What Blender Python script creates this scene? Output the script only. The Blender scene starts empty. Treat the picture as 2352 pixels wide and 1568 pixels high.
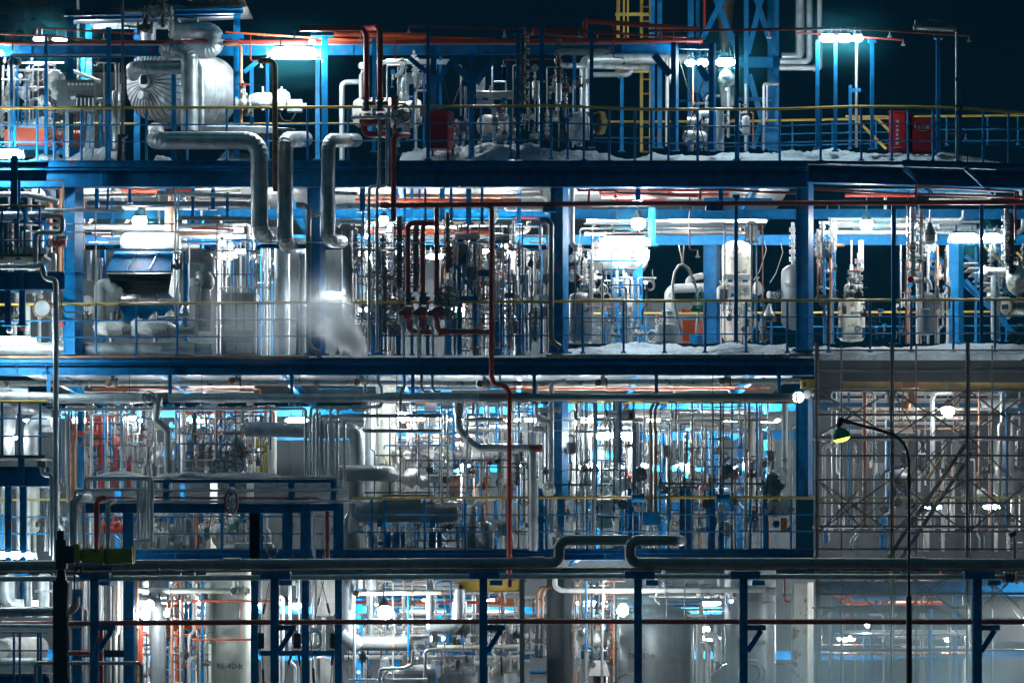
import bpy, math, random
from mathutils import Vector as V, Matrix, noise as mnoise
R = random.Random(11)
scene = bpy.context.scene
COL = scene.collection
# ---------------------------------------------------------------- picture-to-place mapping (real depths, metres)
S, D, H, CZ, U0, K = 109.4, 69.0, 1400.0, 4.0, 1176.0, 0.26857
_t = [0.0, 0.0, 0, 0]
def T(r, c):
    _t[0] = (0, 1000, 2000, 2996)[c]/1.7415; _t[1] = (0, 700, 1400, 2000)[r]/1.7415; _t[2] = r; _t[3] = c
def uv(x, y): return _t[0]+x*K, _t[1]+y*K
def P(x, y, Y=0.0):
    u, v = uv(x, y); f = (D+Y)/D/S
    return V(((u-U0)*f, Y, CZ+(H-v)*f))
def L(w, Y=0.0): return w*K/S*(D+Y)/D
# ---------------------------------------------------------------- materials
MATS = {}
def mat(name, col, rough=.45, metal=0.0, var=.12, rust=0.0, rustcol=(.16,.055,.02), bump=.15, nscale=6.0, emit=None, streak=0.0, coat=0.0, spec=.5):
    m = bpy.data.materials.new(name); m.use_nodes = True
    nt = m.node_tree; N = nt.nodes; b = N['Principled BSDF']
    b.inputs['Roughness'].default_value = rough; b.inputs['Metallic'].default_value = metal
    b.inputs['Specular IOR Level'].default_value = spec
    if coat: b.inputs['Coat Weight'].default_value = coat
    tc = N.new('ShaderNodeTexCoord'); oi = N.new('ShaderNodeObjectInfo')
    mp = N.new('ShaderNodeVectorMath'); mp.operation = 'ADD'
    nt.links.new(tc.outputs['Object'], mp.inputs[0]); nt.links.new(oi.outputs['Location'], mp.inputs[1])
    n1 = N.new('ShaderNodeTexNoise'); n1.inputs['Scale'].default_value = nscale; n1.inputs['Detail'].default_value = 6
    nt.links.new(mp.outputs[0], n1.inputs['Vector'])
    mr = N.new('ShaderNodeMapRange'); mr.inputs['From Min'].default_value = .3; mr.inputs['From Max'].default_value = .7
    mr.inputs['To Min'].default_value = 1-var; mr.inputs['To Max'].default_value = 1+var
    nt.links.new(n1.outputs['Fac'], mr.inputs['Value'])
    mx = N.new('ShaderNodeVectorMath'); mx.operation = 'SCALE'; mx.inputs[0].default_value = col
    nt.links.new(mr.outputs[0], mx.inputs['Scale'])
    out = mx.outputs[0]
    if streak:
        ms = N.new('ShaderNodeMapping'); ms.inputs['Scale'].default_value = (9, 9, .55); nt.links.new(mp.outputs[0], ms.inputs['Vector'])
        n3 = N.new('ShaderNodeTexNoise'); n3.inputs['Scale'].default_value = 1.0; n3.inputs['Detail'].default_value = 5; nt.links.new(ms.outputs[0], n3.inputs['Vector'])
        r3 = N.new('ShaderNodeMapRange'); r3.inputs['From Min'].default_value = .5; r3.inputs['From Max'].default_value = .78
        r3.inputs['To Max'].default_value = streak; nt.links.new(n3.outputs['Fac'], r3.inputs['Value'])
        m3 = N.new('ShaderNodeMix'); m3.data_type = 'RGBA'; m3.inputs['B'].default_value = (col[0]*.3+.03, col[1]*.22+.02, col[2]*.16+.012, 1)
        nt.links.new(r3.outputs[0], m3.inputs['Factor']); nt.links.new(out, m3.inputs['A']); out = m3.outputs['Result']
    if rust:
        n2 = N.new('ShaderNodeTexNoise'); n2.inputs['Scale'].default_value = 3.2; n2.inputs['Detail'].default_value = 9; n2.inputs['Roughness'].default_value = .7
        nt.links.new(mp.outputs[0], n2.inputs['Vector'])
        r2 = N.new('ShaderNodeMapRange'); r2.inputs['From Min'].default_value = .66-rust*.3; r2.inputs['From Max'].default_value = .72-rust*.25
        nt.links.new(n2.outputs['Fac'], r2.inputs['Value'])
        m2 = N.new('ShaderNodeMix'); m2.data_type = 'RGBA'; m2.inputs['B'].default_value = (*rustcol, 1)
        nt.links.new(r2.outputs[0], m2.inputs['Factor']); nt.links.new(out, m2.inputs['A']); out = m2.outputs['Result']
    nt.links.new(out, b.inputs['Base Color'])
    if bump:
        bp = N.new('ShaderNodeBump'); bp.inputs['Strength'].default_value = bump; bp.inputs['Distance'].default_value = .02 if name != 'snow' else .09
        nt.links.new(n1.outputs['Fac'], bp.inputs['Height']); nt.links.new(bp.outputs[0], b.inputs['Normal'])
    rr = N.new('ShaderNodeMapRange'); rr.inputs['To Min'].default_value = max(.05, rough-.12); rr.inputs['To Max'].default_value = min(1, rough+.14)
    nt.links.new(n1.outputs['Fac'], rr.inputs['Value']); nt.links.new(rr.outputs[0], b.inputs['Roughness'])
    if emit:
        b.inputs['Emission Color'].default_value = (*emit[0], 1); b.inputs['Emission Strength'].default_value = emit[1]
    MATS[name] = m; return m
mat('blue', (.0,.14,.34), .5, 0, .30, rust=.16, bump=.08, streak=.45, spec=.2)
mat('alu', (.44,.49,.51), .42, .5, .26, bump=.03, nscale=5, streak=.30)
mat('grey', (.18,.205,.215), .42, .25, .14, bump=.1, streak=.4)
mat('white', (.52,.515,.48), .45, 0, .10, rust=.16, bump=.12, streak=.3)
mat('cream', (.58,.57,.48), .5, 0, .1, rust=.34, bump=.2, streak=.6)
mat('pale', (.55,.60,.52), .5, 0, .08, bump=.08, streak=.45)
mat('red', (.29,.028,.016), .38, 0, .15, rust=.08, rustcol=(.10,.03,.015), bump=.06)
mat('orange', (.62,.085,.02), .4, 0, .15, bump=.06)
mat('amber', (.75,.22,.02), .4, 0, .12, bump=.05)
mat('yellow', (.46,.31,.05), .42, 0, .14, rust=.16, bump=.06)
mat('ochre', (.30,.26,.03), .5, 0, .2, rust=.2, bump=.1)
mat('rust', (.30,.15,.07), .7, .1, .35, rust=.5, bump=.35)
mat('copper', (.42,.21,.12), .45, .3, .2, bump=.12, streak=.4)
mat('dark', (.022,.026,.03), .5, .2, .2, bump=.1)
mat('iron', (.10,.105,.10), .5, .5, .3, rust=.25, bump=.25)
mat('black', (.012,.012,.013), .6, 0, .2, bump=.05)
mat('galv', (.42,.45,.46), .42, .6, .2, bump=.15, nscale=14)
mat('brass', (.42,.30,.12), .38, .8, .2, bump=.1)
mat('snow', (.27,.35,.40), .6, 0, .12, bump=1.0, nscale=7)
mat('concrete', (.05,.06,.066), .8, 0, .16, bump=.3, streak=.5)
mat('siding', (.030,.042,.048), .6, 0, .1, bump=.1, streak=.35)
mat('ground', (.16,.165,.17), .85, 0, .25, bump=.4)
mat('green', (.01,.30,.16), .45, 0, .12)
mat('sheet', (.66,.67,.63), .22, 0, .2, bump=1.0, nscale=16)
mat('ink', (.02,.022,.026), .6, 0, .05, bump=0)
mat('signwhite', (.78,.78,.76), .4, 0, .05, bump=.03)
mat('signblue', (.01,.06,.22), .4, 0, .06, bump=.03)
mat('signred', (.34,.03,.03), .4, 0, .08, bump=.03)
mat('cabred', (.42,.008,.010), .35, 0, .1, bump=.04, coat=.3)
mat('tube_light', (.9,.9,.9), .4, 0, 0, bump=0, emit=((.80,.95,1.0), 270))
mat('tube_mid', (.9,.9,.9), .4, 0, 0, bump=0, emit=((.85,.96,1.0), 130))
mat('globe_light', (.9,.9,.9), .4, 0, 0, bump=0, emit=((.92,.97,1.0), 380))
mat('deep_fill_light', (.9,.9,.9), .4, 0, 0, bump=0, emit=((.92,.97,1.0), 540))  # emission of the added fill lamps deep in the bays
mat('sodium_light', (.9,.9,.5), .4, 0, 0, bump=0, emit=((.80,1.0,.06), 5))
mat('dim_glow', (.9,.9,.9), .4, 0, 0, bump=0, emit=((.95,.98,1.0), 8))
mat('offlamp', (.55,.58,.58), .25, 0, .05, bump=.02)
mat('dialface', (.78,.78,.75), .4, 0, .04, bump=0)
def netmat():
    m = bpy.data.materials.new('net_mesh'); m.use_nodes = True; nt = m.node_tree; N = nt.nodes
    b = N['Principled BSDF']; b.inputs['Base Color'].default_value = (.075,.075,.073,1); b.inputs['Roughness'].default_value = .8
    tr = N.new('ShaderNodeBsdfTransparent'); tl = N.new('ShaderNodeBsdfTranslucent'); tl.inputs['Color'].default_value = (.09,.09,.088,1)
    m1 = N.new('ShaderNodeMixShader'); m1.inputs[0].default_value = .4; nt.links.new(b.outputs[0], m1.inputs[1]); nt.links.new(tl.outputs[0], m1.inputs[2])
    tc = N.new('ShaderNodeTexCoord'); n = N.new('ShaderNodeTexNoise'); n.inputs['Scale'].default_value = 1.1; n.inputs['Detail'].default_value = 5
    nt.links.new(tc.outputs['Object'], n.inputs['Vector'])
    r = N.new('ShaderNodeMapRange'); r.inputs['From Min'].default_value = .3; r.inputs['From Max'].default_value = .7; r.inputs['To Min'].default_value = .42; r.inputs['To Max'].default_value = .66
    nt.links.new(n.outputs['Fac'], r.inputs['Value'])
    m2 = N.new('ShaderNodeMixShader'); nt.links.new(r.outputs[0], m2.inputs[0]); nt.links.new(tr.outputs[0], m2.inputs[1]); nt.links.new(m1.outputs[0], m2.inputs[2])
    nt.links.new(m2.outputs[0], N['Material Output'].inputs['Surface']); MATS['net'] = m
netmat()
def volmat(name, dens, col, nscale=1.2, lo=.4, hi=.75, bottom=0.0):
    m = bpy.data.materials.new(name); m.use_nodes = True; nt = m.node_tree; N = nt.nodes
    N.remove(N['Principled BSDF']); pv = N.new('ShaderNodeVolumePrincipled'); pv.inputs['Color'].default_value = (*col, 1); pv.inputs['Anisotropy'].default_value = .3 if nscale else .1
    if nscale:
        tc = N.new('ShaderNodeTexCoord')
        # soft falloff towards the hull: generated coords, distance from the middle
        sb = N.new('ShaderNodeVectorMath'); sb.operation = 'SUBTRACT'; sb.inputs[1].default_value = (.5, .5, bottom); nt.links.new(tc.outputs['Generated'], sb.inputs[0])
        sc = N.new('ShaderNodeVectorMath'); sc.operation = 'MULTIPLY'; sc.inputs[1].default_value = (2, 2, 2 if bottom == .5 else 1.0); nt.links.new(sb.outputs[0], sc.inputs[0])
        ln = N.new('ShaderNodeVectorMath'); ln.operation = 'LENGTH'; nt.links.new(sc.outputs[0], ln.inputs[0])
        fo = N.new('ShaderNodeMapRange'); fo.interpolation_type = 'SMOOTHSTEP'; fo.inputs['From Min'].default_value = .1; fo.inputs['From Max'].default_value = .95; fo.inputs['To Min'].default_value = 1; fo.inputs['To Max'].default_value = 0
        nt.links.new(ln.outputs['Value'], fo.inputs['Value'])
        n = N.new('ShaderNodeTexNoise'); n.inputs['Scale'].default_value = nscale; n.inputs['Detail'].default_value = 3; nt.links.new(tc.outputs['Object'], n.inputs['Vector'])
        r = N.new('ShaderNodeMapRange'); r.inputs['From Min'].default_value = lo; r.inputs['From Max'].default_value = hi; r.inputs['To Max'].default_value = dens; nt.links.new(n.outputs['Fac'], r.inputs['Value'])
        mu = N.new('ShaderNodeMath'); mu.operation = 'MULTIPLY'; nt.links.new(r.outputs[0], mu.inputs[0]); nt.links.new(fo.outputs[0], mu.inputs[1])
        nt.links.new(mu.outputs[0], pv.inputs['Density'])
    else: pv.inputs['Density'].default_value = dens
    nt.links.new(pv.outputs[0], N['Material Output'].inputs['Volume']); MATS[name] = m
# ---------------------------------------------------------------- mesh building
class MB:
    def __init__(s): s.v = []; s.f = []
    def add(s, vs, fs):
        o = len(s.v); s.v += [V(p) for p in vs]; s.f += [[i+o for i in f] for f in fs]; return s
    def box(s, c, d, M=None):
        vs = [V((x*d[0]/2, y*d[1]/2, z*d[2]/2)) for x in (-1,1) for y in (-1,1) for z in (-1,1)]
        if M is not None: vs = [M @ v for v in vs]
        return s.add([v+V(c) for v in vs], [(0,1,3,2),(4,6,7,5),(0,4,5,1),(2,3,7,6),(0,2,6,4),(1,5,7,3)])
    def bar(s, a, b, w, h=None, up=V((0,0,1))):
        a, b = V(a), V(b); d = b-a; l = d.length
        if l < 1e-6: return s
        d /= l; h = h or w
        x = d.cross(up)
        if x.length < .05: x = d.cross(V((0,1,0)))
        x.normalize(); z = x.cross(d)
        M = Matrix((x, d, z)).transposed()
        return s.box((a+b)/2, (w, l, h), M)
    def rings(s, rr, n, cap=True):
        # rr: list of (centre, ex, ey, radius)
        vs = []; fs = []
        for c, ex, ey, r in rr:
            for i in range(n):
                a = 2*math.pi*i/n; vs.append(c + ex*(r*math.cos(a)) + ey*(r*math.sin(a)))
        for k in range(len(rr)-1):
            for i in range(n):
                j = (i+1) % n; fs.append((k*n+i, k*n+j, (k+1)*n+j, (k+1)*n+i))
        if cap: fs.append(tuple(range(n-1, -1, -1))); fs.append(tuple((len(rr)-1)*n+i for i in range(n)))
        return s.add(vs, fs)
    def tube(s, pts, r, n=12, cap=True):
        # pts: list of Vector or (Vector, radius)
        pp = [(p if isinstance(p, tuple) else (p, r)) for p in pts]
        C = [p for p, _ in pp]; m = len(C); tg = []
        for i in range(m):
            d = V((0,0,0))
            if i: d += (C[i]-C[i-1]).normalized() if (C[i]-C[i-1]).length > 1e-7 else (tg[-1] if tg else V((0,0,0)))
            if i < m-1 and (C[i+1]-C[i]).length > 1e-7: d += (C[i+1]-C[i]).normalized()
            tg.append(d.normalized() if d.length > 1e-7 else (tg[-1] if tg else V((0,0,1))))
        e = tg[0].cross(V((0,0,1)))
        if e.length < .1: e = tg[0].cross(V((0,1,0)))
        e.normalize(); rr = []
        for i in range(m):
            e = (e - tg[i]*e.dot(tg[i]))
            if e.length < 1e-5: e = tg[i].cross(V((0,1,.3)))
            e.normalize(); rr.append((C[i], e.copy(), tg[i].cross(e), pp[i][1]))
        return s.rings(rr, n, cap)
    def cyl(s, a, b, r, n=14, r2=None): return s.tube([(V(a), r), (V(b), r if r2 is None else r2)], r, n)
    def lathe(s, p, axis, prof, n=20):
        p = V(p); ax = V(axis).normalized(); e = ax.cross(V((0,0,1)))
        if e.length < .1: e = ax.cross(V((0,1,0)))
        e.normalize(); f = ax.cross(e)
        return s.rings([(p+ax*t, e, f, max(r, 1e-4)) for t, r in prof], n)
    def ball(s, c, r, n=14, m=8, sq=(1,1,1)):
        o = len(s.v); s.lathe(V((0,0,0)), (0,0,1), [(-math.cos(math.pi*i/m)*r, math.sin(math.pi*i/m)*r) for i in range(m+1)], n)
        for i in range(o, len(s.v)):
            v = s.v[i]; s.v[i] = V(c)+V((v.x*sq[0], v.y*sq[1], v.z*sq[2]))
        return s
    def torus(s, c, nrm, R_, r, n=20, m=6):
        c = V(c); nz = V(nrm).normalized(); e = nz.cross(V((0,0,1)))
        if e.length < .1: e = nz.cross(V((0,1,0)))
        e.normalize(); f = nz.cross(e); vs = []; fs = []
        for i in range(n):
            a = 2*math.pi*i/n; d = e*math.cos(a)+f*math.sin(a)
            for j in range(m):
                b = 2*math.pi*j/m; vs.append(c+d*(R_+r*math.cos(b))+nz*(r*math.sin(b)))
        for i in range(n):
            for j in range(m): fs.append((i*m+j, ((i+1)%n)*m+j, ((i+1)%n)*m+(j+1)%m, i*m+(j+1)%m))
        return s.add(vs, fs)
    def prism(s, poly, off):
        n = len(poly); off = V(off); a = [V(p) for p in poly]
        return s.add(a+[p+off for p in a], [tuple(range(n)), tuple(range(2*n-1, n-1, -1))]+[(i, i+n, (i+1)%n+n, (i+1)%n) for i in range(n)])
    def ibeam(s, a, b, h, w=None, t=None):
        # H section along a-b: flanges top and bottom when level, front and back when upright
        a, b = V(a), V(b); w = w or h*.5; t = t or h*.07; d = (b-a).normalized()
        up = V((0,0,1)) if abs(d.z) < .7 else V((0,1,0))
        z = up-d*up.dot(d); z.normalize()
        for k in (-1, 1): s.bar(a+z*k*(h-t)/2, b+z*k*(h-t)/2, w, t, up)
        s.bar(a, b, t*.9, h-2*t, up); return s
    def bolts(s, c, nrm, R_, k, r=.015, l=.02):
        c = V(c); nz = V(nrm).normalized(); e = nz.cross(V((0,0,1)))
        if e.length < .1: e = nz.cross(V((0,1,0)))
        e.normalize(); f = nz.cross(e)
        for i in range(k):
            a = 2*math.pi*(i+.5)/k; q = c+e*R_*math.cos(a)+f*R_*math.sin(a); s.cyl(q-nz*l, q+nz*l, r, 6)
        return s
def flange(mb, c, d, r, t=None):
    d = V(d).normalized(); t = t or r*.35; mb.cyl(c-d*t*.5, c+d*t*.5, r*1.55, 14); mb.bolts(c, d, r*1.3, 8, max(.008, r*.12), t*.8); return mb
def fillet(pts, rad, n=5):
    out = [(pts[0], 0)]; m = len(pts)
    for i in range(1, m-1):
        a, b, c = pts[i-1], pts[i], pts[i+1]; d1 = (a-b); d2 = (c-b); l1, l2 = d1.length, d2.length
        if l1 < 1e-6 or l2 < 1e-6: continue
        d1 /= l1; d2 /= l2; ang = d1.angle(d2)
        if ang > 3.05: out.append((b, 0)); continue
        t = min(rad/math.tan(ang/2), l1*.49, l2*.49); rr = t*math.tan(ang/2)
        bis = (d1+d2).normalized(); cen = b+bis*(rr/math.sin(ang/2)); p0 = b+d1*t; p1 = b+d2*t
        for k in range(n+1):
            f = k/n; v0 = p0-cen; v1 = p1-cen; om = v0.angle(v1)
            q = cen+(v0*math.sin((1-f)*om)+v1*math.sin(f*om))/math.sin(om)
            out.append((q, 1))
    out.append((pts[-1], 0)); return out
def pipe_mb(pts, r, rad=None, seam=0, gore=False, n=None, mb=None):
    mb = mb or MB(); n = n or (8 if r < .03 else 12 if r < .09 else 18)
    fp = fillet(pts, rad or r*2.6, 4 if r < .03 else 6); out = []
    bw, bh = max(.006, r*.06), r*1.028
    def ring(q, d): return [(q-d*bw, r), (q-d*bw*.9, bh), (q+d*bw*.9, bh), (q+d*bw, r)]
    for i, (q, arc) in enumerate(fp):
        if gore and arc and 0 < i < len(fp)-1:
            d = (fp[i+1][0]-fp[i-1][0]).normalized(); out += ring(q, d)
        else: out.append((q, r))
        if seam and i < len(fp)-1 and not (arc and fp[i+1][1]):
            d = fp[i+1][0]-q; l = d.length; k = int(l/seam)
            if k >= 1 and l > seam*.8:
                d /= l
                for j in range(1, k+1):
                    t = (j-.5)*l/k + R.uniform(-.1, .1)*seam
                    if bw*2 < t < l-bw*2: out += ring(q+d*t, d)
    mb.tube(out, r, n); return mb
# ---------------------------------------------------------------- objects
def link(name, mb, m, parent=None, origin=None, smooth=True):
    me = bpy.data.meshes.new(name)
    xs = [v.x for v in mb.v]; ys = [v.y for v in mb.v]; zs = [v.z for v in mb.v]
    o0 = V(origin) if origin is not None else V(((min(xs)+max(xs))/2, (min(ys)+max(ys))/2, min(zs)))
    me.from_pydata([v-o0 for v in mb.v], [], mb.f); me.validate(); me.update()
    if smooth: me.shade_smooth(); me.set_sharp_from_angle(angle=.65)
    me.materials.append(MATS[m] if isinstance(m, str) else m)
    o = bpy.data.objects.new(name, me); COL.objects.link(o)
    if parent is not None: o.parent = parent; o.location = o0-WL[parent.name]
    else: o.location = o0
    WL[o.name] = o0; return o
WL = {}
AUTO = []
def tag(o, label=None, cat=None, group=None, kind=None):
    if label: o['label'] = label
    if cat: o['category'] = cat
    if group: o['group'] = group
    if kind: o['kind'] = kind
    return o
def mk(name, label, cat, parts, group=None, kind=None, at=None):
    """parts: (part name, MB, material[, label or sub-parts list]); first part None = the thing's own mesh"""
    if parts[0][0] is None:
        root = link(name, parts[0][1], parts[0][2]); rest = parts[1:]
    else:
        allv = [v for p in parts for v in p[1].v]
        xs = [v.x for v in allv]; ys = [v.y for v in allv]
        base = V(at) if at is not None else V(((min(xs)+max(xs))/2, (min(ys)+max(ys))/2, min(v.z for v in allv)))
        root = bpy.data.objects.new(name, None); root.empty_display_size = .1; COL.objects.link(root); root.location = base; WL[root.name] = base; rest = parts
    for p in rest:
        if not p[1].v: continue
        o = link(p[0], p[1], p[2], root)
        for ex in p[3:]:
            if isinstance(ex, str): o['label'] = ex
            else:
                for q in ex: link(q[0], q[1], q[2], o)
    return tag(root, label, cat, group, kind)
def copy_tree(o, loc, rotz=0, label=None, sc=1.0):
    r = o.copy(); COL.objects.link(r); r.location = loc; r.rotation_euler = (0, 0, rotz); r.scale = (sc, sc, sc)
    if label: r['label'] = label
    for ch in list(o.children):
        c = ch.copy(); COL.objects.link(c); c.parent = r
        for g in list(ch.children):
            d = g.copy(); COL.objects.link(d); d.parent = c
    return r
def text_mb(s, size, th=.004):
    cu = bpy.data.curves.new('t', 'FONT'); cu.body = s; cu.size = size; cu.extrude = th; cu.align_x = 'CENTER'; cu.align_y = 'CENTER'; cu.resolution_u = 2
    o = bpy.data.objects.new('t', cu); COL.objects.link(o); dg = bpy.context.evaluated_depsgraph_get(); dg.update()
    me = bpy.data.meshes.new_from_object(o.evaluated_get(dg)); mb = MB(); mb.add([v.co.copy() for v in me.vertices], [tuple(p.vertices) for p in me.polygons])
    bpy.data.objects.remove(o); bpy.data.curves.remove(cu); bpy.data.meshes.remove(me); return mb
def flat_text(s, size, p, rotz=0, sx=1.0):
    mb = text_mb(s, size); M = Matrix.Rotation(rotz, 3, 'Z')
    mb.v = [M @ V((v.x*sx, -v.z, v.y))+V(p) for v in mb.v]; return mb
def curved_text(s, size, c, r, ang0=0, sx=1.0):
    """on an upright cylinder of radius r about c (x, y, z of the middle of the writing), ang0 turned from the front"""
    mb = text_mb(s, size)
    mb.v = [V((c[0]+(r+v.z)*math.sin(ang0+v.x*sx/r), c[1]-(r+v.z)*math.cos(ang0+v.x*sx/r), c[2]+v.y)) for v in mb.v]; return mb
# ---------------------------------------------------------------- automatic wording for the many small lines
LM = [(0, [(40,'the left handrail end'),(178,'the gauge panel'),(420,'the round-ended drum'),(675,'the long bright lamp'),(855,'the twin red risers'),(1012,'the red cabinet'),(1335,'the unlit caged lamp'),(1470,'the yellow ladder'),(1740,'the blue lattice tower'),(1930,'the triple lamp'),(2085,'the extinguisher lockers')]),
      (415, [(60,'the left balcony'),(330,'the louvred hood'),(620,'the fat downpipes'),(760,'the steam plume'),(970,'the three red valves'),(1128,'the long red riser'),(1285,'the drum-side column'),(1420,'the white drum'),(1570,'the hanging hose loop'),(1650,'the inner blue pillar'),(1805,'the tank TK-11D'),(1955,'the tank SE-19Fdt-2'),(2092,'the red disc'),(2260,'the blue staircase')]),
      (840, [(55,'the left platform'),(240,'the red manifold'),(385,'the kinked silver pipe'),(522,'the big handwheel'),(735,'the pipe bundle'),(885,'the pale column vessel'),(1065,'the sloping silver elbow'),(1168,'the long red riser'),(1290,'the blue column'),(1425,'the black-mouthed pipe'),(1500,'the twin brown pipes'),(1640,'the inner blue pillar'),(1800,'the orange box'),(1925,'the street lamp head'),(2175,'the glaring scaffold lamp')]),
      (1290, [(50,'the left ducts'),(225,'the yellow jib'),(335,'the round lamp'),(530,'the tank RE-4Ddt'),(695,'the cross-braced columns'),(885,'the caged lamp'),(1060,'the thick elbow duct'),(1220,'the yellow beam end'),(1290,'the grey pillar'),(1430,'the star-bright lamp'),(1540,'the domed tank'),(1755,'the tank Ddt'),(2050,'the scaffold'),(2250,'the last blue post')])]
LEV = ['top deck', 'middle deck', 'lower deck', 'ground level']
def where(u, v):
    u = min(max(u, 5), 2345); lv = max(i for i in range(4) if v >= LM[i][0] or i == 0)
    d, nm = min((abs(u-q), (q, w)) for q, w in LM[lv][1])
    rel = 'at' if abs(u-nm[0]) < 26 else ('left of' if u < nm[0] else 'right of')
    return f'{rel} {nm[1]}, {LEV[lv]}'
def auto(o, base, u, v, orient='v'): AUTO.append((o, base, u, v, orient)); return o
ORD = ['', 'first', 'second', 'third', 'fourth', 'fifth', 'sixth', 'seventh', 'eighth', 'ninth', 'tenth', 'eleventh', 'twelfth', 'thirteenth', 'fourteenth', 'fifteenth', 'sixteenth', 'seventeenth', 'eighteenth', 'nineteenth', 'twentieth']
def ordw(i):
    if i < len(ORD): return ORD[i]
    t = {2:'twenty',3:'thirty',4:'forty',5:'fifty'}[i//10]; return t+('-'+ORD[i%10] if i%10 else '')
def finish_auto():
    g = {}
    for o, b, u, v, w in AUTO: g.setdefault((b+' '+where(u, v), w), []).append((u if w == 'v' else v, o))
    for (b, w), L_ in g.items():
        L_.sort(key=lambda q: q[0])
        for i, (_, o) in enumerate(L_):
            o['label'] = b if len(L_) == 1 else f"{b}, {ordw(i+1)} from {'left' if w == 'v' else 'top'}"
CW = {'alu':'silver','grey':'grey','white':'off-white','cream':'rust-spotted cream','blue':'blue','red':'dark red','orange':'orange-red','yellow':'yellow','rust':'rusty brown','copper':'coppery','dark':'dark','galv':'galvanised','iron':'iron','pale':'pale green','amber':'amber','brass':'brassy'}
def pts3(pts, Y): return [P(q[0], q[1], q[2] if len(q) > 2 else Y) for q in pts]
def pipe(label, pts, w, m, Y=0.0, name='pipe', cat='pipe', rad=None, seam=None, gore=None, fl=(), fm=None, group=None, collars=(), cm=None):
    """a run of pipe through picture points; fl = fractions (segment index + t) carrying flanges, collars the same for sleeves"""
    q = pts3(pts, Y); r = L(w, q[0].y)/2
    big = r > .09 and m in ('alu', 'grey', 'white', 'pale')
    mb = pipe_mb(q, r, (rad*2*r if rad else None), (1.15 if big else 0) if seam is None else seam, big if gore is None else gore)
    parts = [(None, mb, m)]
    def at(f):
        i = min(int(f), len(q)-2); t = f-i; return q[i].lerp(q[i+1], t), (q[i+1]-q[i]).normalized()
    for f in fl: c, d = at(f); parts.append(('flange', flange(MB(), c, d, r), fm or m))
    for f in collars: c, d = at(f); parts.append(('sleeve', MB().cyl(c-d*r*1.6, c+d*r*1.6, r*1.25, 18), cm or m))
    u, v = uv(sum(p[0] for p in pts)/len(pts), sum(p[1] for p in pts)/len(pts))
    o = mk(name, label, cat, parts, group)
    if label is None or label.startswith('~'):
        vert = abs(q[-1].z-q[0].z) > abs(q[-1].x-q[0].x)
        th = 'thin' if r < .035 else 'medium' if r < .08 else 'thick'
        base = (label[1:] if label else f"{th} {CW.get(m, m)} {'upright' if vert else 'level'} {cat}")
        auto(o, base, u, v, 'v' if vert else 'h')
    return o
# ---------------------------------------------------------------- small equipment, built once and copied
PROTO = {}
def proto(key, name, cat, parts):
    o = mk(name, None, cat, parts, at=(0,0,0)); PROTO[key] = [o, False]; return o
def gate(key, m, wheel, wm='iron', front=False):
    b = MB().cyl((-.13,0,0),(.13,0,0),.065,14).ball((0,0,0),.1,12,8)
    f = [MB().cyl((s*.13-.014,0,0),(s*.13+.014,0,0),.115,14).bolts((s*.13,0,0),(1,0,0),.095,8,.011,.024) for s in (-1,1)]
    ax = V((0,-1,0)) if front else V((0,0,1)); e = V((1,0,0)); g = ax.cross(e)
    bo = MB().cyl(ax*.06, ax*.17, .05, 12).cyl(ax*.16, ax*.18, .085, 12).bar(ax*.18+e*.045, ax*.33+e*.03, .02).bar(ax*.18-e*.045, ax*.33-e*.03, .02)
    st = MB().cyl(ax*.15, ax*.42, .011, 8)
    w = MB().torus(ax*.35, ax, wheel, .013, 20, 6).cyl(ax*.33, ax*.37, .028, 10)
    for i in range(5):
        a = i*2*math.pi/5; w.bar(ax*.35, ax*.35+(e*math.cos(a)+g*math.sin(a))*wheel, .015)
    proto(key, 'gate_valve', 'valve', [('body', b, m), ('flange', f[0], m), ('flange', f[1], m), ('bonnet', bo, m), ('stem', st, 'galv'), ('handwheel', w, wm)])
gate('valve', 'iron', .12); gate('valve_white', 'white', .12, 'red'); gate('valve_front', 'galv', .13, 'iron', True); gate('valve_red', 'red', .12, 'red', True)
proto('gauge', 'pressure_gauge', 'gauge', [('case', MB().cyl((0,-.005,.16),(0,.05,.16),.07,18).torus((0,-.008,.16),(0,1,0),.068,.008,18,6), 'iron'),
    ('dial', MB().cyl((0,-.012,.16),(0,-.006,.16),.061,18), 'dialface'), ('needle', MB().bar((-.02,-.016,.14),(.03,-.016,.195),.007,.004), 'ink'),
    ('stem', MB().cyl((0,.02,-.05),(0,.02,.1),.014,8).cyl((0,.02,-.01),(0,.02,.03),.028,6), 'galv')])
def trans(key, m):
    proto(key, 'transmitter', 'transmitter', [('housing', MB().cyl((-.09,0,.12),(.09,0,.12),.062,14).cyl((-.1,0,.12),(-.07,0,.12),.07,14).cyl((.07,0,.12),(.1,0,.12),.07,14), m),
      ('neck', MB().cyl((0,0,-.02),(0,0,.08),.03,10).box((0,0,-.05),(.1,.07,.08)), 'galv'), ('bracket', MB().bar((0,.03,-.08),(0,.03,-.3),.03).box((0,.03,-.3),(.1,.1,.012)), 'blue')])
trans('trans_blue', 'blue'); trans('trans_grey', 'grey')
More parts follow.
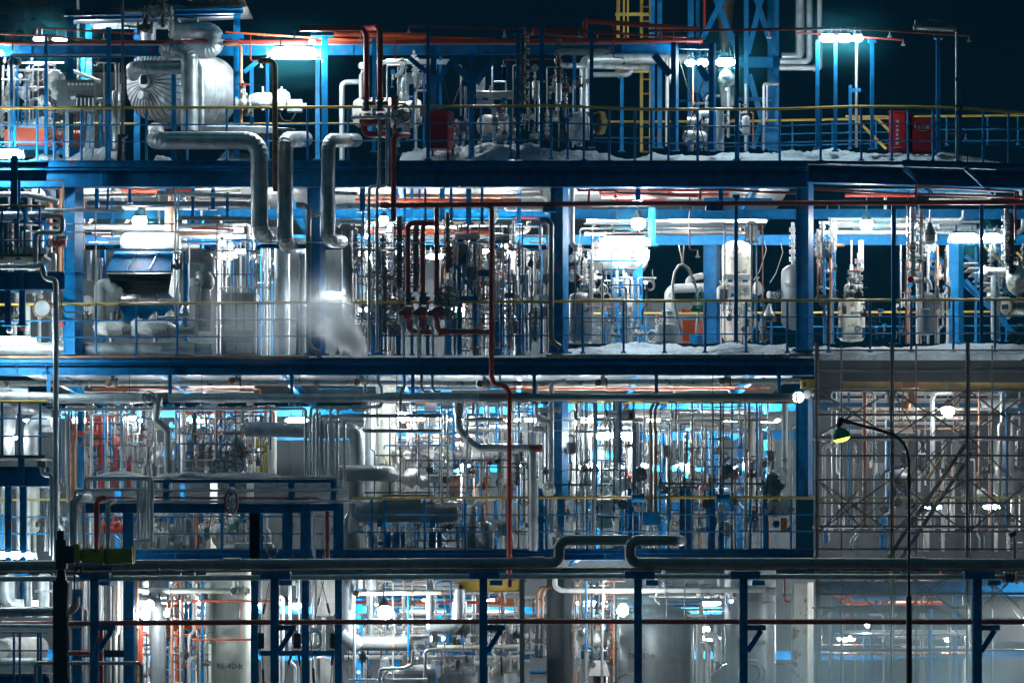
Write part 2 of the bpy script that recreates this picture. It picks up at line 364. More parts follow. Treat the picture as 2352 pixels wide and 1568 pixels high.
def stack(key, m, k, r):
    b = MB().cyl((0,0,0),(0,0,k*.16+.1),r,12); fl = MB()
    for i in range(k):
        z = .07+i*.16
        for dz in (0, .05): fl.cyl((0,0,z+dz),(0,0,z+dz+.018),r*2.1,12)
        fl.bolts((0,0,z+.03),(0,0,1),r*1.75,8,.009,.05)
    lv = MB().bar((0,-.02,.2),(.16,-.05,.22),.016,.01); h = MB().cyl((0,-.1,.38),(0,0,.38),.014,8).torus((0,-.1,.38),(0,1,0),.055,.008,14,5)
    proto(key, 'valve_stack', 'valve stack', [('spool', b, m), ('flange_set', fl, m), ('lever', lv, 'iron'), ('handwheel', h, 'iron')])
stack('stack', 'galv', 5, .04); stack('stack_dark', 'iron', 6, .045); stack('stack_white', 'white', 4, .04)
def lump(key, seed, m, sq):
    mb = MB().ball((0,0,0), .22, 22, 14, sq)
    for i, v in enumerate(mb.v):
        q = v*5+V((seed*7.1, seed*3.3, 0)); k = mnoise.noise(q)*.07+abs(mnoise.noise(q*2.7))*.06; v += v.normalized()*k
    tie = MB().torus((sq[0]*.14,0,0),(1,0,.1),.2*sq[2],.008,18,5)
    proto(key, 'wrapped_valve', 'wrapped valve', [('plastic_sheet', mb, m), ('tie', tie, 'black'), ('pipe_stub', MB().cyl((0,0,-.3),(0,0,-.1),.05,10), 'galv'), ('stem', MB().cyl((0,0,.1),(0,0,.34),.03,10), 'galv')])
lump('wrap', 1, 'sheet', (1.0,.8,1.1)); lump('wrap_long', 2, 'sheet', (1.9,.8,.75)); lump('wrap_dark', 3, 'iron', (1.0,.8,1.0))
mo = MB().cyl((0,0,0),(0,0,.34),.12,16); fi = MB()
for i in range(14):
    a = i*math.pi/7; fi.box((.125*math.cos(a),.125*math.sin(a),.17),(.04,.008,.28),Matrix.Rotation(a,3,'Z'))
proto('motor', 'electric_motor', 'motor', [('body', mo, 'grey'), ('fins', fi, 'grey'), ('fan_cover', MB().lathe((0,0,.34),(0,0,1),[(0,.135),(.05,.13),(.1,.06),(.1,0)],16), 'grey'), ('terminal_box', MB().box((.14,-.05,.16),(.1,.1,.12)), 'grey'), ('base_flange', MB().cyl((0,0,-.03),(0,0,0),.17,16), 'iron')])
proto('jbox', 'junction_box', 'junction box', [('body', MB().box((0,0,.16),(.24,.12,.32)), 'grey'), ('lid', MB().box((0,-.068,.16),(.21,.014,.28)).bolts((0,-.075,.16),(0,1,0),.13,4,.009,.01), 'grey'), ('gland', MB().cyl((-.05,0,-.05),(-.05,0,0),.018,8).cyl((.05,0,-.05),(.05,0,0),.018,8), 'brass'), ('bracket', MB().bar((0,.07,-.3),(0,.07,.3),.05,.03), 'blue')])
def loopcable(key, m, seed):
    mb = MB(); rr = random.Random(seed)
    for i in range(3):
        c = V((rr.uniform(-.05,.05), rr.uniform(-.03,.03), rr.uniform(-.05,.05))); a = rr.uniform(.14,.22)
        mb.torus(c, (rr.uniform(-.3,.3),1,rr.uniform(-.3,.3)), a, .009, 22, 5)
    t = MB().tube([V((.15,0,.1)), V((.2,0,.3)), V((.12,.02,.5)), V((.13,.02,.7))], .009, 6)
    proto(key, 'cable_coil', 'cable', [('coil', mb, m), ('tail', t, m)])
loopcable('coil', 'black', 3); loopcable('coil_white', 'white', 5)
pt = MB().lathe((0,0,0),(0,0,1),[(0,0),(.01,.1),(.06,.13),(.34,.13),(.40,.1),(.44,.03),(.44,0)],18)
proto('pot', 'seal_pot', 'seal pot', [('shell', pt, 'white'), ('nozzle', MB().cyl((0,0,.42),(0,0,.58),.03,10).cyl((0,0,.55),(0,0,.58),.065,12), 'galv'), ('support', MB().bar((.1,.05,-.4),(.1,.05,.1),.04).bar((-.1,.05,-.4),(-.1,.05,.1),.04), 'blue')])
proto('sprinkler', 'spray_nozzle', 'spray nozzle', [('elbow', MB().cyl((0,0,-.02),(0,0,.09),.017,8).cyl((0,0,-.045),(0,0,-.02),.032,8), 'galv'), ('deflector', MB().lathe((0,0,-.11),(0,0,1),[(0,.02),(.006,.055),(.022,.07),(.026,.07),(.065,.03)],16), 'galv')])
proto('bulb', 'bulkhead_lamp', 'lamp', [('heatsink', MB().lathe((0,0,.05),(0,0,1),[(0,.11),(.04,.10),(.14,.05),(.2,.03),(.2,0)],16), 'grey'), ('dome', MB().lathe((0,0,-.09),(0,0,1),[(0,.0),(.01,.06),(.05,.1),(.14,.11)],16), 'offlamp'), ('stem', MB().cyl((0,0,.24),(0,0,.45),.014,8), 'galv')])
BASE = {'valve':'dark gate valve','valve_white':'off-white valve with red wheel','valve_front':'grey valve facing out','valve_red':'red hand valve','gauge':'round pressure gauge','trans_blue':'blue-capped transmitter','trans_grey':'grey transmitter',
 'stack':'grey flanged valve stack','stack_dark':'dark flanged valve stack','stack_white':'pale flanged valve stack','wrap':'plastic-wrapped valve','wrap_long':'long plastic-wrapped valve','wrap_dark':'black-wrapped valve','motor':'finned grey motor','jbox':'grey junction box','coil':'black cable coil','coil_white':'white cable coil','pot':'small off-white seal pot','sprinkler':'metal spray nozzle','bulb':'unlit drop lamp'}
GRP = {'valve':'dark gate valves','valve_white':'pale gate valves','valve_front':'grey gate valves','valve_red':'red hand valves','gauge':'pressure gauges','trans_blue':'transmitters','trans_grey':'transmitters','stack':'valve stacks','stack_dark':'valve stacks','stack_white':'valve stacks','wrap':'wrapped valves','wrap_long':'wrapped valves','wrap_dark':'wrapped valves','motor':'electric motors','jbox':'junction boxes','coil':'cable coils','coil_white':'cable coils','pot':'seal pots','sprinkler':'fire spray nozzles','bulb':'drop lamps'}
def put(key, x, y, Y=2.0, sc=1.0, rz=0.0, label=None):
    o, used = PROTO[key]; sc *= .6 if key == 'sprinkler' else 1
    p = P(x, y, Y)
    if not used: PROTO[key][1] = True; o.location = p; o.rotation_euler = (0,0,rz); o.scale = (sc,sc,sc)
    else: o = copy_tree(o, p, rz, None, sc)
    o['group'] = GRP[key]
    if label: o['label'] = label
    else: auto(o, BASE[key], *uv(x, y))
    return o
def scatter(keys, x0, x1, y0, y1, n, Y0, Y1, s0=.7, s1=1.2):
    for i in range(n):
        k = keys[R.randrange(len(keys))]
        put(k, x0+(x1-x0)*(i+R.random())/n, R.uniform(y0, y1), R.uniform(Y0, Y1), R.uniform(s0, s1)*(.5 if k[:4] == 'wrap' else .62), R.choice((0, 0, .5, -.5, 1.57)) if k not in ('gauge',) else R.uniform(-.4,.4))
def fill_v(x0, x1, y0, y1, n, Y0, Y1, w0, w1, ms, part=.5):
    for i in range(n):
        x = x0+(x1-x0)*(i+R.random())/n; Y = R.uniform(Y0, Y1); m = ms[R.randrange(len(ms))]; w = w0*(w1/w0)**R.random()
        a, b = y0, y1
        if R.random() < part:
            if R.random() < .5: a = y0+(y1-y0)*R.uniform(.1,.6)
            else: b = y1-(y1-y0)*R.uniform(.1,.5)
        pts = [(x,a),(x,b)]
        q = R.random()
        if q < .35: d = R.choice((-1,1))*R.uniform(40,180); pts = [(x+d,a,Y+R.uniform(0,.6)),(x,a),(x,b)]
        elif q < .55: d = R.choice((-1,1))*R.uniform(20,60); c = a+(b-a)*R.uniform(.25,.7); pts = [(x,a),(x,c),(x+d,c+abs(d)),(x+d,b)]
        pipe(None, pts, w, m, Y, name='standpipe' if w > 21 else 'impulse_tube', cat='pipe' if w > 21 else 'tube', fl=[.3+R.random()*.5] if w > 26 and R.random() < .5 else (), rad=1.4, group='upright pipes between the decks')
def fill_h(x0, x1, y0, y1, n, Y0, Y1, w0, w1, ms, lmin=.25):
    for i in range(n):
        y = y0+(y1-y0)*(i+R.random())/n; Y = R.uniform(Y0, Y1); m = ms[R.randrange(len(ms))]; w = w0*(w1/w0)**R.random()
        l = (x1-x0)*R.uniform(lmin, 1); a = x0+(x1-x0-l)*R.random(); b = a+l
        pts = [(a,y),(b,y)]; q = R.random()
        if q < .3: d = R.choice((-1,1))*R.uniform(40,160); pts = [(a,y),(b,y),(b,y+d)]
        elif q < .5: d = R.choice((-1,1))*R.uniform(40,160); pts = [(a,y+d),(a,y),(b,y)]
        pipe(None, pts, w, m, Y, name='line_pipe', cat='pipe', fl=[.2+R.random()*.6] if w > 26 and R.random() < .6 else (), rad=1.4, group='level pipes between the decks')
# ---------------------------------------------------------------- structure helpers
C28, S28 = math.cos(math.radians(28)), math.sin(math.radians(28))
def column(label, x0, xm, x1, y0, y1, Y, m='blue', group='blue steel columns', plates=()):
    a, b = P((x0+x1)/2, y0, Y), P((x0+x1)/2, y1, Y); w, d = L(xm-x0, Y)/C28, L(x1-xm, Y)/S28
    M = Matrix.Rotation(-math.radians(28), 3, 'Z'); c = (a+b)/2; h = abs(a.z-b.z); up = V((0,0,1))
    web = MB().box(c, (w*.96, d*.9, h), M)
    fr = MB()
    for s in (-1, 1): fr.box(c+M @ V((s*w*.46, -d*.47, 0)), (w*.10, d*.06, h), M)
    ba = MB().box(V((c.x, c.y, min(a.z,b.z)+.02)), (w*1.35, d*1.25, .04), M); parts = [('shaft', web, m), ('edge_plate', fr, m), ('base_plate', ba, m)]
    for py in plates:
        z = P(x0, py, Y).z; bo = MB().box(V((c.x, c.y, z)), (w*1.12, d*1.1, .03), M)
        parts.append(('stiffener', bo, m))
    return mk('steel_column', label, 'column', parts, group)
def post(label, x, w, y0, y1, Y, m='blue', cap=0, group='slim blue posts', shape='box'):
    a, b = P(x, y0, Y), P(x, y1, Y); r = L(w, Y); mb = MB()
    if shape == 'box': mb.bar(b, a, r, r*.9)
    elif shape == 'h': mb.ibeam(b, a, r, r*.9, r*.12)
    else: mb.cyl(b, a, r/2, 12)
    parts = [(None, mb, m), ('base_plate', MB().box(b+V((0,0,.01)), (r*2, r*2, .02)), m)]
    if cap: parts.append(('cap_plate', MB().box(a+V((0,0,L(cap*.25,Y))), (L(cap,Y), r*1.5, L(cap*.5,Y))), m))
    o = mk('steel_post', label, 'post', parts, group)
    if not label: auto(o, f"{CW.get(m,m)} steel post", *uv(x, (y0+y1)/2))
    return o
def beam(label, x0, y0, x1, y1, h, Y0, Y1=None, m='blue', w=None, name='steel_beam', stiff=(), bolts=()):
    Y1 = Y0 if Y1 is None else Y1; a, b = P(x0, y0, Y0), P(x1, y1, Y1); hh = L(h, Y0)
    parts = [(None, MB().ibeam(a, b, hh, w or hh*.45), m)]
    st = MB(); d = (b-a).normalized()
    for x in stiff:
        c = a.lerp(b, (x-x0)/(x1-x0)); st.box(c+V((0,-(w or hh*.45)*.25,0)), (.015, (w or hh*.45)*.46, hh*.84))
    if st.v: parts.append(('stiffener', st, m))
    bo = MB()
    for x in bolts:
        c = a.lerp(b, (x-x0)/(x1-x0))
        for k in range(4):
            for j in (-1, 1): bo.cyl(c+V((j*.035,-.06,(k-1.5)*hh*.2)), c+V((j*.035,0,(k-1.5)*hh*.2)), .017, 6)
    if bo.v: parts.append(('bolts', bo, m))
    o = mk(name, label, 'beam', parts)
    if not label: auto(o, f"{CW.get(m,m)} {'cross' if abs(y1-y0)<abs(x1-x0)*.2 else 'brace'} beam", *uv((x0+x1)/2, (y0+y1)/2), 'h')
    return o
def interp(pts, x):
    for i in range(len(pts)-1):
        if x <= pts[i+1][0] or i == len(pts)-2:
            t = (x-pts[i][0])/(pts[i+1][0]-pts[i][0]); return [pts[i][k]+(pts[i+1][k]-pts[i][k])*t for k in range(3)]
def handrail(label, pts, drops, bottom, posts, tw=24, rw=13, pw=22, top='yellow', m='blue', toe=True):
    pts = [(q[0], q[1], q[2] if len(q) > 2 else 0.0) for q in pts]
    def line(dy): return [P(q[0], q[1]+dy*(D/(D+q[2])), q[2]) for q in pts]
    parts = [('top_rail', pipe_mb(line(0), L(tw)/2, .1), top)]
    for dy in drops: parts.append(('mid_rail', pipe_mb(line(dy), L(rw)/2, .1), m))
    for x in posts:
        q = interp(pts, x); a, b = P(x, q[1], q[2]+.03), P(x, q[1]+bottom, q[2]+.03)
        parts.append(('post', MB().cyl(b, a, L(pw)/2, 8).box(b, (L(pw)*2, L(pw)*1.6, .03)), m))
    return mk('handrail', label, 'handrail', parts)
def tube_lamp(label, x0, x1, y, Y, h, lit=True, arm=None, cage=True, m='grey', tilt=0.0, lm='tube_light'):
    a, b = P(x0, y, Y), P(x1, y+tilt, Y); r = L(h, Y)/2; d = (b-a).normalized(); up = V((0,0,1))
    dif = MB().tube([(a.lerp(b, .5+k/2*.97), r*max(.25, (1-abs(k)**3.2)**.5)) for k in (-1,-.97,-.9,-.78,-.6,-.3,0,.3,.6,.78,.9,.97,1)], r, 14)
    e_ = (b-a)*.13 if lit else (b-a)*.0; q0 = a+e_; hd = MB().prism([q0+up*r*.95+V((0,-r*.8,0)), q0+up*r*1.5+V((0,-r*.4,0)), q0+up*r*1.5+V((0,r*.4,0)), q0+up*r*.95+V((0,r*.8,0))], b-a-e_*2)
    ends = [MB().cyl(q-d*k*.03, q+d*k*.03, r*(.34 if lit else .62), 12) for q, k in ((a, 1), (b, 1))]
    br = MB()
    for t in (.25, .75): br.bar(a.lerp(b, t)+up*r*1.4, a.lerp(b, t)+up*(r*1.4+.14), .03, .03)
    parts = [('diffuser', dif, lm if lit else 'offlamp'), ('hood', hd, m), ('end_cap', ends[0], m), ('end_cap', ends[1], m), ('bracket', br, m)]
    if cage:
        cg = MB(); k = max(4, int((b-a).length/.11))
        for i in range(k+1):
            c = a.lerp(b, i/k)
            cg.tube([c+V((0,-r*1.15,r*.9)), c+V((0,-r*1.15,-r*.5)), c+V((0,-r*.6,-r*1.12)), c+V((0,r*.6,-r*1.12)), c+V((0,r*1.1,-r*.3))], .005, 4)
        for q in ((-r*1.15,0), (-r*.6,-r*1.12), (-1.15*r,.6*r)): cg.tube([a+V((0,q[0],q[1])), b+V((0,q[0],q[1]))], .005, 4)
        parts.append(('wire_guard', cg, 'galv'))
    if arm: parts.append(('arm', pipe_mb(pts3(arm, Y), .025, .12), 'galv'))
    return mk('tube_lamp', label, 'lamp', parts)
def globe_lamp(label, x, y, Y, w, m='globe_light', hood=True):
    c = P(x, y, Y); r = L(w, Y)/2; parts = [('globe', MB().ball(c, r, 16, 10), m)]
    if hood: parts += [('housing', MB().lathe(c+V((0,0,r*.55)), (0,0,1), [(0,r*.95),(r*.3,r*.85),(r*1.0,r*.45),(r*1.3,r*.25),(r*1.3,0)], 14), 'grey'), ('stem', MB().cyl(c+V((0,0,r*1.7)), c+V((0,0,r*1.7+.35)), .014, 8), 'galv')]
    return mk('globe_lamp', label, 'lamp', parts)
def upright_vessel(label, x, w, y0, y1, Y, m, dome=.5, name='tank', cat='tank', text=None, tsize=60, ty=None, tang=0.0, seams=(), extra=(), bottom=True, legs=0, tsx=1.0):
    a, b = P(x, y1, Y), P(x, y0, Y); r = L(w, Y)/2; h = b.z-a.z; dm = r*dome
    prof = [(0,0),(.02,r*.35),(dm*.35,r*.8),(dm,r)] if bottom else [(0,0),(0,r)]
    for s in seams: z = P(x, s, Y).z-a.z; prof += [(z-.012,r),(z-.01,r*1.012),(z+.01,r*1.012),(z+.012,r)]
    prof = sorted(prof[:4] if bottom else prof[:2])+sorted(prof[4 if bottom else 2:]) + [(h-dm,r),(h-dm*.6,r*.9),(h-dm*.25,r*.62),(h-.005,r*.25),(h,0)]
    parts = [('shell', MB().lathe(a, (0,0,1), prof, 36), m)]
    if text: parts.append(('lettering', curved_text(text, L(tsize, Y), (a.x, a.y, P(x, ty, Y).z), r+.003, tang, tsx), 'ink'))
    for i in range(legs):
        g = 2*math.pi*(i+.5)/legs; q = a+V((r*.9*math.sin(g), -r*.9*math.cos(g), 0)); parts.append(('leg', MB().bar(q+V((0,0,h*.45)), q-V((0,0,.5)), .1, .08), 'blue'))
    parts += list(extra); return mk(name, label, cat, parts)
def snow(label, prof, yb, Y0, depth, seed=0, amp=.10, ny=13, step=11):
    """a heap along picture profile prof [(x, top y)], standing on picture line yb"""
    x0, x1 = prof[0][0], prof[-1][0]; n = max(6, int((x1-x0)/step)); mb = MB(); vs = []
    pp = [(a, b, 0) for a, b in prof]; z0 = P(0, yb, Y0).z-.01
    for j in range(ny+1):
        t = j/ny; k = math.sin(min(1.0, t*1.6+.0)*math.pi/2)**.7 if t < .6 else math.cos((t-.6)/.4*math.pi/2)**.6 if t < 1 else 0
        for i in range(n+1):
            x = x0+(x1-x0)*i/n; q = P(x, interp(pp, x)[1], Y0); hgt = max(.02, q.z-z0); xx = q.x
            e = min(1, i/2.0, (n-i)/2.0)
            nv = V((xx*1.4, t*depth*1.4+seed, seed*2.2)); d = mnoise.noise(nv)*.55+mnoise.noise(nv*3.1)*.3+abs(mnoise.noise(nv*7))*.22
            z = z0+max(0, hgt*k*e*(1+.3*d)+amp*d*k*e*1.1) if 0 < j < ny else z0
            vs.append(V((xx+.03*mnoise.noise(nv*4), Y0+t*depth-(.05*d if 0<j<ny else 0), z)))
    W = n+1; fs = [(j*W+i, j*W+i+1, (j+1)*W+i+1, (j+1)*W+i) for j in range(ny) for i in range(n)]
    mb.add(vs, fs); return tag(link('snow_heap', mb, 'snow'), label, 'snow heap', 'snow lying on the decks')

def fill_lamp_row(nm, xs, y, Y, w, h=40, n0=1):  # extra tube lamps added at depth, many behind beams, to brighten the bays
    for i, x in enumerate(xs):
        tube_lamp(f"added fill tube lamp deep under {nm}, {ordw(i+n0)} from left", x, x+w, y, Y, h, cage=False, lm='deep_fill_light')

def front_tubes(x0, x1, y0, y1, n, Y0=.2, Y1=1.2, ms=('iron','dark','blue','galv','iron')):
    for i in range(n):
        x = x0+(x1-x0)*(i+R.random())/n; Y = R.uniform(Y0, Y1); m = R.choice(ms); a = y0+(y1-y0)*R.choice((0,0,.15,.4)); b = y1-(y1-y0)*R.choice((0,0,.2,.35)); d = R.choice((-1,1))*R.uniform(25,110)
        pts = R.choice(([(x,a),(x,b)], [(x+d,a),(x,a),(x,b)], [(x,a),(x,b),(x+d,b)], [(x,a),(x,(a+b)/2),(x+d*.4,(a+b)/2+20),(x+d*.4,b)]))
        pipe(None, pts, R.uniform(9,18), m, Y, name='small_bore_pipe', cat='pipe', rad=1.5, seam=0, group='small bore pipes in front of the lit bays')

def puff(label, x, y, Y, rx, rz, ry, matn, name='steam_plume'):
    return tag(link(name, MB().ball(P(x, y, Y), 1.0, 20, 12, (rx, ry, rz)), matn, smooth=False), label, 'steam', kind='stuff')
volmat('steam_core', 22.0, (.96,.98,1.0), 3.0, .30, .62, .5); volmat('steam_dense', 9.0, (.96,.98,1.0), 2.2, .34, .68, .5); volmat('steam_soft', 1.3, (.9,.96,1.0), .9, .3, .75, .5); volmat('fog_low', .6, (.62,.88,.95), .5, .2, .7, .5); volmat('fog_thin', .07, (.5,.9,1.0), .6, .25, .75, .5); volmat('glow_mist', .05, (.12,.78,1.0), .8, .1, .7, .5)
O = (0, 2138, 4276, 6406)
def X(c, x): return O[c]+x
# ================================================================ SETTING
g = MB(); g.add([(-160,-75,0),(160,-75,0),(160,220,0),(-160,220,0)], [(0,1,2,3)])
tag(link('ground', g, 'ground'), 'dark frosty yard around the plant', 'ground', kind='structure')
# decks: floor plate, edge beam, edge channel, joists
def deck(label, x1, x0, ych, hch, ybm, hbm, depth, stiff, bolts, cat='deck', bm='blue'):
    a, b = P(x0, ych, 0), P(x1, ych, 0)
    ch = MB().ibeam(a+V((0,-.04,0)), b+V((0,-.04,0)), L(hch), .12)
    pa, pb = P(x0, ybm, 0), P(x1, ybm, 0)
    em = MB().ibeam(pa+V((0,.1,0)), pb+V((0,.1,0)), L(hbm), .3)
    st = MB()
    for x in stiff: st.box(V((P(x,0).x, -.0, pa.z)), (.016, .1, L(hbm)*.86))
    bo = MB()
    for x in bolts:
        q = P(x, ybm)
        for k in range(4):
            for j in (-.05,.05): bo.cyl(V((q.x+j, -.04+.1, q.z+(k-1.5)*.075)), V((q.x+j, .1-.04+.1, q.z)), .018, 6) if False else bo.ball(V((q.x+j, .07, q.z+(k-1.5)*.075)), .02, 6, 4)
    fp = MB().box(V(((a.x+b.x)/2, depth/2+.3, a.z+L(hch)*.5+.02)), (b.x-a.x, depth-.2, .04))
    jo = MB(); x = a.x+.9
    while x < b.x-.5:
        jo.ibeam(V((x,.4,pa.z+.05)), V((x,depth,pa.z+.05)), .2, .1); x += 2.55
    gz0, gz1 = pa.z+L(hbm)*.46, a.z-L(hch)*.42; cp = MB().box(V(((a.x+b.x)/2, .06, (gz0+gz1)/2)), (b.x-a.x-.02, .05, max(.02, gz1-gz0)))
    parts = [('closure_plate', cp, bm), ('edge_beam', em, bm), ('edge_channel', ch, bm), ('stiffener', st, bm), ('bolts', bo, 'blue'), ('floor_plate', fp, 'iron'), ('joists', jo, bm)]
    return mk('deck', label, cat, parts)
T(0,0)
deck('upper blue steel deck carrying the round-ended drum and the red cabinet', X(3,505), -80, 1406, 55, 1523, 156, 14, [905,1640,X(1,1580),X(2,430),X(2,530)], [890,1700,X(1,870),X(2,200),X(2,380)])
T(1,0); 
T(2,0)
deck('middle blue steel deck with bolted edge channel and rusty lip', X(3,555), -80, 92, 40, 168, 92, 14, [140,395,1450,X(1,345),X(1,1392),X(2,1335),X(3,250)], [385,X(1,325),X(2,250)])
T(3,0)
deck('lower blue steel deck above the long ground pipes', X(3,555), 440, 440, 34, 480, 60, 12, [1500,X(1,700),X(2,900)], [])
lip = MB(); T(2,0); lip.box((P(1300,60).x, -.07, P(0,60).z), (L(2700), .03, L(18))); tag(link('edge_strip', lip, 'rust'), 'rusty brown strip lying along the middle deck edge, left half', 'steel strip')
# upper deck, right wing beyond the end column
T(0,3)
beam('bright blue box girder running right from the end column under the upper handrail', 505, 1490, 2420, 1545, 150, -.05, .5, w=.3, stiff=(505,1310,2150), bolts=(670,1590,1950))
beam('blue edge channel above the right-hand girder of the upper deck', 1310, 1396, 2420, 1428, 50, -.1, .3, w=.12)
beam('slim blue kick channel on the upper deck, right wing', 490, 1390, 1310, 1396, 26, -.1, -.1, w=.12)
for xa, lab in ((1330,'blue diagonal strut under the right girder, first right of the end column'),(1850,'blue diagonal strut under the right girder, nearest the right edge')):
    beam(lab, xa, 1440, xa+240, 1660, 42, -.35, .6)
# columns of the front row, each level
T(1,0)
column('blue front column beside the louvred hood, lit on its right face', 550, 650, 715, 105, 1540, .25, plates=(830,990))
T(1,1); column('dark blue front column behind the fat downpipes', 490, 600, 650, 100, 1540, .25)
T(1,2); column('blue front column left of the white drum', 432, 535, 590, 95, 1525, .25)
T(1,3); column('blue front column hiding part of the tank TK-11D', 398, 500, 558, 70, 1500, .25)
T(2,2); column('bright-sided blue column in the lower bay beside the white glare', 462, 528, 590, 440, 1275, .9)
T(2,3); column('blue end column beside the grey scaffold sheeting', 398, 496, 553, 330, 1275, .25)
T(2,0); column('blue column behind the red manifold', 662, 705, 722, 520, 1260, 2.2)
T(1,2); column('thick blue pillar behind the middle handrail, right of the hose loop', 1740, 1845, 1890, 600, 1440, 3.0)
T(1,3); column('bright blue pillar under the staircase on the middle deck', 1690, 1780, 1845, 590, 1440, 3.0)
T(2,2); column('inner blue pillar behind the hanging tubes of the lower bay', 1765, 1850, 1895, 770, 1260, 5.0)
# long beams crossing at depth under the upper deck
T(1,0)
beam('near blue cross beam under the upper deck, above the round floodlights', 200, 335, X(3,2500), 335, 82, 5.0, stiff=(X(2,1300),X(3,1270)))
beam('far blue cross beam under the upper deck behind the long lamps', 200, 556, X(3,2500), 556, 86, 9.0, stiff=(X(2,1320),X(3,1250)))
T(2,0)
beam('far blue beam high in the lower bay, left and centre', 500, 545, X(3,400), 480, 80, 7.0)
beam('bright blue beam behind the hanging tubes of the lower bay', X(2,1180), 727, X(3,400), 727, 78, 5.0)
beam('mid-height blue beam behind the pale column vessel', X(1,-700), 735, X(1,1600), 735, 70, 8.0)
T(3,0)
beam('blue ground-level beam behind the tank RE-4Ddt', 100, 1320, X(1,700), 1330, 80, 7.0)
beam('blue ground-level beam right of the thick elbow duct', X(1,1400), 1315, X(2,1000), 1320, 72, 4.0)
beam('blue ground-level beam beyond the domed tank', X(2,1000), 1320, X(3,2400), 1330, 70, 7.5)
beam('upper blue ground-level beam behind the lamps', X(1,-900), 935, X(2,1900), 940, 64, 7.0)
# back walls
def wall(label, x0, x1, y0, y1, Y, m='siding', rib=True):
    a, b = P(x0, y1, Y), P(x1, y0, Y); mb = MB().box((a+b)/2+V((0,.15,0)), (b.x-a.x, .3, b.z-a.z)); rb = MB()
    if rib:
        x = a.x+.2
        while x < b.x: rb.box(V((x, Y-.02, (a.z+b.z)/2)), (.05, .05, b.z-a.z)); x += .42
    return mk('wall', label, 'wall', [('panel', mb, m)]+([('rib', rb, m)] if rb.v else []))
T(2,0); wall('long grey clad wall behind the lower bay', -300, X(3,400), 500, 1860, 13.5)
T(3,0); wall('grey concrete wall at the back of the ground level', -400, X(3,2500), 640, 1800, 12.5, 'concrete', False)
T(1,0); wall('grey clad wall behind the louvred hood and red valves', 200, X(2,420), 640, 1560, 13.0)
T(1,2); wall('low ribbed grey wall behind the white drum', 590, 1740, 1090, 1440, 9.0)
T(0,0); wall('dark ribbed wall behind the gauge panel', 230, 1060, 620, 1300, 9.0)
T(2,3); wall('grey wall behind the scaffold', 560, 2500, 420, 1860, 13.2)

# ================================================================ TOP DECK
T(0,0)
railA = [(-60,925),(1200,923),(X(1,1000),915),(X(1,2352),908),(X(2,500),905),(X(2,1270),938),(X(2,1700),936),(X(3,300),932),(X(3,900),912),(X(3,1400),914),(X(3,1780),925,.05),(X(3,2420),972,.5)]
pA = [128,318,463,697,908,1253,1600,1940,2285]+[X(1,q) for q in (492,840,1190,1530,1880,2228)]+[X(2,q) for q in (436,580,717,935,1153,1293,1440,1690,2037)]+[X(3,q) for q in (262,612,960,1220,1360,1573,1790,2002,2218)]
handrail('long front handrail of the upper deck with yellow top rail', railA, (146,290), 455, pA)
T(0,3)
handrail('far yellow and blue handrail crossing behind the extinguisher lockers', [(-400,1045,5),(270,1030,5),(1200,1012,5),(1200,998,5),(2400,985,5)], (125,230), 250, (370,712,1440,1690,2040,2300), tw=22, pw=16, rw=11)
handrail('yellow stair rail left of the extinguisher lockers', [(825,998,2.5),(1120,998,2.5),(1200,1000,2.5)], (140,), 270, (860,1085), tw=20, pw=16)
for k, (xa, ya) in enumerate(((905,1010),(1090,1010))):
    pipe(f"sloping yellow stair handrail tube, {'left' if k==0 else 'right'} of two by the lockers", [(xa,ya),(xa+270,ya+265)], 26, 'yellow', 2.4, cat='rail', name='stair_rail')
T(0,2)
pipe('yellow rail seen far behind the handrail left of the ladder', [(890,1042),(1600,1040)], 20, 'yellow', 6, name='far_rail', cat='rail')
pipe('blue lower rail far behind the yellow ladder', [(800,1180),(1500,1182)], 12, 'blue', 6, name='far_rail', cat='rail')
T(0,1)
pipe('yellow rail behind the rusty gooseneck pole', [(-180,1058),(900,1056)], 18, 'yellow', 5, name='far_rail', cat='rail')
T(0,0)
pipe('yellow rail behind the gauge panel legs', [(0,1050),(1180,1058)], 18, 'yellow', 4, name='far_rail', cat='rail')
# frame beam and fire-water header along the top
beam('long dark blue frame beam under the red fire main', -60, 440, X(2,1470), 415, 92, 1.8, stiff=(270,950,X(1,880),X(2,1040)))
pipe('thick red fire main along the top of the frame, flanged at its right end', [(-60,374),(X(1,2300),352),(X(2,1735),345)], 42, 'red', 1.4, name='fire_main', fl=(1.915,1.985))
pipe('thin red spray line with nozzles above the left lamps', [(306,285),(308,241),(400,243),(1195,292)], 17, 'orange', 1.0, name='spray_line')
pipe('thin red flanged line at the far left of the top frame', [(-40,290),(250,300),(870,352)], 18, 'orange', .8, name='spray_line', fl=(.68,.9))
pipe('red flanged line right of the round-ended drum', [(1930,276),(2352,305),(X(1,600),328)], 18, 'orange', 1.0, name='spray_line', fl=(.66,.78))
pipe('red drop pipe to a nozzle left of the long bright lamp', [(2143,290),(2143,520),(2225,522)], 12, 'red', .6, name='spray_line')
put('sprinkler', 2233, 552, .6, 1.2); put('sprinkler', 305, 285, 1.0, 1.2); put('sprinkler', 887, 312, 1.0, 1.2); put('sprinkler', 1268, 285, 1.0, 1.2)
pipe('red drop pipe at the far left of the top frame', [(108,300),(108,430)], 12, 'red', .8, name='spray_line')
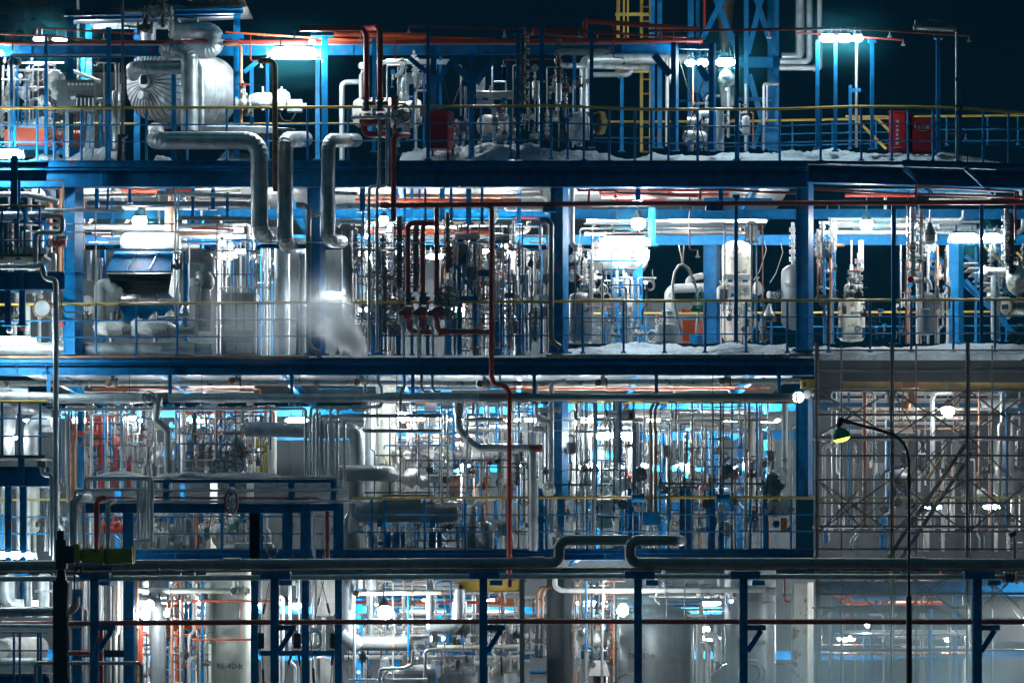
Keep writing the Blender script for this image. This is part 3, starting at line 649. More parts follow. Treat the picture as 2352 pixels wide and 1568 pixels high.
# far left dark gantry
gt = MB()
for a, b, w in (((150,-60),(620,290),.55),((215,0),(40,420),.35),((200,-20),(270,330),.3),((-40,95),(400,90),.18),((-40,215),(540,212),.22),((60,60),(240,300),.14),((-40,30),(140,170),.14),((420,-60),(430,130),.2),((300,80),(240,190),.12)):
    gt.ibeam(P(*a,26), P(*b,26), w)
mk('lattice_gantry', 'dark lattice gantry far behind at the upper left corner', 'gantry', [(None, gt, 'dark')])
# masts
pipe('tall dark steel mast in front of the round-ended drum', [(1048,-60),(1048,1200)], 24, 'iron', -.35, name='mast', cat='mast', seam=0)
mk('anchor_bracket', 'clamped foot of the tall mast on the upper deck edge', 'bracket', [('plate', MB().bar(P(1030,1160,-.35), P(1015,1375,-.3), .1, .03), 'dark'), ('clamp', MB().box(P(1048,1165,-.37), (.2,.1,.06)), 'dark')])
for i, (a, b) in enumerate((((1085,190),(1470,1130)),((1012,195),(782,1370)),((1082,190),(1570,1365)))):
    pipe(f"thin guy wire of the tall mast, {('reaching the blue strut','falling left','falling right to the deck')[i]}", [(*a,-.35),(*b,-.1)], 4.5, 'dark', -.3, name='guy_wire', cat='wire', seam=0)
pipe('pale round pole rising behind the shelter roof', [(667,-60),(667,700)], 26, 'galv', 6, name='mast', cat='mast')
# shelter roof over the drum
sh = [('roof_sheet', MB().prism([P(545,88,1.2),P(1400,68,1.2),P(2115,46,1.2),P(2115,58,1.2),P(1400,80,1.2),P(545,100,1.2)], (0,1.5,0)), 'dark')]
for a, b, w, Y in (((550,118),(2080,98),45,1.3),((575,165),(2060,128),28,1.5),((550,118),(2080,98),40,4.2)):
    sh.append(('roof_beam', MB().ibeam(P(*a,Y), P(*b,Y), L(w), .12), 'blue'))
for x, Y, y1 in ((600,1.4,1000),(1172,4.6,420),(2025,1.4,1370),(760,4.0,1000)): sh.append(('leg', MB().ibeam(P(x,1370,Y), P(x,130,Y), L(32), .14), 'blue'))
rb = MB()
for i in range(24): x = 1640+i*20; rb.box(P(x, 46-(x-1640)*.012+2, 1.9), (.03, 1.4, .03))
sh.append(('roof_ribs', rb, 'galv'))
mk('shelter', 'blue framed shelter roof with snow above the round-ended drum', 'shelter', sh)
snow('snow cap on the shelter roof above the drum', [(690,78),(760,42),(900,28),(1100,30),(1300,24),(1435,40)], 92, 1.3, 2.2, 3)
# lamps of the top left
tube_lamp('small bright lamp left of the gauge panel, right of two', 450, 600, 340, 2.6, 42)
tube_lamp('small bright lamp under the red line, left of two', 290, 385, 335, 3.2, 42)
tube_lamp('bright lamp cut by the left picture edge, near the top', -120, 32, 455, 1.2, 46)
tube_lamp('very bright lamp on the snow at the left end of the upper deck', -160, 205, 1315, -.6, 70)
# posts
for x, w, ya, yb, Y, c, lab in ((394,28,310,1370,.9,0,'blue post left of the gauge panel'),(930,36,262,1370,.4,45,'dark blue capped post right of the gauge panel'),(100,24,470,1370,.6,0,'dark blue post at the far left of the upper deck'),(155,20,640,1370,2.5,0,'bright blue post far left, behind the valves'),(708,30,500,1370,3,0,None),(1487,38,630,1380,1.9,0,'bright blue strut in front of the drum'),(548,16,940,1385,.1,0,None)):
    post(lab, x, w, ya, yb, Y, cap=c)
beam('thin blue conduit tray over the gauge panel', 120, 484, 1060, 484, 18, .8, w=.08)
pipe('galvanised conduit run above the gauge panel', [(110,470),(1060,472)], 17, 'galv', .6, name='conduit')
# gauge panel
a = P(565,685,1.0); b = P(805,955,1.0); w = b.x-a.x; hh = a.z-b.z; c = (a+b)/2
gp = [('cabinet', MB().box(c+V((-.1,.2,0)), (w+.2,.4,hh)), 'grey'), ('face', MB().box(c+V((0,-.01,0)), (w*.98,.02,hh*.98)), 'grey')]
for i in range(7):
    q = P(590+i*32.7,722,.97); gp.append(('gauge', MB().torus(q+V((0,-.02,0)),(0,1,0),.036,.004,16,5), 'black', [('dial', MB().cyl(q+V((0,-.02,0)), q, .034, 14), 'dialface'), ('needle', MB().bar(q+V((-.01,-.023,-.012)), q+V((.014,-.023,.018)), .005,.003), 'ink')]))
    q = P(590+i*32.7,790,.97); gp.append(('switch', MB().cyl(q+V((0,-.03,0)), q, .012, 8).bar(q+V((0,-.03,-.02)), q+V((0,-.03,.02)), .01), 'black'))
for i in range(5):
    x = 660+i*34; gp.append(('flow_tube', MB().cyl(P(x,915,.95), P(x,832,.95), .022, 8), 'offlamp', [('end_block', MB().box(P(x,832,.95),(.05,.05,.03)).box(P(x,915,.95),(.05,.05,.03)), 'black')]))
gp.append(('nameplate', MB().box(P(622,836,.97), (.12,.012,.07)), 'signwhite')); gp.append(('panel_switch', MB().cyl(P(590,845,.93), P(590,845,1.0), .018, 8), 'black'))
for x in (575,745,790): gp.append(('leg', MB().bar(P(x,1370,1.2), P(x,950,1.2), .07), 'galv'))
for i in range(7): gp.append(('tubing', MB().tube([P(595+i*24,955,1.0), P(598+i*23,1080,.95), P(620+i*12+i*i,1180,1.0), P(585+i*9,1260,1.1)], .009, 6), 'black'))
mk('gauge_panel', 'grey instrument panel with a row of seven round gauges', 'control panel', gp)
# drum
ax = V((math.cos(math.radians(54)), math.sin(math.radians(54)), 0)); hc = P(1335,712,2.9); rd = L(318,2.9); ln = 1.75
def head(c, d, dp): return [(-.001, rd)]+[(dp*math.sin(k*math.pi/16), rd*math.cos(k*math.pi/16)) for k in range(1, 8)]+[(dp, .02)]
body = MB(); prof = [(0, rd)]
for k in range(1, 5): t = ln*k/5; prof += [(t-.02,rd),(t-.015,rd*1.012),(t+.015,rd*1.012),(t+.02,rd)]
body.lathe(hc, ax, prof+[(ln, rd)], 48)
h1 = MB().lathe(hc, -ax, head(0,0,rd*.42), 48); h2 = MB().lathe(hc+ax*ln, ax, head(0,0,rd*.42), 48)
e = ax.cross(V((0,0,1))).normalized(); f = ax.cross(e)
sm = MB()
for i in range(34):
    g_ = i*2*math.pi/34; dv = e*math.cos(g_)+f*math.sin(g_)
    sm.tube([hc-ax*(rd*.42*math.sin(k*math.pi/16)+.004)+dv*rd*1.004*math.cos(k*math.pi/16) for k in (0,1.5,3,4.5,6,7.2)], .011, 4)
bs = hc-ax*(rd*.42)
dr = [('body', body, 'alu'), ('dished_end', h1, 'alu', [('radial_seams', sm, 'iron')]), ('dished_end', h2, 'alu'),
      ('manway_boss', MB().cyl(bs+ax*.06, bs-ax*.05, rd*.19, 24), 'alu', [('nameplate', MB().box(bs-ax*.06+V((0,0,.02)), (.16,.03,.19), Matrix.Rotation(math.radians(54-90),3,'Z')), 'ink')]),
      ('nozzle', MB().cyl(bs+V((0,0,-.32))+ax*.1, bs+V((0,0,-.32))-ax*.16, .09, 16), 'alu'),
      ('saddle', MB().box(P(1815,1010,4.3), (.3,.3,.35)), 'galv'), ('saddle', MB().box(P(1420,1010,3.6), (.3,.3,.45)), 'galv')]
mk('round_ended_drum', 'big insulated silver drum with radial seams on its dished end', 'vessel', dr)
# fat insulated pipes over the drum
pipe('fat silver riser looping over the top of the drum', [(1268,520),(1268,110,3.0),(1600,105,2.4),(1612,330,2.4)], 132, 'alu', 3.2, rad=1.0)
pipe('fat silver pipe making a U-turn right of the valve stack', [(1490,262,1.6),(1845,262,1.5),(1852,432,1.4),(1440,432,1.5)], 142, 'alu', 1.5, rad=.85)
pipe('fat silver downpipe in front of the drum', [(1400,430,2.6),(1455,430,1.0),(1620,428,.9),(1622,1125,.9)], 140, 'alu', 1.0, rad=.9)
pipe('fat level silver pipe across the face of the drum', [(1140,640,2.6),(1140,582,1.3),(1570,575,1.2)], 116, 'alu', 1.3, rad=.8)
pipe('slim silver downpipe close behind the fat downpipe', [(1560,560,1.6),(1722,560,1.5),(1722,1130,1.5)], 62, 'alu', 1.5, rad=.9)
pipe('fat silver pipe lying along the handrail and bending down through it', [(1330,1120,2.0),(1330,1202,-.5),(2218,1202,-.7),(2218,1640,-.7)], 146, 'alu', -.6, rad=.82)
mk('pipe_support', 'grey box supports under the U-turn pipe', 'bracket', [('block', MB().box(P(1620,182,1.6), (.36,.3,.08)), 'galv'), ('block', MB().box(P(1520,335,1.6), (.2,.3,.06)), 'galv')])
put('stack_dark', 1395, 235, .6, 1.05, 0, 'tall dark valve stack above the drum'); put('stack', 1462, 330, .7, .75, 0, 'short bright valve stack right of the tall dark stack')
put('valve_front', 1350, 105, .8, 1.3, 0, 'hand valve at the end of the level pipe by the mast')
pipe('level grey pipe from the mast to the valve stack', [(1065,108),(1385,105)], 28, 'galv', .8); pipe('short yellow pipe stub beside the mast', [(1060,222),(1180,235)], 18, 'yellow', .6)
put('valve', 1240, 238, .7, 1.1, 0)
pipe('coppery pipe bent down right of the drum', [(1930,382),(2062,382),(2062,1050)], 28, 'copper', 1.2, rad=1.5)
put('valve_white', 2080, 880, 1.1, 1.1); put('valve', 2110, 960, 1.3, .9)
mk('snow_tray', 'long pale tray under the drum with snow on it', 'tray', [(None, MB().prism([P(1710,1082,1.0),P(2352,1090,1.0),P(2352,1140,1.0),P(1740,1132,1.0)], (0,1.2,0)), 'grey')])
snow('snow on the long tray under the drum', [(1720,1060),(1800,1032),(2050,1040),(2352,1056),(X(1,150),1075),(X(1,310),1072),(X(1,380),1095)], 1092, 1.0, 1.1, 5, amp=.05)
# orange machines and snow at left
mk('machine_casing', 'orange machine casing under snow behind the left handrail', 'machine', [('casing', MB().prism([P(35,1110,1.6),P(150,1092,1.6),P(480,1110,1.6),P(480,1275,1.6),P(35,1275,1.6)], (0,1.2,0)), 'orange'), ('hatch', MB().box(P(440,1190,1.55), (.14,.05,.3)), 'orange'), ('skid', MB().box(P(260,1290,2.1), (1.3,1.0,.1)), 'blue')])
q = P(600,1195,1.8); mk('machine_drum', 'orange round machine drum right of the orange casing', 'machine', [('shell', MB().cyl(P(500,1195,1.9), P(690,1195,1.9), L(78,1.8), 24), 'orange'), ('end_cover', MB().lathe(P(690,1195,1.9),(1,0,0),[(0,L(78)),(.04,L(70)),(.07,L(30)),(.08,0)],24), 'orange'), ('foot', MB().box(P(590,1310,1.9),(.5,.4,.18)), 'blue')])
snow('snow lying on the orange machine casing', [(140,1060),(200,1010),(300,1000),(390,985),(452,1050)], 1100, 1.6, .9, 7)
snow('lumpy snow bank at the left end of the upper deck', [(215,1340),(330,1270),(430,1280),(520,1330),(690,1232),(830,1235),(900,1280),(1010,1262),(1030,1320)], 1376, .4, 1.4, 9, amp=.22)
snow('small snow lump under the fat level pipe', [(1300,1360),(1340,1325),(1440,1310),(1470,1360)], 1376, .3, .7, 10, amp=.2)
snow('snow left of the fat downpipe elbow, upper deck', [(1830,1350),(1880,1290),(2150,1282),(2352,1300),(X(1,40),1350)], 1376, 1.2, 1.2, 12)
upright_vessel('slim upright silver pot left of the mast', 990, 66, 775, 1290, 1.3, 'alu', name='vessel', seams=(870,1010,1140))
# left clutter
fill_v(0, 420, 560, 1280, 9, 1.5, 3.5, 10, 30, ['white','galv','blue','alu','galv'])
fill_v(820, 1040, 540, 1300, 5, 1.5, 3.5, 10, 26, ['white','galv','blue','alu'])
fill_h(0, 560, 520, 960, 6, 1.4, 3.4, 10, 26, ['white','galv','alu'])
scatter(['valve','valve_front','stack','wrap','trans_grey','gauge','stack_white','coil','valve_white'], 0, 540, 520, 1240, 26, .9, 3.0, .8, 1.4)
scatter(['valve','jbox','coil','trans_grey','stack','gauge'], 830, 1040, 560, 1200, 8, .9, 2.6, .8, 1.3)
put('wrap', 470, 690, 2.0, .85, 0, 'large plastic-wrapped bundle above the gauge panel')
pipe('thick pale pipe sloping down behind the gauge panel', [(600,600),(860,700)], 30, 'white', 2.4)
# ---- T01
T(0,1)
tube_lamp('long very bright lamp hanging from the frame beam', 150, 602, 458, .35, 92)
put('trans_grey', 530, 380, .8, .7, 0, 'small fitting perched above the long bright lamp')
pipe('rusty gooseneck pole running down between the fat downpipes', [(85,545),(95,520),(212,522),(214,1390),(216,1640)], 46, 'rust', -1.0, name='gooseneck_pole', rad=1.2)
post('dark double post right of the long bright lamp', 640, 58, 290, 1370, .6, shape='h'); post('bright blue post behind the long bright lamp', 578, 38, 500, 1370, 3.0)
post('bright blue post behind the rusty pole', 150, 30, 495, 1370, 3.0); post('blue post left of the rusty pole', 15, 34, 560, 1370, 2.6)
beam('blue cap beam on the double post', 520, 295, 715, 298, 30, .5, w=.2)
T(0,0); beam('short blue bracket beam right of the drum', 1895, 318, 2085, 310, 42, 1.0); beam('blue knee brace right of the coppery pipe', 2085, 620, 2200, 530, 36, 1.2); T(0,1)
pipe('red fire riser bent over at the top, left of two', [(428,246),(962,243),(995,300),(995,842)], 50, 'red', -.3, name='fire_riser', rad=1.3)
pipe('red fire riser bent over at the top, right of two', [(960,245,1.0),(1085,238,-.2),(1112,260,-.3),(1112,842,-.3)], 50, 'red', -.3, name='fire_riser', rad=1.0)
for x, nm in ((995,'left'),(1112,'right')):
    c = P(x,885,-.3)
    mk('deluge_valve', f'dark deluge valve with red clapper body under the {nm} red riser', 'valve', [('body', MB().cyl(P(x,842,-.3), P(x,950,-.3), L(25), 14).ball(c, L(34), 12, 8), 'iron'), ('flange', flange(MB(), P(x,848,-.3), (0,0,1), L(27)), 'red'), ('flange', flange(MB(), P(x,938,-.3), (0,0,1), L(27)), 'iron'), ('clapper_body', MB().ball(P(x+5,1025,-.25), L(60), 16, 10, (1,1,.95)), 'red', [('cover', flange(MB(), P(x+60,1025,-.25), (1,.1,0), L(38)), 'red'), ('cover', flange(MB(), P(x-52,1020,-.25), (1,.1,0), L(30)), 'red')]), ('side_port', MB().cyl(c, c+V((L(70),0,0)), .045, 12), 'iron')])
pipe('red bend joining the two deluge valves', [(975,1070),(985,1150),(1180,1152)], 56, 'red', -.1, rad=1.2, fl=(.1,)); pipe('second red bend joining the deluge valves', [(1112,1070),(1118,1150),(1200,1152)], 50, 'red', .1, rad=1.0)
mk('valve_actuator', 'red box-topped actuator right of the twin red risers', 'actuator', [('casing', MB().box(P(1236,872,-.1), (L(56),.16,L(72))), 'red'), ('lid', MB().box(P(1236,832,-.1), (L(66),.19,.03)), 'red'), ('stem', MB().cyl(P(1236,1130,-.1), P(1236,910,-.1), L(15), 12), 'red'), ('mount', flange(MB(), P(1236,925,-.1), (0,0,1), L(22)), 'iron')])
put('valve_front', 1300, 1000, -.2, 1.5, 0, 'iron handwheel valve right of the red actuator')
pipe('red pipe dropping from the upper deck into the red header', [(1352,1156,.6),(1262,1156,-.3),(1228,1180,-.4),(1228,1890,-.4)], 47, 'red', -.4, name='fire_riser', rad=1.0)
pipe('grey level pipe in front of the deluge valves', [(862,1008),(1250,1000)], 30, 'galv', -.5)
for x, xb, nm in ((1105,1018,'left'),(1172,1086,'right')):
    pipe(f'long grey downpipe bent aside below the upper deck, {nm} of a pair', [(x,1005),(x,1590),(xb,1598),(xb,3010)], 27, 'galv', -.5, rad=1.4)
pipe('fat silver downpipe through the upper deck, middle of three', [(470,1190,2.0),(415,1192,.2),(300,1200,-.6),(300,2090,-.6),(345,2100,-.2),(480,2110,1.2)], 132, 'alu', -.6, rad=.8)
pipe('fat silver downpipe through the upper deck, right of three', [(905,1200,1.6),(820,1200,.0),(668,1203,-.6),(668,2050,-.6),(720,2060,-.3),(820,2070,1.0)], 116, 'alu', -.6, rad=.8)
T(1,0)
pipe('lower elbow of the fat silver downpipe, left of three', [(2220,0,-.7),(2220,505,-.7),(2300,515,-.2),(2420,515,1.2)], 142, 'alu', -.7, rad=.75)
T(0,1)
pipe('slanting thick red pipe behind the twin risers', [(620,292),(1510,302,1.0)], 44, 'orange', .9, name='spray_line', collars=())
pipe('bright orange-red pipe fading right behind the frame post', [(600,330,1.2),(900,345,1.2),(1560,322,1.3),(2100,338,2.0)], 24, 'orange', 1.2, name='spray_line')
pipe('thin dark red spray line at the very top, right of the risers', [(1358,250),(1358,226),(1770,231),(2352,262),(X(0,3350),292)], 17, 'red', .3, name='spray_line')
pipe('thin red drop pipe ending in a nozzle under the frame beam', [(1240,320),(1242,512),(1335,525)], 12, 'red', .6, name='spray_line')
for x, y in ((1358,255),(2172,292),(380,295),(945,318),(1335,555),(2168,545)): put('sprinkler', x, y, .4, 1.15)
pipe('galvanised conduit clipped under the red fire main', [(X(0,-2100),385),(2352,380),(3400,372)], 12, 'galv', 1.3, name='conduit')
post('dark front post with lamp bracket, right of the risers', 1523, 30, 240, 1370, -.1, cap=42); post('dark blue column with knee braces, left of two', 1570, 58, 390, 1370, .9, shape='h'); post('dark blue column with knee braces, right of two', 1893, 56, 470, 1370, .9, shape='h')
post('bright blue post behind the red actuator', 1413, 34, 545, 1200, 2.5); post('bright blue slim post left of the red cabinet', 1627, 26, 480, 930, 2.6); post('bright blue post right of the pale motor', 2180, 34, 480, 1300, 2.6); post('dark post in front of the wrapped pump', 2290, 32, 300, 1370, .2, cap=70); post('blue post behind the twin risers', 1061, 32, 335, 1300, 1.0, cap=60)
for i, (a, b) in enumerate((((1360,492),(1512,622)),((1760,485),(1605,690)),((1735,535),(1872,690)),((2090,495),(1935,715)))):
    beam(f"dark blue knee brace under the frame beam, {ordw(i+1)} from left", *a, *b, 40, .8, w=.12)
for i, (a, b) in enumerate((((1640,640),(1790,1200)),((1850,600),(1725,930)))): pipe(f"thin crossed tie rod behind the red cabinet, {('falling right','falling left')[i]}", [a, b], 8, 'dark', 1.0, name='tie_rod', cat='rod')
# red cabinet
a = P(1505,940,.35); b = P(1690,1270,.35); w = b.x-a.x; hh = a.z-b.z; c = (a+b)/2; dd = L(52)/math.tan(math.radians(32))
cb = MB().prism([a, V((b.x,a.y,a.z)), b, V((a.x,b.y,b.z))], (L(50), .34, 0))
lg = [MB().bar(P(x,1370,Y), P(x,1255,Y), .045) for x, Y in ((1515,.4),(1692,.4),(1735,.66),(1560,.66))]
mk('fire_cabinet', 'dark red hose cabinet on legs behind the upper handrail', 'cabinet', [('body', cb, 'cabred'), ('latch', MB().box(P(1705,1080,.40), (.12,.05,.05)), 'galv'), ('door', MB().box(c+V((0,-.012,0)), (w*.94,.02,hh*.96)), 'cabred')]+[('leg', l, 'cabred') for l in lg])
# pale equipment
fill_h(1080, 1760, 505, 545, 2, 2.5, 3.2, 26, 40, ['white'], .8)
pipe('pale pipe looping down behind the right red riser', [(1300,500),(1300,620),(1240,655)], 36, 'white', 2.3)
pipe('insulated pale elbow pipe behind the knee-braced column', [(1520,672),(1330,672),(1312,720),(1312,860)], 96, 'alu', 2.4, rad=.9)
pipe('grey-white bent pipe left of the deluge valves', [(945,702),(786,704),(786,1370)], 46, 'alu', 1.8, rad=1.0)
upright_vessel('small upright pot behind the left red riser', 952, 42, 630, 850, 1.7, 'alu', name='vessel'); put('gauge', 957, 640, 1.7, 1.2)
def level_vessel(label, x0, x1, y, w, Y, m, rz=0, name='vessel', cat='vessel', extra=(), bands=2):
    a, b = P(x0, y, Y), P(x1, y, Y); r = L(w, Y)/2; b = a+Matrix.Rotation(rz,3,'Z') @ (b-a); d = (b-a).normalized(); l = (b-a).length; dm = min(r*.5, l*.3)
    prof = [(0,0),(.01,r*.3),(dm*.3,r*.78),(dm,r)]
    for k in range(1, bands+1): t = dm+(l-2*dm)*k/(bands+1); prof += [(t-.015,r),(t-.01,r*1.015),(t+.01,r*1.015),(t+.015,r)]
    prof += [(l-dm,r),(l-dm*.3,r*.78),(l-.01,r*.3),(l,0)]
    sad = [('saddle', MB().box(a.lerp(b,t)-V((0,0,r*1.05)), (.12,r*1.5,r*.6), Matrix.Rotation(rz,3,'Z')), 'blue') for t in (.25,.75)]
    return mk(name, label, cat, [('shell', MB().lathe(a, d, prof, 32), m)]+sad+list(extra))
level_vessel('white level drum behind the deluge valves', 868, 1480, 965, 255, 3.2, 'white'); level_vessel('brass-ended level exchanger right of the red cabinet', 1960, 2300, 1070, 190, 2.4, 'white', .5)
put('wrap_long', 110, 850, 2.0, .8, 0, 'big plastic-wrapped unit behind the rusty pole'); put('wrap', 270, 850, 1.9, .8, 0, 'upright plastic-wrapped lump right of the rusty pole')
mk('junction_cabinet', 'light grey box beside the plastic-wrapped unit', 'junction box', [('body', MB().box(P(385,908,1.9), (L(130),.25,L(105))), 'grey'), ('gland', MB().cyl(P(415,895,1.7), P(480,895,1.7), .03, 8), 'white')])
pipe('black hanging cable loop under the light grey box', [(250,960),(280,1030),(350,1035),(395,965)], 7, 'black', 1.8, name='cable', cat='cable', rad=4)
level_vessel('pale pump barrel right of the red cabinet', 1930, 2255, 815, 72, 1.8, 'white', 0, 'pump', 'pump', bands=5); upright_vessel('small pale tank behind the knee braces', 1972, 76, 655, 800, 2.6, 'white', name='vessel')
pipe('pale pipe bent down right of the red cabinet', [(1935,882),(2085,884),(2090,1230)], 42, 'white', 1.7); 
mk('warning_tag', 'small red tag with white characters hung on a pale pipe', 'sign', [('plate', MB().box(P(2142,952,1.4), (L(40),.012,L(42))), 'cabred'), ('lettering', flat_text('しめ', L(22), P(2142,952,1.4)+V((0,-.011,0))), 'signwhite')])
scatter(['valve','gauge','stack_dark','coil','valve_white','trans_grey','jbox','stack','trans_blue','valve_front'], 1150, 1500, 640, 1330, 14, .8, 2.6, .8, 1.3)
scatter(['valve','gauge','coil','jbox','trans_grey','stack','wrap'], 1740, 2352, 820, 1330, 16, .8, 2.6, .8, 1.3)
fill_v(1150, 1520, 560, 1330, 5, 1.2, 3.0, 10, 26, ['white','galv','blue']); fill_v(1740, 2352, 560, 1330, 7, 1.2, 3.0, 10, 30, ['white','galv','blue','alu'])
snow('lumpy snow bank around the red cabinet legs', [(1265,1360),(1300,1300),(1420,1230),(1500,1218),(1700,1240),(1790,1215),(1960,1240),(2200,1225),(2352,1212),(X(0,2138+100),1240)], 1372, .5, 1.6, 15, amp=.3)
# ---- T02
T(0,2)
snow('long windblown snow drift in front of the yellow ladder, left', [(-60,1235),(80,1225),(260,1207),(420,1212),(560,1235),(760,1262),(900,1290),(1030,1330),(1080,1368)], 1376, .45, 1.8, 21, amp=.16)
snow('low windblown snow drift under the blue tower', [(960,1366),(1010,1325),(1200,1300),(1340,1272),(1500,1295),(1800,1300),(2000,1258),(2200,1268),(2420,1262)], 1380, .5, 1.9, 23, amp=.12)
for x, w, ya, yb, Y, c, lab in ((153,32,290,1370,.1,70,'dark capped post left of the unlit caged lamp'),(357,32,256,1270,.1,62,'dark capped post crossing the unlit caged lamp, left'),(783,32,288,1265,.1,62,'dark capped post crossing the unlit caged lamp, right'),(38,34,480,1000,2.6,0,'bright blue post behind the flanged stack'),(636,30,475,985,2.6,0,'blue post behind the silver elbow'),(1042,30,500,1300,5,0,'blue post left of the yellow ladder'),(1305,36,-60,1270,4.5,0,'blue tower leg right of the yellow ladder, first'),(1365,40,-60,1270,5.2,0,'blue tower leg right of the yellow ladder, second'),(2025,34,300,1372,.1,44,'dark capped post in front of the lattice tower')):
    post(lab, x, w, ya, yb, Y, cap=c)
T(0,2)
column('dark blue frame column at the end of the fire main', 1460, 1502, 1530, 365, 1290, .8); column('dark blue frame column between the small lamps', 1785, 1825, 1850, 375, 1290, .8)
for i, (a, b) in enumerate((((1320,470),(1455,640)),((1700,560),(1782,690)))): beam(f"dark blue knee brace at the right end of the frame beam, {('left','right')[i]}", *a, *b, 45, .8, w=.14)
beam('short blue beam right of the fire main end', 1530, 400, 1830, 405, 42, .9); beam('blue rail between frame columns', 1530, 862, 1640, 862, 22, 1.2)
# ladder
ld = [('stringer', MB().bar(P(1210,1300,5), P(1210,-60,5), L(26,5), .05), 'yellow'), ('stringer', MB().bar(P(1282,1300,5.4), P(1282,-60,5.4), L(14,5), .05), 'yellow')]
for y in range(-30, 1290, 124): ld.append(('rung', MB().cyl(P(1212,y+90,5), P(1282,y+90,5.3), .02, 6), 'yellow'))
for x, Y in ((1003,4.6),(1018,5.2),(1060,4.4),(1094,4.4)): ld.append(('cage_bar', MB().bar(P(x,612,Y), P(x,-60,Y), L(15,5), .03), 'yellow'))
for y in (125,610): ld.append(('cage_hoop', MB().bar(P(990,y,4.4), P(1285,y,4.6), .03, L(26,5)).bar(P(990,y,4.4), P(1012,y,5.4), .03, L(26,5)), 'yellow'))
mk('caged_ladder', 'yellow caged ladder climbing out of the picture', 'ladder', ld)
# red pipes
pipe('bright red pipe with gooseneck rising from the fire main', [(728,335),(728,180),(790,182),(1600,245),(1700,250)], 42, 'red', 1.4, name='fire_riser', rad=.7, fl=(1.3,))
pipe('upright red pipe beside the lattice tower', [(1748,-60),(1748,245)], 22, 'red', 5.0)
pipe('thin red flanged spray line above the caged lamp', [(278,270),(282,242),(700,260),(1035,272),(1062,320)], 20, 'red', .2, name='spray_line', fl=(2.85,))
pipe('orange-red pipe behind the thin spray line', [(190,320),(195,284),(420,300),(720,318)], 22, 'orange', 1.1, name='spray_line', fl=(1.9,))
pipe('short red flanged line running right above the fire main', [(826,322),(832,282),(1350,308),(1590,318)], 18, 'red', .9, name='spray_line', fl=(1.06,))
pipe('long thin dark red spray line crossing the lattice tower', [(1272,268),(X(3,-4276+700),246),(X(3,-4276+1040),252),(X(3,-4276+1880),305)], 22, 'red', 0.0, name='spray_line')
for x in (1375,1475): pipe(None, [(x,330),(x,262),(x-30,258)], 18, 'red', .8, fl=(1.5,), group='red stubs on the fire main')
pipe('thin red drop pipe right of the caged lamp', [(970,190),(970,495),(1060,500)], 12, 'red', .3, name='spray_line')
for x, y in ((38,285),(275,272),(675,290),(1062,528),(30,540),(2305,300)): put('sprinkler', x, y, .25, 1.15)
pipe('thin red branch line under the frame beam left', [(40,512),(435,508)], 12, 'red', 1.8, name='spray_line')
tube_lamp('unlit caged lamp with two tubes under the fire main', 465, 935, 440, .2, 62, False)
# silver pipes
pipe('fat bright upright silver pipe left of the dark capped post', [(1620,505,4.5),(722,505,3.2),(722,960,3.2)], 84, 'alu', 3.4, rad=.8)
pipe('silver pipe bent over behind the caged lamp', [(1290,582,4.6),(520,560,2.6),(497,580,2.5),(497,900,2.5)], 46, 'alu', 3, rad=.9)
pipe('short level silver pipe left of the ladder', [(795,640),(1090,640),(1130,600)], 46, 'alu', 4.2, fl=(.75,))
put('stack_dark', 192, 905, .6, 1.55, 0, 'tall dark flanged stack left of the thin gauge post'); put('stack_dark', 500, 760, 1.0, 1.0, 0, 'dark flanged stack under the bent silver pipe'); put('gauge', 300, 660, 1.0, 1.2)
upright_vessel('slim grey pot with gauge behind the thin post', 308, 68, 690, 860, 1.6, 'alu', name='vessel'); upright_vessel('narrow grey sight pot under the dark stack', 505, 50, 710, 880, .9, 'alu', name='vessel')
pipe('thin grey tubing hoop left of the thin post', [(186,640),(188,606),(298,606),(298,1200)], 11, 'galv', .7, name='tubing'); pipe('thin grey tubing right of the thin post', [(400,1180),(402,575),(500,577)], 11, 'galv', .7, name='tubing')
mk('warning_tag', 'small red and white tag hung by the dark flanged stack', 'sign', [('plate', MB().box(P(565,748,.8), (L(26),.012,L(40))), 'cabred'), ('mark', MB().box(P(565,748,.79), (L(12),.012,L(18))), 'signwhite')])
c = P(850,1053,1.6); mk('exchanger_end', 'brassy flanged exchanger end right of the plastic-wrapped pump', 'exchanger', [('channel', MB().cyl(P(770,1053,1.9), c, L(88), 24), 'iron'), ('girth_flange', MB().cyl(c-V((.02,0,0)), c+V((.05,.02,0)), L(102), 28).bolts(c+V((.02,.01,0)), (1,.3,0), L(92), 16, .014, .07), 'brass'), ('cover', MB().cyl(c+V((.05,.02,0)), c+V((.1,.03,0)), L(94), 28), 'brass')])
put('wrap', 680, 1100, .9, 1.25, 0, 'bulky plastic-wrapped pump left of the brassy exchanger end')
scatter(['valve','gauge','coil','trans_grey','valve_front','stack','valve_white','trans_blue'], 0, 620, 940, 1220, 18, .6, 2.0, .8, 1.3)
scatter(['valve_white','gauge','valve','trans_grey'], 380, 760, 720, 930, 7, 1.0, 2.5, .8, 1.2)
fill_v(0, 640, 700, 1260, 6, 1.2, 3, 10, 26, ['white','galv','alu'])
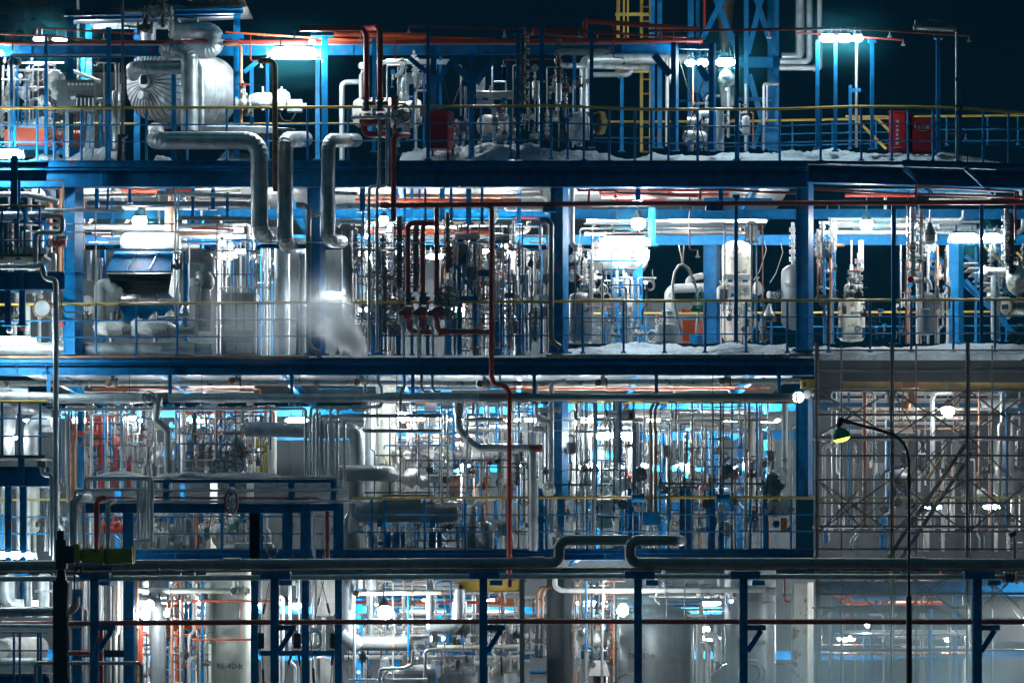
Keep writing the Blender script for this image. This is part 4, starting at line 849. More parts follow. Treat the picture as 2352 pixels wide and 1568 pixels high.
# tower with lattice
tw = []
for x, w, Y in ((1630,50,6.5),(1690,30,8.0),(2105,38,5.6),(2320,60,7.0)): tw.append(('leg', MB().ibeam(P(x,1290,Y), P(x,-60,Y), L(w,Y)*1.4, L(w,Y)), 'blue'))
for a, b, Y in (((1920,-40),(1735,330),5.9),((1830,-40),(2005,390),6.0),((2130,640),(2310,1270),5.9),((2345,640),(2165,1270),6.0),((2235,-20),(2120,460),5.9),((2180,-40),(2345,460),6.0),((1640,560),(1760,860),6.2),((1700,1270),(1640,980),6.2)):
    tw.append(('lattice_brace', MB().ibeam(P(*a,Y), P(*b,Y), L(38,Y), .12), 'blue'))
for y, h in ((535,88),(850,26)): tw.append(('crossbeam', MB().ibeam(P(2030,y,5.7), P(2335,y,5.9), L(h,5.7), .16), 'blue'))
tw.append(('crossbeam', MB().ibeam(P(1600,515,6.3), P(2105,515,5.8), .2, .12), 'blue')); tw.append(('gusset', MB().box(P(2300,1180,5.6), (.35,.04,.5)), 'blue')); tw.append(('gusset', MB().box(P(1715,700,6.1), (.4,.04,.5)), 'blue'))
mk('lattice_tower', 'blue lattice tower leg structure leaving the top of the picture', 'tower', tw)
T(0,3)
post('blue tower leg seen edge-on, with rungs, at the right of the lattice', 235, 44, -60, 1290, 6.4, shape='h'); T(0,2)
upright_vessel('dark tall stack standing inside the lattice tower', 1925, 190, -120, 470, 8.0, 'iron', name='chimney', cat='stack', dome=.05)
tube_lamp('small bright lamp at the tower foot, first from left', 1588, 1668, 540, 1.4, 50, cage=False); tube_lamp('small bright lamp at the tower foot, second from left', 1690, 1780, 540, 1.3, 58, cage=False); tube_lamp('small bright lamp at the tower foot, third from left', 1842, 2012, 535, 1.5, 64, cage=False)
pipe('thin bright coppery pipe under the small lamps', [(1650,570),(1648,1270)], 14, 'copper', 2.2)
for i, (a, b) in enumerate((((1535,530),(1760,1260)),((1775,580),(1550,1280)))): pipe(f"crossed tie rod between the frame columns, {('falling right','falling left')[i]}", [a, b], 9, 'dark', .9, name='tie_rod', cat='rod')
put('wrap_dark', 1940, 680, 2.0, .8, .3, 'wrapped fan unit under the third small lamp'); put('wrap_long', 1930, 640, 1.9, .6, 1.57, 'hanging wrapped duct below the third small lamp')
mk('wrapped_duct', 'grey wrapped duct hanging below the small lamps', 'duct', [(None, MB().prism([P(1885,700,2.3),P(1995,700,2.3),P(2000,900,2.3),P(1900,915,2.3)], (0,.4,0)), 'iron')])
level_vessel('grey pump barrel behind the tie rods', 1570, 1780, 1165, 105, 1.6, 'alu', .4, 'pump', 'pump'); pipe('grey pump suction pipe at the tower foot', [(1600,1030),(1690,1030),(1690,970),(1860,965)], 58, 'alu', 2.2)
pipe('stout silver pipe with orange band at the tower foot', [(1882,950),(1882,1280)], 66, 'alu', 1.4, seam=0); upright_vessel('grey canister right of the dark capped post', 2104, 72, 990, 1160, 1.4, 'alu', name='vessel'); pipe('coppery hoop pipe beside the grey canister', [(2140,960),(2165,965),(2165,1250)], 14, 'copper', 1.3)
fill_v(1580, 2340, 720, 1290, 9, 2, 4, 12, 40, ['white','alu','galv','grey'], .7); scatter(['valve','wrap_dark','gauge','jbox','coil'], 1590, 2180, 960, 1250, 9, 1.2, 2.4, .8, 1.2)
fill_v(1410, 1460, 500, 1250, 2, 2, 4, 20, 34, ['alu','white'], .2)
# ---- T03
T(0,3)
pipe('polished pipe coming down and turning left beside the tower, thickest of three', [(437,-60),(437,460),(400,490),(280,490)], 76, 'alu', 5.5, rad=.8); pipe('polished pipe coming down and turning left beside the tower, middle of three', [(517,-60),(517,500),(490,526),(265,528)], 52, 'alu', 5.2, rad=.8); pipe('polished pipe straight down behind the triple lamp', [(604,-60),(606,575),(590,582),(260,582)], 44, 'alu', 4.8, rad=.7, fl=(2.1,))
tube_lamp('bright lamp left of the triple row on the upper deck', 606, 742, 330, .3, 62, cage=False); tube_lamp('bright lamp in the middle of the triple row', 752, 880, 330, .3, 62, cage=False); tube_lamp('bright lamp right of the triple row', 884, 972, 330, .35, 58, cage=False)
pipe('bright galvanised pole carrying the triple lamp', [(920,345),(918,1260)], 25, 'galv', .9, name='lamp_pole', cat='pole', seam=0)
mk('strut_bracket', 'blue strut and clamp holding the triple lamp pole', 'bracket', [('strut', MB().bar(P(867,1260,.9), P(867,730,.9), L(27), .06), 'blue'), ('clamp', MB().box(P(915,773,.9), (L(80),.06,L(32))), 'blue')])
for x, w, ya, yb, c, lab in ((585,32,350,1270,0,'dark blue post left of the triple lamp'),(740,30,355,1295,0,'dark blue post under the triple lamp'),(1053,32,368,1275,68,'dark blue capped post right of the triple lamp'),(1618,36,335,1300,74,'dark blue capped post right of the extinguisher lockers')): post(lab, x, w, ya, yb, .5, cap=c)
pipe('thin red spray line ending right of the triple lamp', [(400,285,1.5),(560,290,1),(1090,328,.4),(1320,345,.2)], 15, 'red', .3, name='spray_line'); pipe('thin red line dropping by the lockers', [(1680,1255),(1682,1142),(1860,1144)], 9, 'red', .6, name='spray_line')
for x, y in ((168,298),(1203,292),(1318,362),(1882,330),(1855,1170)): put('sprinkler', x, y, .2, 1.15)
# street-type unlit lamp on pole
q = [P(1775,1370,-.1),P(1775,270,-.1),P(1745,215,-.1),P(1660,192,-.1),P(1530,172,-.1)]
a, b = P(1420,228,-.1), P(1745,248,-.1); d = b-a
lp = [('pole', pipe_mb(q, L(11), .25), 'galv'), ('hood', MB().prism([a+V((-.02,-.13,.02)), a+V((0,-.05,.13)), a+V((0,.1,.13)), a+V((0,.16,.02))], d), 'grey'), ('tube', MB().cyl(a+V((.03,-.06,-.02)), b+V((0,-.06,-.02)), .035, 10), 'offlamp'), ('tube', MB().cyl(a+V((.03,.06,-.02)), b+V((0,.06,-.02)), .035, 10), 'offlamp'), ('end_cap', MB().cyl(a+V((-.03,-.06,-.02)), a+V((.03,-.06,-.02)), .05, 10).cyl(a+V((-.03,.06,-.02)), a+V((.03,.06,-.02)), .05, 10), 'grey')]
cg = MB()
for i in range(12): c = a+d*(i/11); cg.tube([c+V((0,-.12,0)), c+V((0,-.09,-.07)), c+V((0,.09,-.07)), c+V((0,.14,0))], .005, 4)
lp += [('wire_guard', cg, 'galv'), ('strut', MB().bar(P(1812,1320,-.1), P(1812,640,-.1), L(18), .04), 'blue'), ('clamp', MB().box(P(1795,678,-.12), (L(60),.06,L(32))), 'blue'), ('clamp', MB().box(P(1800,908,-.14), (L(100),.06,L(14))), 'dark'), ('clamp', MB().box(P(1795,970,-.12), (L(56),.06,L(32))), 'blue'), ('flex_conduit', MB().tube([P(1800,1360,-.15), P(1830,1310,-.15), P(1868,1320,-.15), P(1868,1400,-.15), P(1845,1450,-.15)], .014, 8), 'black')]
mk('pole_lamp', 'unlit twin-tube lamp on a bent pole at the upper right', 'lamp', lp)
# extinguisher lockers
def locker(label, x0, x1, x2, y0, y1, Y, txt):
    a = P(x0,y0,Y); b = P(x1,y1,Y); w = b.x-a.x; hh = a.z-b.z; c = (a+b)/2
    parts = [('body', MB().prism([a, V((b.x,Y,a.z)), b, V((a.x,Y,b.z))], (L(x2-x1), .5, 0)), 'cabred'), ('door', MB().box(c+V((0,-.012,0)), (w*.92,.024,hh*.95)), 'cabred'), ('lid', MB().prism([a+V((-.02,-.03,.0)), V((b.x+.02,Y-.03,a.z)), V((b.x+.02,Y-.03,a.z+.03)), a+V((-.02,-.03,.03))], (L(x2-x1), .55, 0)), 'cabred'), ('handle', MB().box(V((a.x+.05, Y-.04, c.z+hh*.3)), (.03,.03,.12)), 'galv')]
    lt = MB()
    for s, sz, px, py in txt: t = flat_text(s, L(sz,Y), P(px,py,Y)+V((0,-.03,0))); lt.add(t.v, t.f)
    parts.append(('lettering', lt, 'signwhite')); return mk('extinguisher_locker', label, 'locker', parts)
locker('tall red extinguisher locker with white characters down its door', 1195, 1340, 1435, 962, 1300, .9, [(s, 27, 1267, 1043+i*37.5) for i, s in enumerate('消火器格納庫')]+[('FIRE EXTINGUISHER', 9, 1267, 1264)])
locker('lower red extinguisher locker beside the tall one', 1400, 1590, 1610, 1015, 1300, .8, [('消 火 器', 29, 1487, 1095), ('FIRE EXTINGUISHER', 7, 1487, 1122)])
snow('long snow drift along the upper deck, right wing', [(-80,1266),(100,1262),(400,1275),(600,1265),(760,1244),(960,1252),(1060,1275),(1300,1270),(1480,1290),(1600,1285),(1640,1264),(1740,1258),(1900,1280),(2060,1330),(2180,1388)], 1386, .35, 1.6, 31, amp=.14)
# ================================================================ MIDDLE DECK
T(1,0)
railB = [(-60,1107),(X(1,500),1090),(X(1,2300),1086),(X(2,1000),1076),(X(3,300),1072),(X(3,2420),1064)]
pB = [820,1165,1515,1870,2205]+[X(1,q) for q in (405,750,1105,1455,1800,2148)]+[X(2,q) for q in (170,355,708,1057,1405,1755,2105)]+[X(3,q) for q in (327,680,1035,1387,1747,2103)]
handrail('long front handrail of the middle deck with yellow top rail', railB, (142,286), 440, pB)
handrail('far yellow and blue handrail behind the small tanks of the middle deck', [(X(2,590),1185,8),(X(3,700),1175,8),(X(3,2400),1165,8)], (135,), 250, (X(2,1250),X(2,2230),X(3,1935),X(3,2200)), tw=20, rw=12, pw=16)
# left balcony
bl = handrail('short yellow-topped handrail of the left balcony', [(-60,262,-1.5),(395,266,-1.5)], (140,290), 455, (18,155,340), tw=22)
mk('balcony', 'blue balcony platform at the left edge of the middle bay', 'platform', [('floor_plate', MB().box(P(150,712,-1.0), (L(520),1.2,L(24))), 'iron'), ('edge_beam', MB().ibeam(P(-60,905,-1.4), P(550,905,-1.4), L(150), .2), 'blue'), ('stiffener', MB().box(P(120,905,-1.5), (L(46),.1,L(150))), 'blue'), ('stiffener', MB().box(P(175,905,-1.52), (L(46),.1,L(150))), 'blue')])
post('dark hanging post under the left balcony, left of two', 68, 52, 980, 1290, -1.3); post('dark hanging post under the left balcony, right of two', 191, 52, 980, 1290, -1.3)
post('blue balcony hanger at the left edge', 155, 40, 20, 230, -1.2); post('slim blue balcony post', 210, 20, 285, 700, -1.0)
tube_lamp('bright tube lamp under the left balcony', -120, 312, 1412, -1.3, 56); put('bulb', 80, 1330, -1.2, .6, 0, 'fitting hanging above the balcony lamp')
T(0,0)
beam('brightly lit blue beam at the left end of the upper deck', -60, 1502, 400, 1502, 90, -1.3, stiff=(120,)); beam('lit blue edge channel at the left end of the upper deck', -60, 1410, 415, 1410, 44, -1.35, w=.1); post('lit blue hanger under the left lamp of the upper deck', 122, 56, 1330, 1800, -1.45)
T(1,0)
pipe('silver pipe stepping down the left balcony and falling to the lower level', [(-40,785),(320,786),(355,770),(388,890),(470,892),(478,960),(478,3530)], 50, 'alu', -1.7, rad=1.1, seam=1.3)
pipe('silver pipe rising in steps beside the left balcony', [(305,775),(305,492),(532,492),(535,350),(385,348)], 46, 'alu', -1.6, rad=.9, seam=1.0)
mk('pipe_tee', 'silver tee with collar where two pipes join on the left balcony', 'pipe fitting', [('body', MB().cyl(P(240,785,-1.7), P(300,785,-1.7), L(34), 16), 'alu'), ('cap', MB().cyl(P(500,535,-1.5), P(572,535,-1.5), L(20), 12), 'alu')])
pipe('pale flanged pipe sagging right at the top left of the middle bay', [(-60,166),(230,168),(310,180),(500,232)], 50, 'white', -.6, fl=(.55,))
pipe('level silver pipe with coupling crossing the blue front column', [(380,297),(1060,308)], 30, 'alu', -.3, collars=(.36,))
pipe('coppery conduit curving down at the top left of the middle bay', [(250,40),(530,45),(545,80),(540,280)], 14, 'copper', -.4)
level_vessel('silver level barrel on the left balcony', -40, 200, 350, 74, -.9, 'alu'); upright_vessel('silver elbow pot on the left balcony', 228, 82, 470, 635, -.7, 'alu', name='vessel'); level_vessel('second silver barrel on the left balcony', 240, 420, 345, 64, -.8, 'alu')
upright_vessel('silver pot with gauge behind the balcony pipe', 445, 76, 660, 840, -.5, 'alu', name='vessel'); put('gauge', 433, 660, -.6, 1.2, .5, 'slanted round gauge on the silver pot by the left balcony'); put('stack_dark', 90, 690, -.4, .8)
mk('white_box', 'white box behind the balcony rail', 'box', [('body', MB().box(P(270,668,-.3), (L(270),.3,L(70))), 'white'), ('lid', MB().box(P(270,630,-.3), (L(280),.33,.02)), 'white')])
put('valve_red', 512, 578, -.9, .9)
fill_v(0, 560, 20, 1000, 6, .5, 3, 14, 44, ['alu','rust','white','blue'], .4); fill_h(0, 700, 100, 560, 5, .5, 2, 20, 40, ['alu','white','grey']); fill_v(420, 560, 60, 900, 2, 1.5, 3, 46, 60, ['rust','copper'], 0)
fill_v(0, 560, 1000, 1540, 6, .5, 3, 18, 60, ['alu','blue','white'], .3)
c = P(360,1140,-.1); mk('blind_flange', 'round bolted blind flange with rusty rim behind the left handrail', 'flange', [('disc', MB().cyl(c, c+V((0,.1,0)), L(66), 28), 'alu'), ('rim', MB().torus(c+V((0,.03,0)), (0,1,0), L(72), L(12), 28, 8), 'rust'), ('bolts', MB().bolts(c, (0,1,0), L(72), 16, .018, .05), 'iron'), ('neck', MB().cyl(c+V((0,.1,0)), c+V((0,.8,0)), L(58), 20), 'alu')])
pipe('black cable drooping right past the blue front column', [(515,1010),(530,1180),(640,1170),(720,1215)], 16, 'black', -.2, name='cable', cat='cable', rad=4, seam=0)
scatter(['valve','valve_red','coil','stack','gauge','valve_front'], 0, 560, 1050, 1390, 9, .1, 1.6, .8, 1.2)
# pipes crowding below the upper deck
pipe('off-white open-ended pipe hung under the upper deck', [(1345,155),(1560,160),(2150,188)], 40, 'cream', .5, fl=(.85,)); pipe('grey pipe hung under the upper deck', [(745,242),(2300,258)], 42, 'grey', .8, fl=(.85,)); pipe('dark silver pipe below the hung grey pipe', [(1545,372),(2200,376)], 34, 'grey', .2)
pipe('pale red-lit pipe under the upper deck', [(715,180),(1330,175)], 30, 'cream', 1.6); pipe('orange-red flanged pipe behind the fat downpipes', [(1640,455),(2000,470)], 22, 'red', 2.0, fl=(.2,))
for x, w, ya, yb in ((828,34,100,300),(922,20,110,300),(1650,26,105,420),(1822,34,105,300),(1945,26,150,420),(1110,24,100,240)): post(None, x, w, ya, yb, .6, group='blue hangers under the upper deck')
for y, nm in ((420,'upper'),(488,'lower')): pipe(f'thin galvanised conduit across the hood bay, {nm} of two', [(570,y),(2000,y-4)], 11, 'galv', -.1, name='conduit')
pipe('thin galvanised upright conduit left of the louvred hood', [(820,310),(820,1110)], 13, 'galv', -.15, name='conduit')
for x, nm in ((1497,'left'),(1525,'right')): pipe(f'thin galvanised upright with valve right of the hood, {nm} of two', [(x,110),(x,1205),(x+(130 if nm=='right' else -130),1215)], 14, 'galv', -.15, name='conduit')
put('valve', 1515, 780, -.2, .8); put('valve', 740, 1215, -.2, .7); put('valve', 1010, 1210, -.1, .7)
fill_h(700, 2200, 110, 300, 7, 1.5, 8, 16, 44, ['white','cream','copper','orange','cream','alu']); fill_v(700, 2200, 110, 640, 12, 2, 8, 14, 50, ['white','alu','copper','blue','galv'], .5); fill_h(720, 2200, 400, 620, 9, 2, 6, 16, 60, ['white','alu','copper','white'])
globe_lamp('glaring round floodlight over the louvred hood', 1195, 395, 1.6, 120); 
globe_lamp('small glaring bulb right of the hood, behind the downpipes', 1900, 580, 2.2, 54)
pipe('fat bright upright pipe right of the floodlight', [(1450,240),(1450,660)], 84, 'white', 3.0); pipe('pale level pipe behind the floodlight', [(715,445),(1500,450)], 46, 'white', 3.0)
# louvred hood
def quad(a, b, c_, d): return [P(*a), P(*b), P(*c_), P(*d)]
hy = .9
hd = [('upper_panel', MB().prism([P(985,640,hy+.5),P(1480,640,hy+.5),P(1475,820,hy),P(905,822,hy)], (0,1.4,0)), 'blue'), ('louvre_body', MB().prism([P(905,824,hy),P(1475,824,hy),P(1440,1010,hy+.6),P(985,1010,hy+.6)], (0,1.2,0)), 'iron'),
      ('top_rail', MB().bar(P(975,640,hy+.4), P(1590,640,hy+.4), .06, .05), 'galv'), ('lower_panel', MB().prism([P(1010,1095,hy+.6),P(1560,1095,hy+.6),P(1500,1250,hy+.3),P(930,1250,hy+.3)], (0,1.1,0)), 'blue'),
      ('top_cowl', MB().lathe(P(1030,600,hy+1.4),(1,0,0),[(0,0),(.02,.2),(.15,.3),(1.15,.3),(1.3,.2),(1.32,0)],20), 'white')]
for i in range(8):
    t = (i+.5)/8; y = 824+186*t; hd.append(('louvre', MB().prism([P(905+80*t,y-7,hy+.6*t-.02),P(1475-35*t,y-7,hy+.6*t-.02),P(1475-35*t,y+8,hy+.6*t-.1),P(905+80*t,y+8,hy+.6*t-.1)], (0,.03,.02)), 'grey'))
for xa, xb in ((1180,1085),(1360,1270)): hd.append(('seam', MB().bar(P(xa,645,hy+.47), P(xb,818,hy-.02), .012), 'galv'))
for x in (880,1590): hd.append(('leg', MB().bar(P(x,1540,hy+.6), P(x,640,hy+.6), L(40), .15), 'blue'))
for x, y0, y1 in ((1020,1012,1090),(1180,1012,1090),(1340,1012,1090),(1530,1012,1090)): hd.append(('strut', MB().bar(P(x,y1,hy+.9), P(x,y0,hy+.9), .05), 'galv'))
mk('cooler_hood', 'blue cooler hood with louvred slanting front behind the steam', 'cooler', hd)
pipe('fat grey duct elbow right of the louvred hood', [(1590,690),(1775,692),(1776,850)], 136, 'grey', 1.2, rad=.85); pipe('fat grey duct standing below the elbow', [(1740,830),(1735,1330)], 132, 'grey', 1.0)
mk('duct_branch', 'swollen grey duct branch with capped nozzle', 'duct', [('body', MB().ball(P(1750,915,1.0), L(88), 20, 12, (1,1,1.05)), 'grey'), ('nozzle', MB().cyl(P(1655,920,.6), P(1730,920,.9), L(34), 16), 'grey'), ('nozzle_cap', MB().cyl(P(1640,920,.55), P(1660,920,.6), L(40), 16), 'alu')])
pipe('pale elbow duct left of the louvred hood', [(1010,1010,1.0),(930,940),(858,940),(856,1290)], 108, 'white', 1.2, rad=.7); level_vessel('pale round-ended barrel left of the hood, lower', 715, 900, 1175, 120, 1.4, 'white'); mk('dished_cap', 'pale dished cap above the lower pale barrel', 'vessel', [(None, MB().ball(P(745,1090,1.6), L(62), 20, 12), 'white')])
for x, nm in ((765,'left'),(838,'middle'),(868,'right')): pipe(f'short upright grey pipe between column and hood, {nm} of three', [(x,650+(60 if x>800 else 0)),(x,900)], 46 if x < 800 else 26, 'alu', 1.4)
pipe('fattest level silver pipe lying along the middle deck edge', [(-60,1486),(1500,1486),(1760,1486),(1815,1486)], 106, 'alu', .5, seam=.55, collars=(.36,.42,1.3))
put('wrap_long', 950, 1310, .4, .95); put('wrap_long', 1330, 1310, .35, 1.0); put('wrap', 1180, 1310, .5, .75)
mk('rail_pipe', 'wrapped pipe row with white end plate behind the steam', 'pipe', [('pipe', MB().cyl(P(830,1335,.6), P(1660,1335,.6), L(36), 16), 'alu'), ('end_plate', MB().box(P(1678,1332,.6), (.06,.16,L(96))), 'white')])
pipe('thin pale pipe with bends below the hood', [(1345,1215),(1640,1215),(1640,1280)], 12, 'white', .2)
scatter(['valve','coil','gauge','valve_front','wrap'], 700, 1700, 1200, 1420, 12, .3, 1.2, .7, 1.1)
mk('steel_cabinet', 'tall grey steel cabinet half hidden by steam', 'cabinet', [('body', MB().box(P(2058,1290,1.3), (L(290,1.3),.9,L(510,1.3))), 'grey'), ('lid', MB().box(P(2058,1035,1.3), (L(300,1.3),.95,.05)), 'grey'), ('panel', MB().box(P(2058,1230,1.3)+V((0,-.46,0)), (L(240,1.3),.02,L(230,1.3))), 'galv'), ('base', MB().box(P(2058,1490,1.3)+V((0,-.02,0)), (L(220,1.3),.92,L(90,1.3))), 'galv')])
fill_v(1840, 2352, 560, 1540, 14, 1.8, 6, 12, 40, ['white','alu','galv','blue','white'], .3); scatter(['valve','gauge','stack','coil','trans_grey'], 1850, 2352, 640, 1100, 12, 1.5, 4, .8, 1.2)
# ---- T11
T(1,1)
pipe('grey pipe with rusty elbow dropping in front of the dark column', [(395,258),(460,258),(500,290),(500,1440),(540,1500),(585,1505),(590,1560)], 46, 'grey', -.15, rad=1.0, seam=1.5); pipe('short grey branch right of the rusty elbow pipe', [(500,350),(630,325)], 36, 'cream', -.1)
pipe('fat pale upright pipe behind the steam', [(275,600),(275,1540)], 132, 'alu', 1.0); pipe('stout dark upright pipe behind the steam', [(450,620),(450,1540)], 54, 'grey', .9); pipe('fat dark upright pipe under the right downpipe', [(832,480),(832,1540)], 92, 'grey', .6)
beam('dark blue bracket under the fat downpipes', 85, 608, 478, 608, 36, -.2)
pipe('thin galvanised conduit under the downpipe elbows', [(-600,572),(2300,582)], 11, 'galv', -.25, name='conduit')
pipe('open-ended off-white pipe right of the downpipes', [(672,152),(920,160)], 36, 'cream', .1); pipe('pale level pipe with collar behind the twin grey pipes', [(740,268),(1180,262)], 42, 'cream', .8, collars=(.2,)); pipe('silver level pipe with elbow behind the right downpipe', [(745,440),(770,395),(820,392),(1000,405)], 46, 'alu', 1.0)
post('blue pipe support hanging right of the downpipes', 962, 46, 100, 320, .4); post('slim blue support ending in a foot, right of the downpipes', 970, 22, 320, 520, .4); pipe('level grey pipe with round flange behind the twin pipes', [(895,640),(1420,636)], 30, 'grey', .8, fl=(.03,))
globe_lamp('round glaring lamp beside the twin grey pipes', 1145, 382, 1.2, 78)
T(1,1)
pipe('long thick red header running along the whole middle bay', [(1152,262),(X(2,-2138+0),252),(X(3,-2138+400),240),(X(3,-2138+2450),232)], 44, 'red', -.4, name='fire_header', collars=(.0,))
for i, (x, y1) in enumerate(((1350,1012),(1478,1012))): pipe(f"dark red riser hooking over to a deluge valve, {('left','middle')[i]} of three", [(1570+i*3,410),(x,411),(x,y1)], 44, 'red', -.3+.1*i, name='fire_riser', rad=1.1)
pipe('dark red riser dropping straight to a deluge valve, right of three', [(1596,255),(1596,1012)], 44, 'red', -.35, name='fire_riser')
pipe('long dark red riser falling through the middle deck', [(1990,258),(2066,262),(2066,1720),(2090,1790),(2180,1800),(2218,1860),(2218,3520)], 44, 'red', -.42, name='fire_riser', rad=1.1)
for i, x in enumerate((1355,1482,1605)):
    nm = ('left','middle','right')[i]; c = P(x-10,1180,-.3)
    mk('deluge_valve', f'red bulbous deluge valve behind the handrail, {nm} of three', 'valve', [('upper_body', MB().cyl(P(x,1015,-.3), P(x,1110,-.3), L(26), 14).ball(P(x,1060,-.3), L(36), 12, 8), 'iron'), ('flange', flange(MB(), P(x,1012,-.3), (0,0,1), L(26)), 'red'), ('flange', flange(MB(), P(x,1100,-.3), (0,0,1), L(26)), 'iron'), ('clapper_body', MB().ball(c, L(60), 18, 12, (1,1,.9)), 'red', [('cover', flange(MB(), c+V((L(42),0,0)), (1,-.2,0), L(38)), 'red')]), ('outlet', MB().ball(P(x-62,1180,-.45), L(28), 12, 8), 'iron'), ('side_port', MB().cyl(P(x,1060,-.3), P(x+55,1055,-.35), .045, 10), 'iron')])
    pipe(f'pale elbow drain under the {nm} deluge valve', [(x-65,1200),(x-65,1270),(x-40,1310),(x-40,1560)], 24, 'white', -.5, rad=1.0); mk('drain_sleeve', f'pale sleeve below the {nm} deluge valve outlet', 'pipe fitting', [(None, MB().cyl(P(x-65,1275,-.5), P(x-65,1205,-.5), L(24), 14), 'white')])
pipe('red bend under the left deluge valve', [(1355,1235),(1358,1335),(1545,1342)], 46, 'red', -.3, rad=1.1); pipe('red bend under the right deluge valve joining the long riser', [(1600,1235),(1604,1338),(2060,1340)], 46, 'red', -.32, rad=1.1, collars=(1.1,)); pipe('red bend under the middle deluge valve', [(1482,1235),(1485,1338),(1560,1342)], 42, 'red', -.2, rad=1.1)
put('valve_front', 1690, 1060, -.1, 1.6, 0, 'dark handwheel valve right of the three deluge valves'); put('valve_front', 1680, 1180, 0, 1.2)
level_vessel('pale capped pipe end behind the long red riser, left', 1748, 1970, 525, 72, .3, 'white'); level_vessel('pale capped pipe end behind the long red riser, right', 2092, 2225, 538, 62, .4, 'white')
mk('brace_stand', 'dark blue frame with diagonal brace right of the deluge valves', 'frame', [('leg', MB().bar(P(1752,1540,.1), P(1752,755,.1), L(16), .05), 'blue'), ('leg', MB().bar(P(1792,1540,.2), P(1792,755,.2), L(30), .08), 'blue'), ('brace', MB().bar(P(1760,775,.1), P(1945,1065,.1), L(22), .05), 'blue'), ('shelf', MB().bar(P(1790,1055,.15), P(1950,1055,.15), L(34), .1), 'blue')])
put('trans_blue', 2000, 900, .3, 1.3, 0, 'big blue-ended transmitter beside the long red riser'); put('jbox', 1895, 900, .3, .9, 0, 'dark framed display box left of the blue transmitter')
put('wrap_dark', 1790, 690, .6, 1.2); put('stack_dark', 1690, 840, .5, 1.2); put('stack_dark', 1420, 1000, .4, 1.4); put('stack_dark', 1278, 960, .3, 1.4); put('stack_dark', 1150, 1350, .2, 1.3)
mk('grey_screen', 'grey flat equipment panel behind the red risers', 'panel', [('sheet', MB().box(P(1800,880,3.2), (L(330,3.2),.1,L(330,3.2))), 'siding'), ('edge', MB().box(P(1630,880,3.15), (.05,.12,L(330,3.2))), 'galv')])
pipe('thin amber upright left of the grey panel', [(1662,640),(1662,880)], 12, 'amber', 1.5)
fill_v(880, 1330, 620, 1540, 16, .8, 5, 12, 44, ['white','white','alu','galv','blue','iron'], .4); fill_v(1640, 2300, 560, 1540, 18, .8, 5, 12, 44, ['white','white','alu','galv','blue','iron','copper'], .4)
fill_h(760, 2300, 400, 560, 9, 1.5, 6, 14, 46, ['white','white','alu','copper','orange','cream']); fill_h(900, 2300, 110, 240, 6, 1.5, 7, 14, 40, ['cream','white','copper','orange','blue']); fill_h(880, 1330, 880, 1300, 6, 1, 3, 12, 34, ['white','galv','iron']); fill_h(1650, 2280, 680, 1300, 7, 1, 3, 12, 34, ['white','galv','iron','blue'])
for x, w in ((1255,30),(1325,22),(1385,26),(1450,20),(1500,18),(1720,26),(1985,24),(1870,44),(2300,36),(1645,46)): post(None, x, w, 100, 420, R.uniform(.8,3), group='blue hangers under the upper deck')
for x, w in ((1060,50),(1115,40),(1270,40),(1385,26),(1520,30),(1700,46),(1940,34),(2110,40),(2290,26)): post(None, x, w, 1090, 1540, R.uniform(.6,2), group='blue stanchions on the middle deck')
scatter(['valve','valve_white','gauge','stack','stack_dark','coil','trans_grey','valve_front','wrap'], 880, 1330, 660, 1060, 26, .5, 3.0, .8, 1.3); scatter(['valve','gauge','stack_dark','coil','trans_blue','valve_front','jbox','valve_white'], 1640, 2330, 640, 1090, 30, .5, 3.0, .8, 1.3)
scatter(['valve','valve_white','gauge','stack','coil','valve_front','wrap','motor'], 890, 1330, 1090, 1480, 14, .4, 2.4, .8, 1.2); scatter(['valve','gauge','coil','jbox','valve_white','trans_grey','motor'], 1650, 2330, 1110, 1480, 16, .4, 2.4, .8, 1.2)
for i, (x, y) in enumerate(((1000,520),(1260,545),(1720,640),(1880,560))): globe_lamp(f"small added lamp deep among the pipes behind the red risers, {ordw(i+1)} from left", x, y, 4.2, 42)  # globe lamps added at depth to light the clutter from behind
# ---- T12
T(1,2)
upright_vessel('white upright column behind the clutter left of the grey hooked pipe', 185, 150, 620, 1060, 3.0, 'white', name='vessel'); 
pipe('grey hooked pipe standing beside the blue front column', [(335,382),(400,380),(438,420),(438,1400),(470,1440),(520,1475)], 47, 'grey', -.1, rad=1.0, seam=1.6); pipe('grey-white pipe bending down to a round flange by the white drum', [(617,60),(617,590),(665,625)], 42, 'white', .8, fl=(1.9,))
tube_lamp('long glaring tube lamp above the white drum', 848, 1288, 563, .6, 76, lm='tube_mid'); globe_lamp('round glaring floodlight above the white drum', 1182, 412, 1.4, 118)
T(1,2)
a = P(1020,690,2.6); wd = L(500,2.6)
mk('white_drum', 'white level drum on blue saddles glaring under the long lamp', 'vessel', [('shell', MB().lathe(P(770,690,2.6),(1,0,0),[(0,0),(.03,.2),(.12,.34),(.28,.41),(wd-.26,.41),(wd-.1,.34),(wd-.02,.2),(wd,0)],36), 'white'), ('nameplate', MB().box(P(1133,670,2.6)+V((0,-.5,0)), (L(28),.02,L(40))), 'ink'), ('nameplate', MB().box(P(1128,727,2.6)+V((0,-.49,0)), (L(40),.02,L(14))), 'ink'), ('saddle', MB().prism([P(985,790,2.3),P(1020,750,2.3),P(1020,1440,2.3),P(985,1440,2.3)], (0,.5,0)), 'blue'), ('saddle', MB().prism([P(1135,835,2.3),P(1220,755,2.3),P(1220,1440,2.3),P(1135,1440,2.3)], (0,.5,0)), 'blue'), ('outlet', MB().cyl(P(1080,960,2.5), P(1080,840,2.5), L(32), 16), 'alu')])
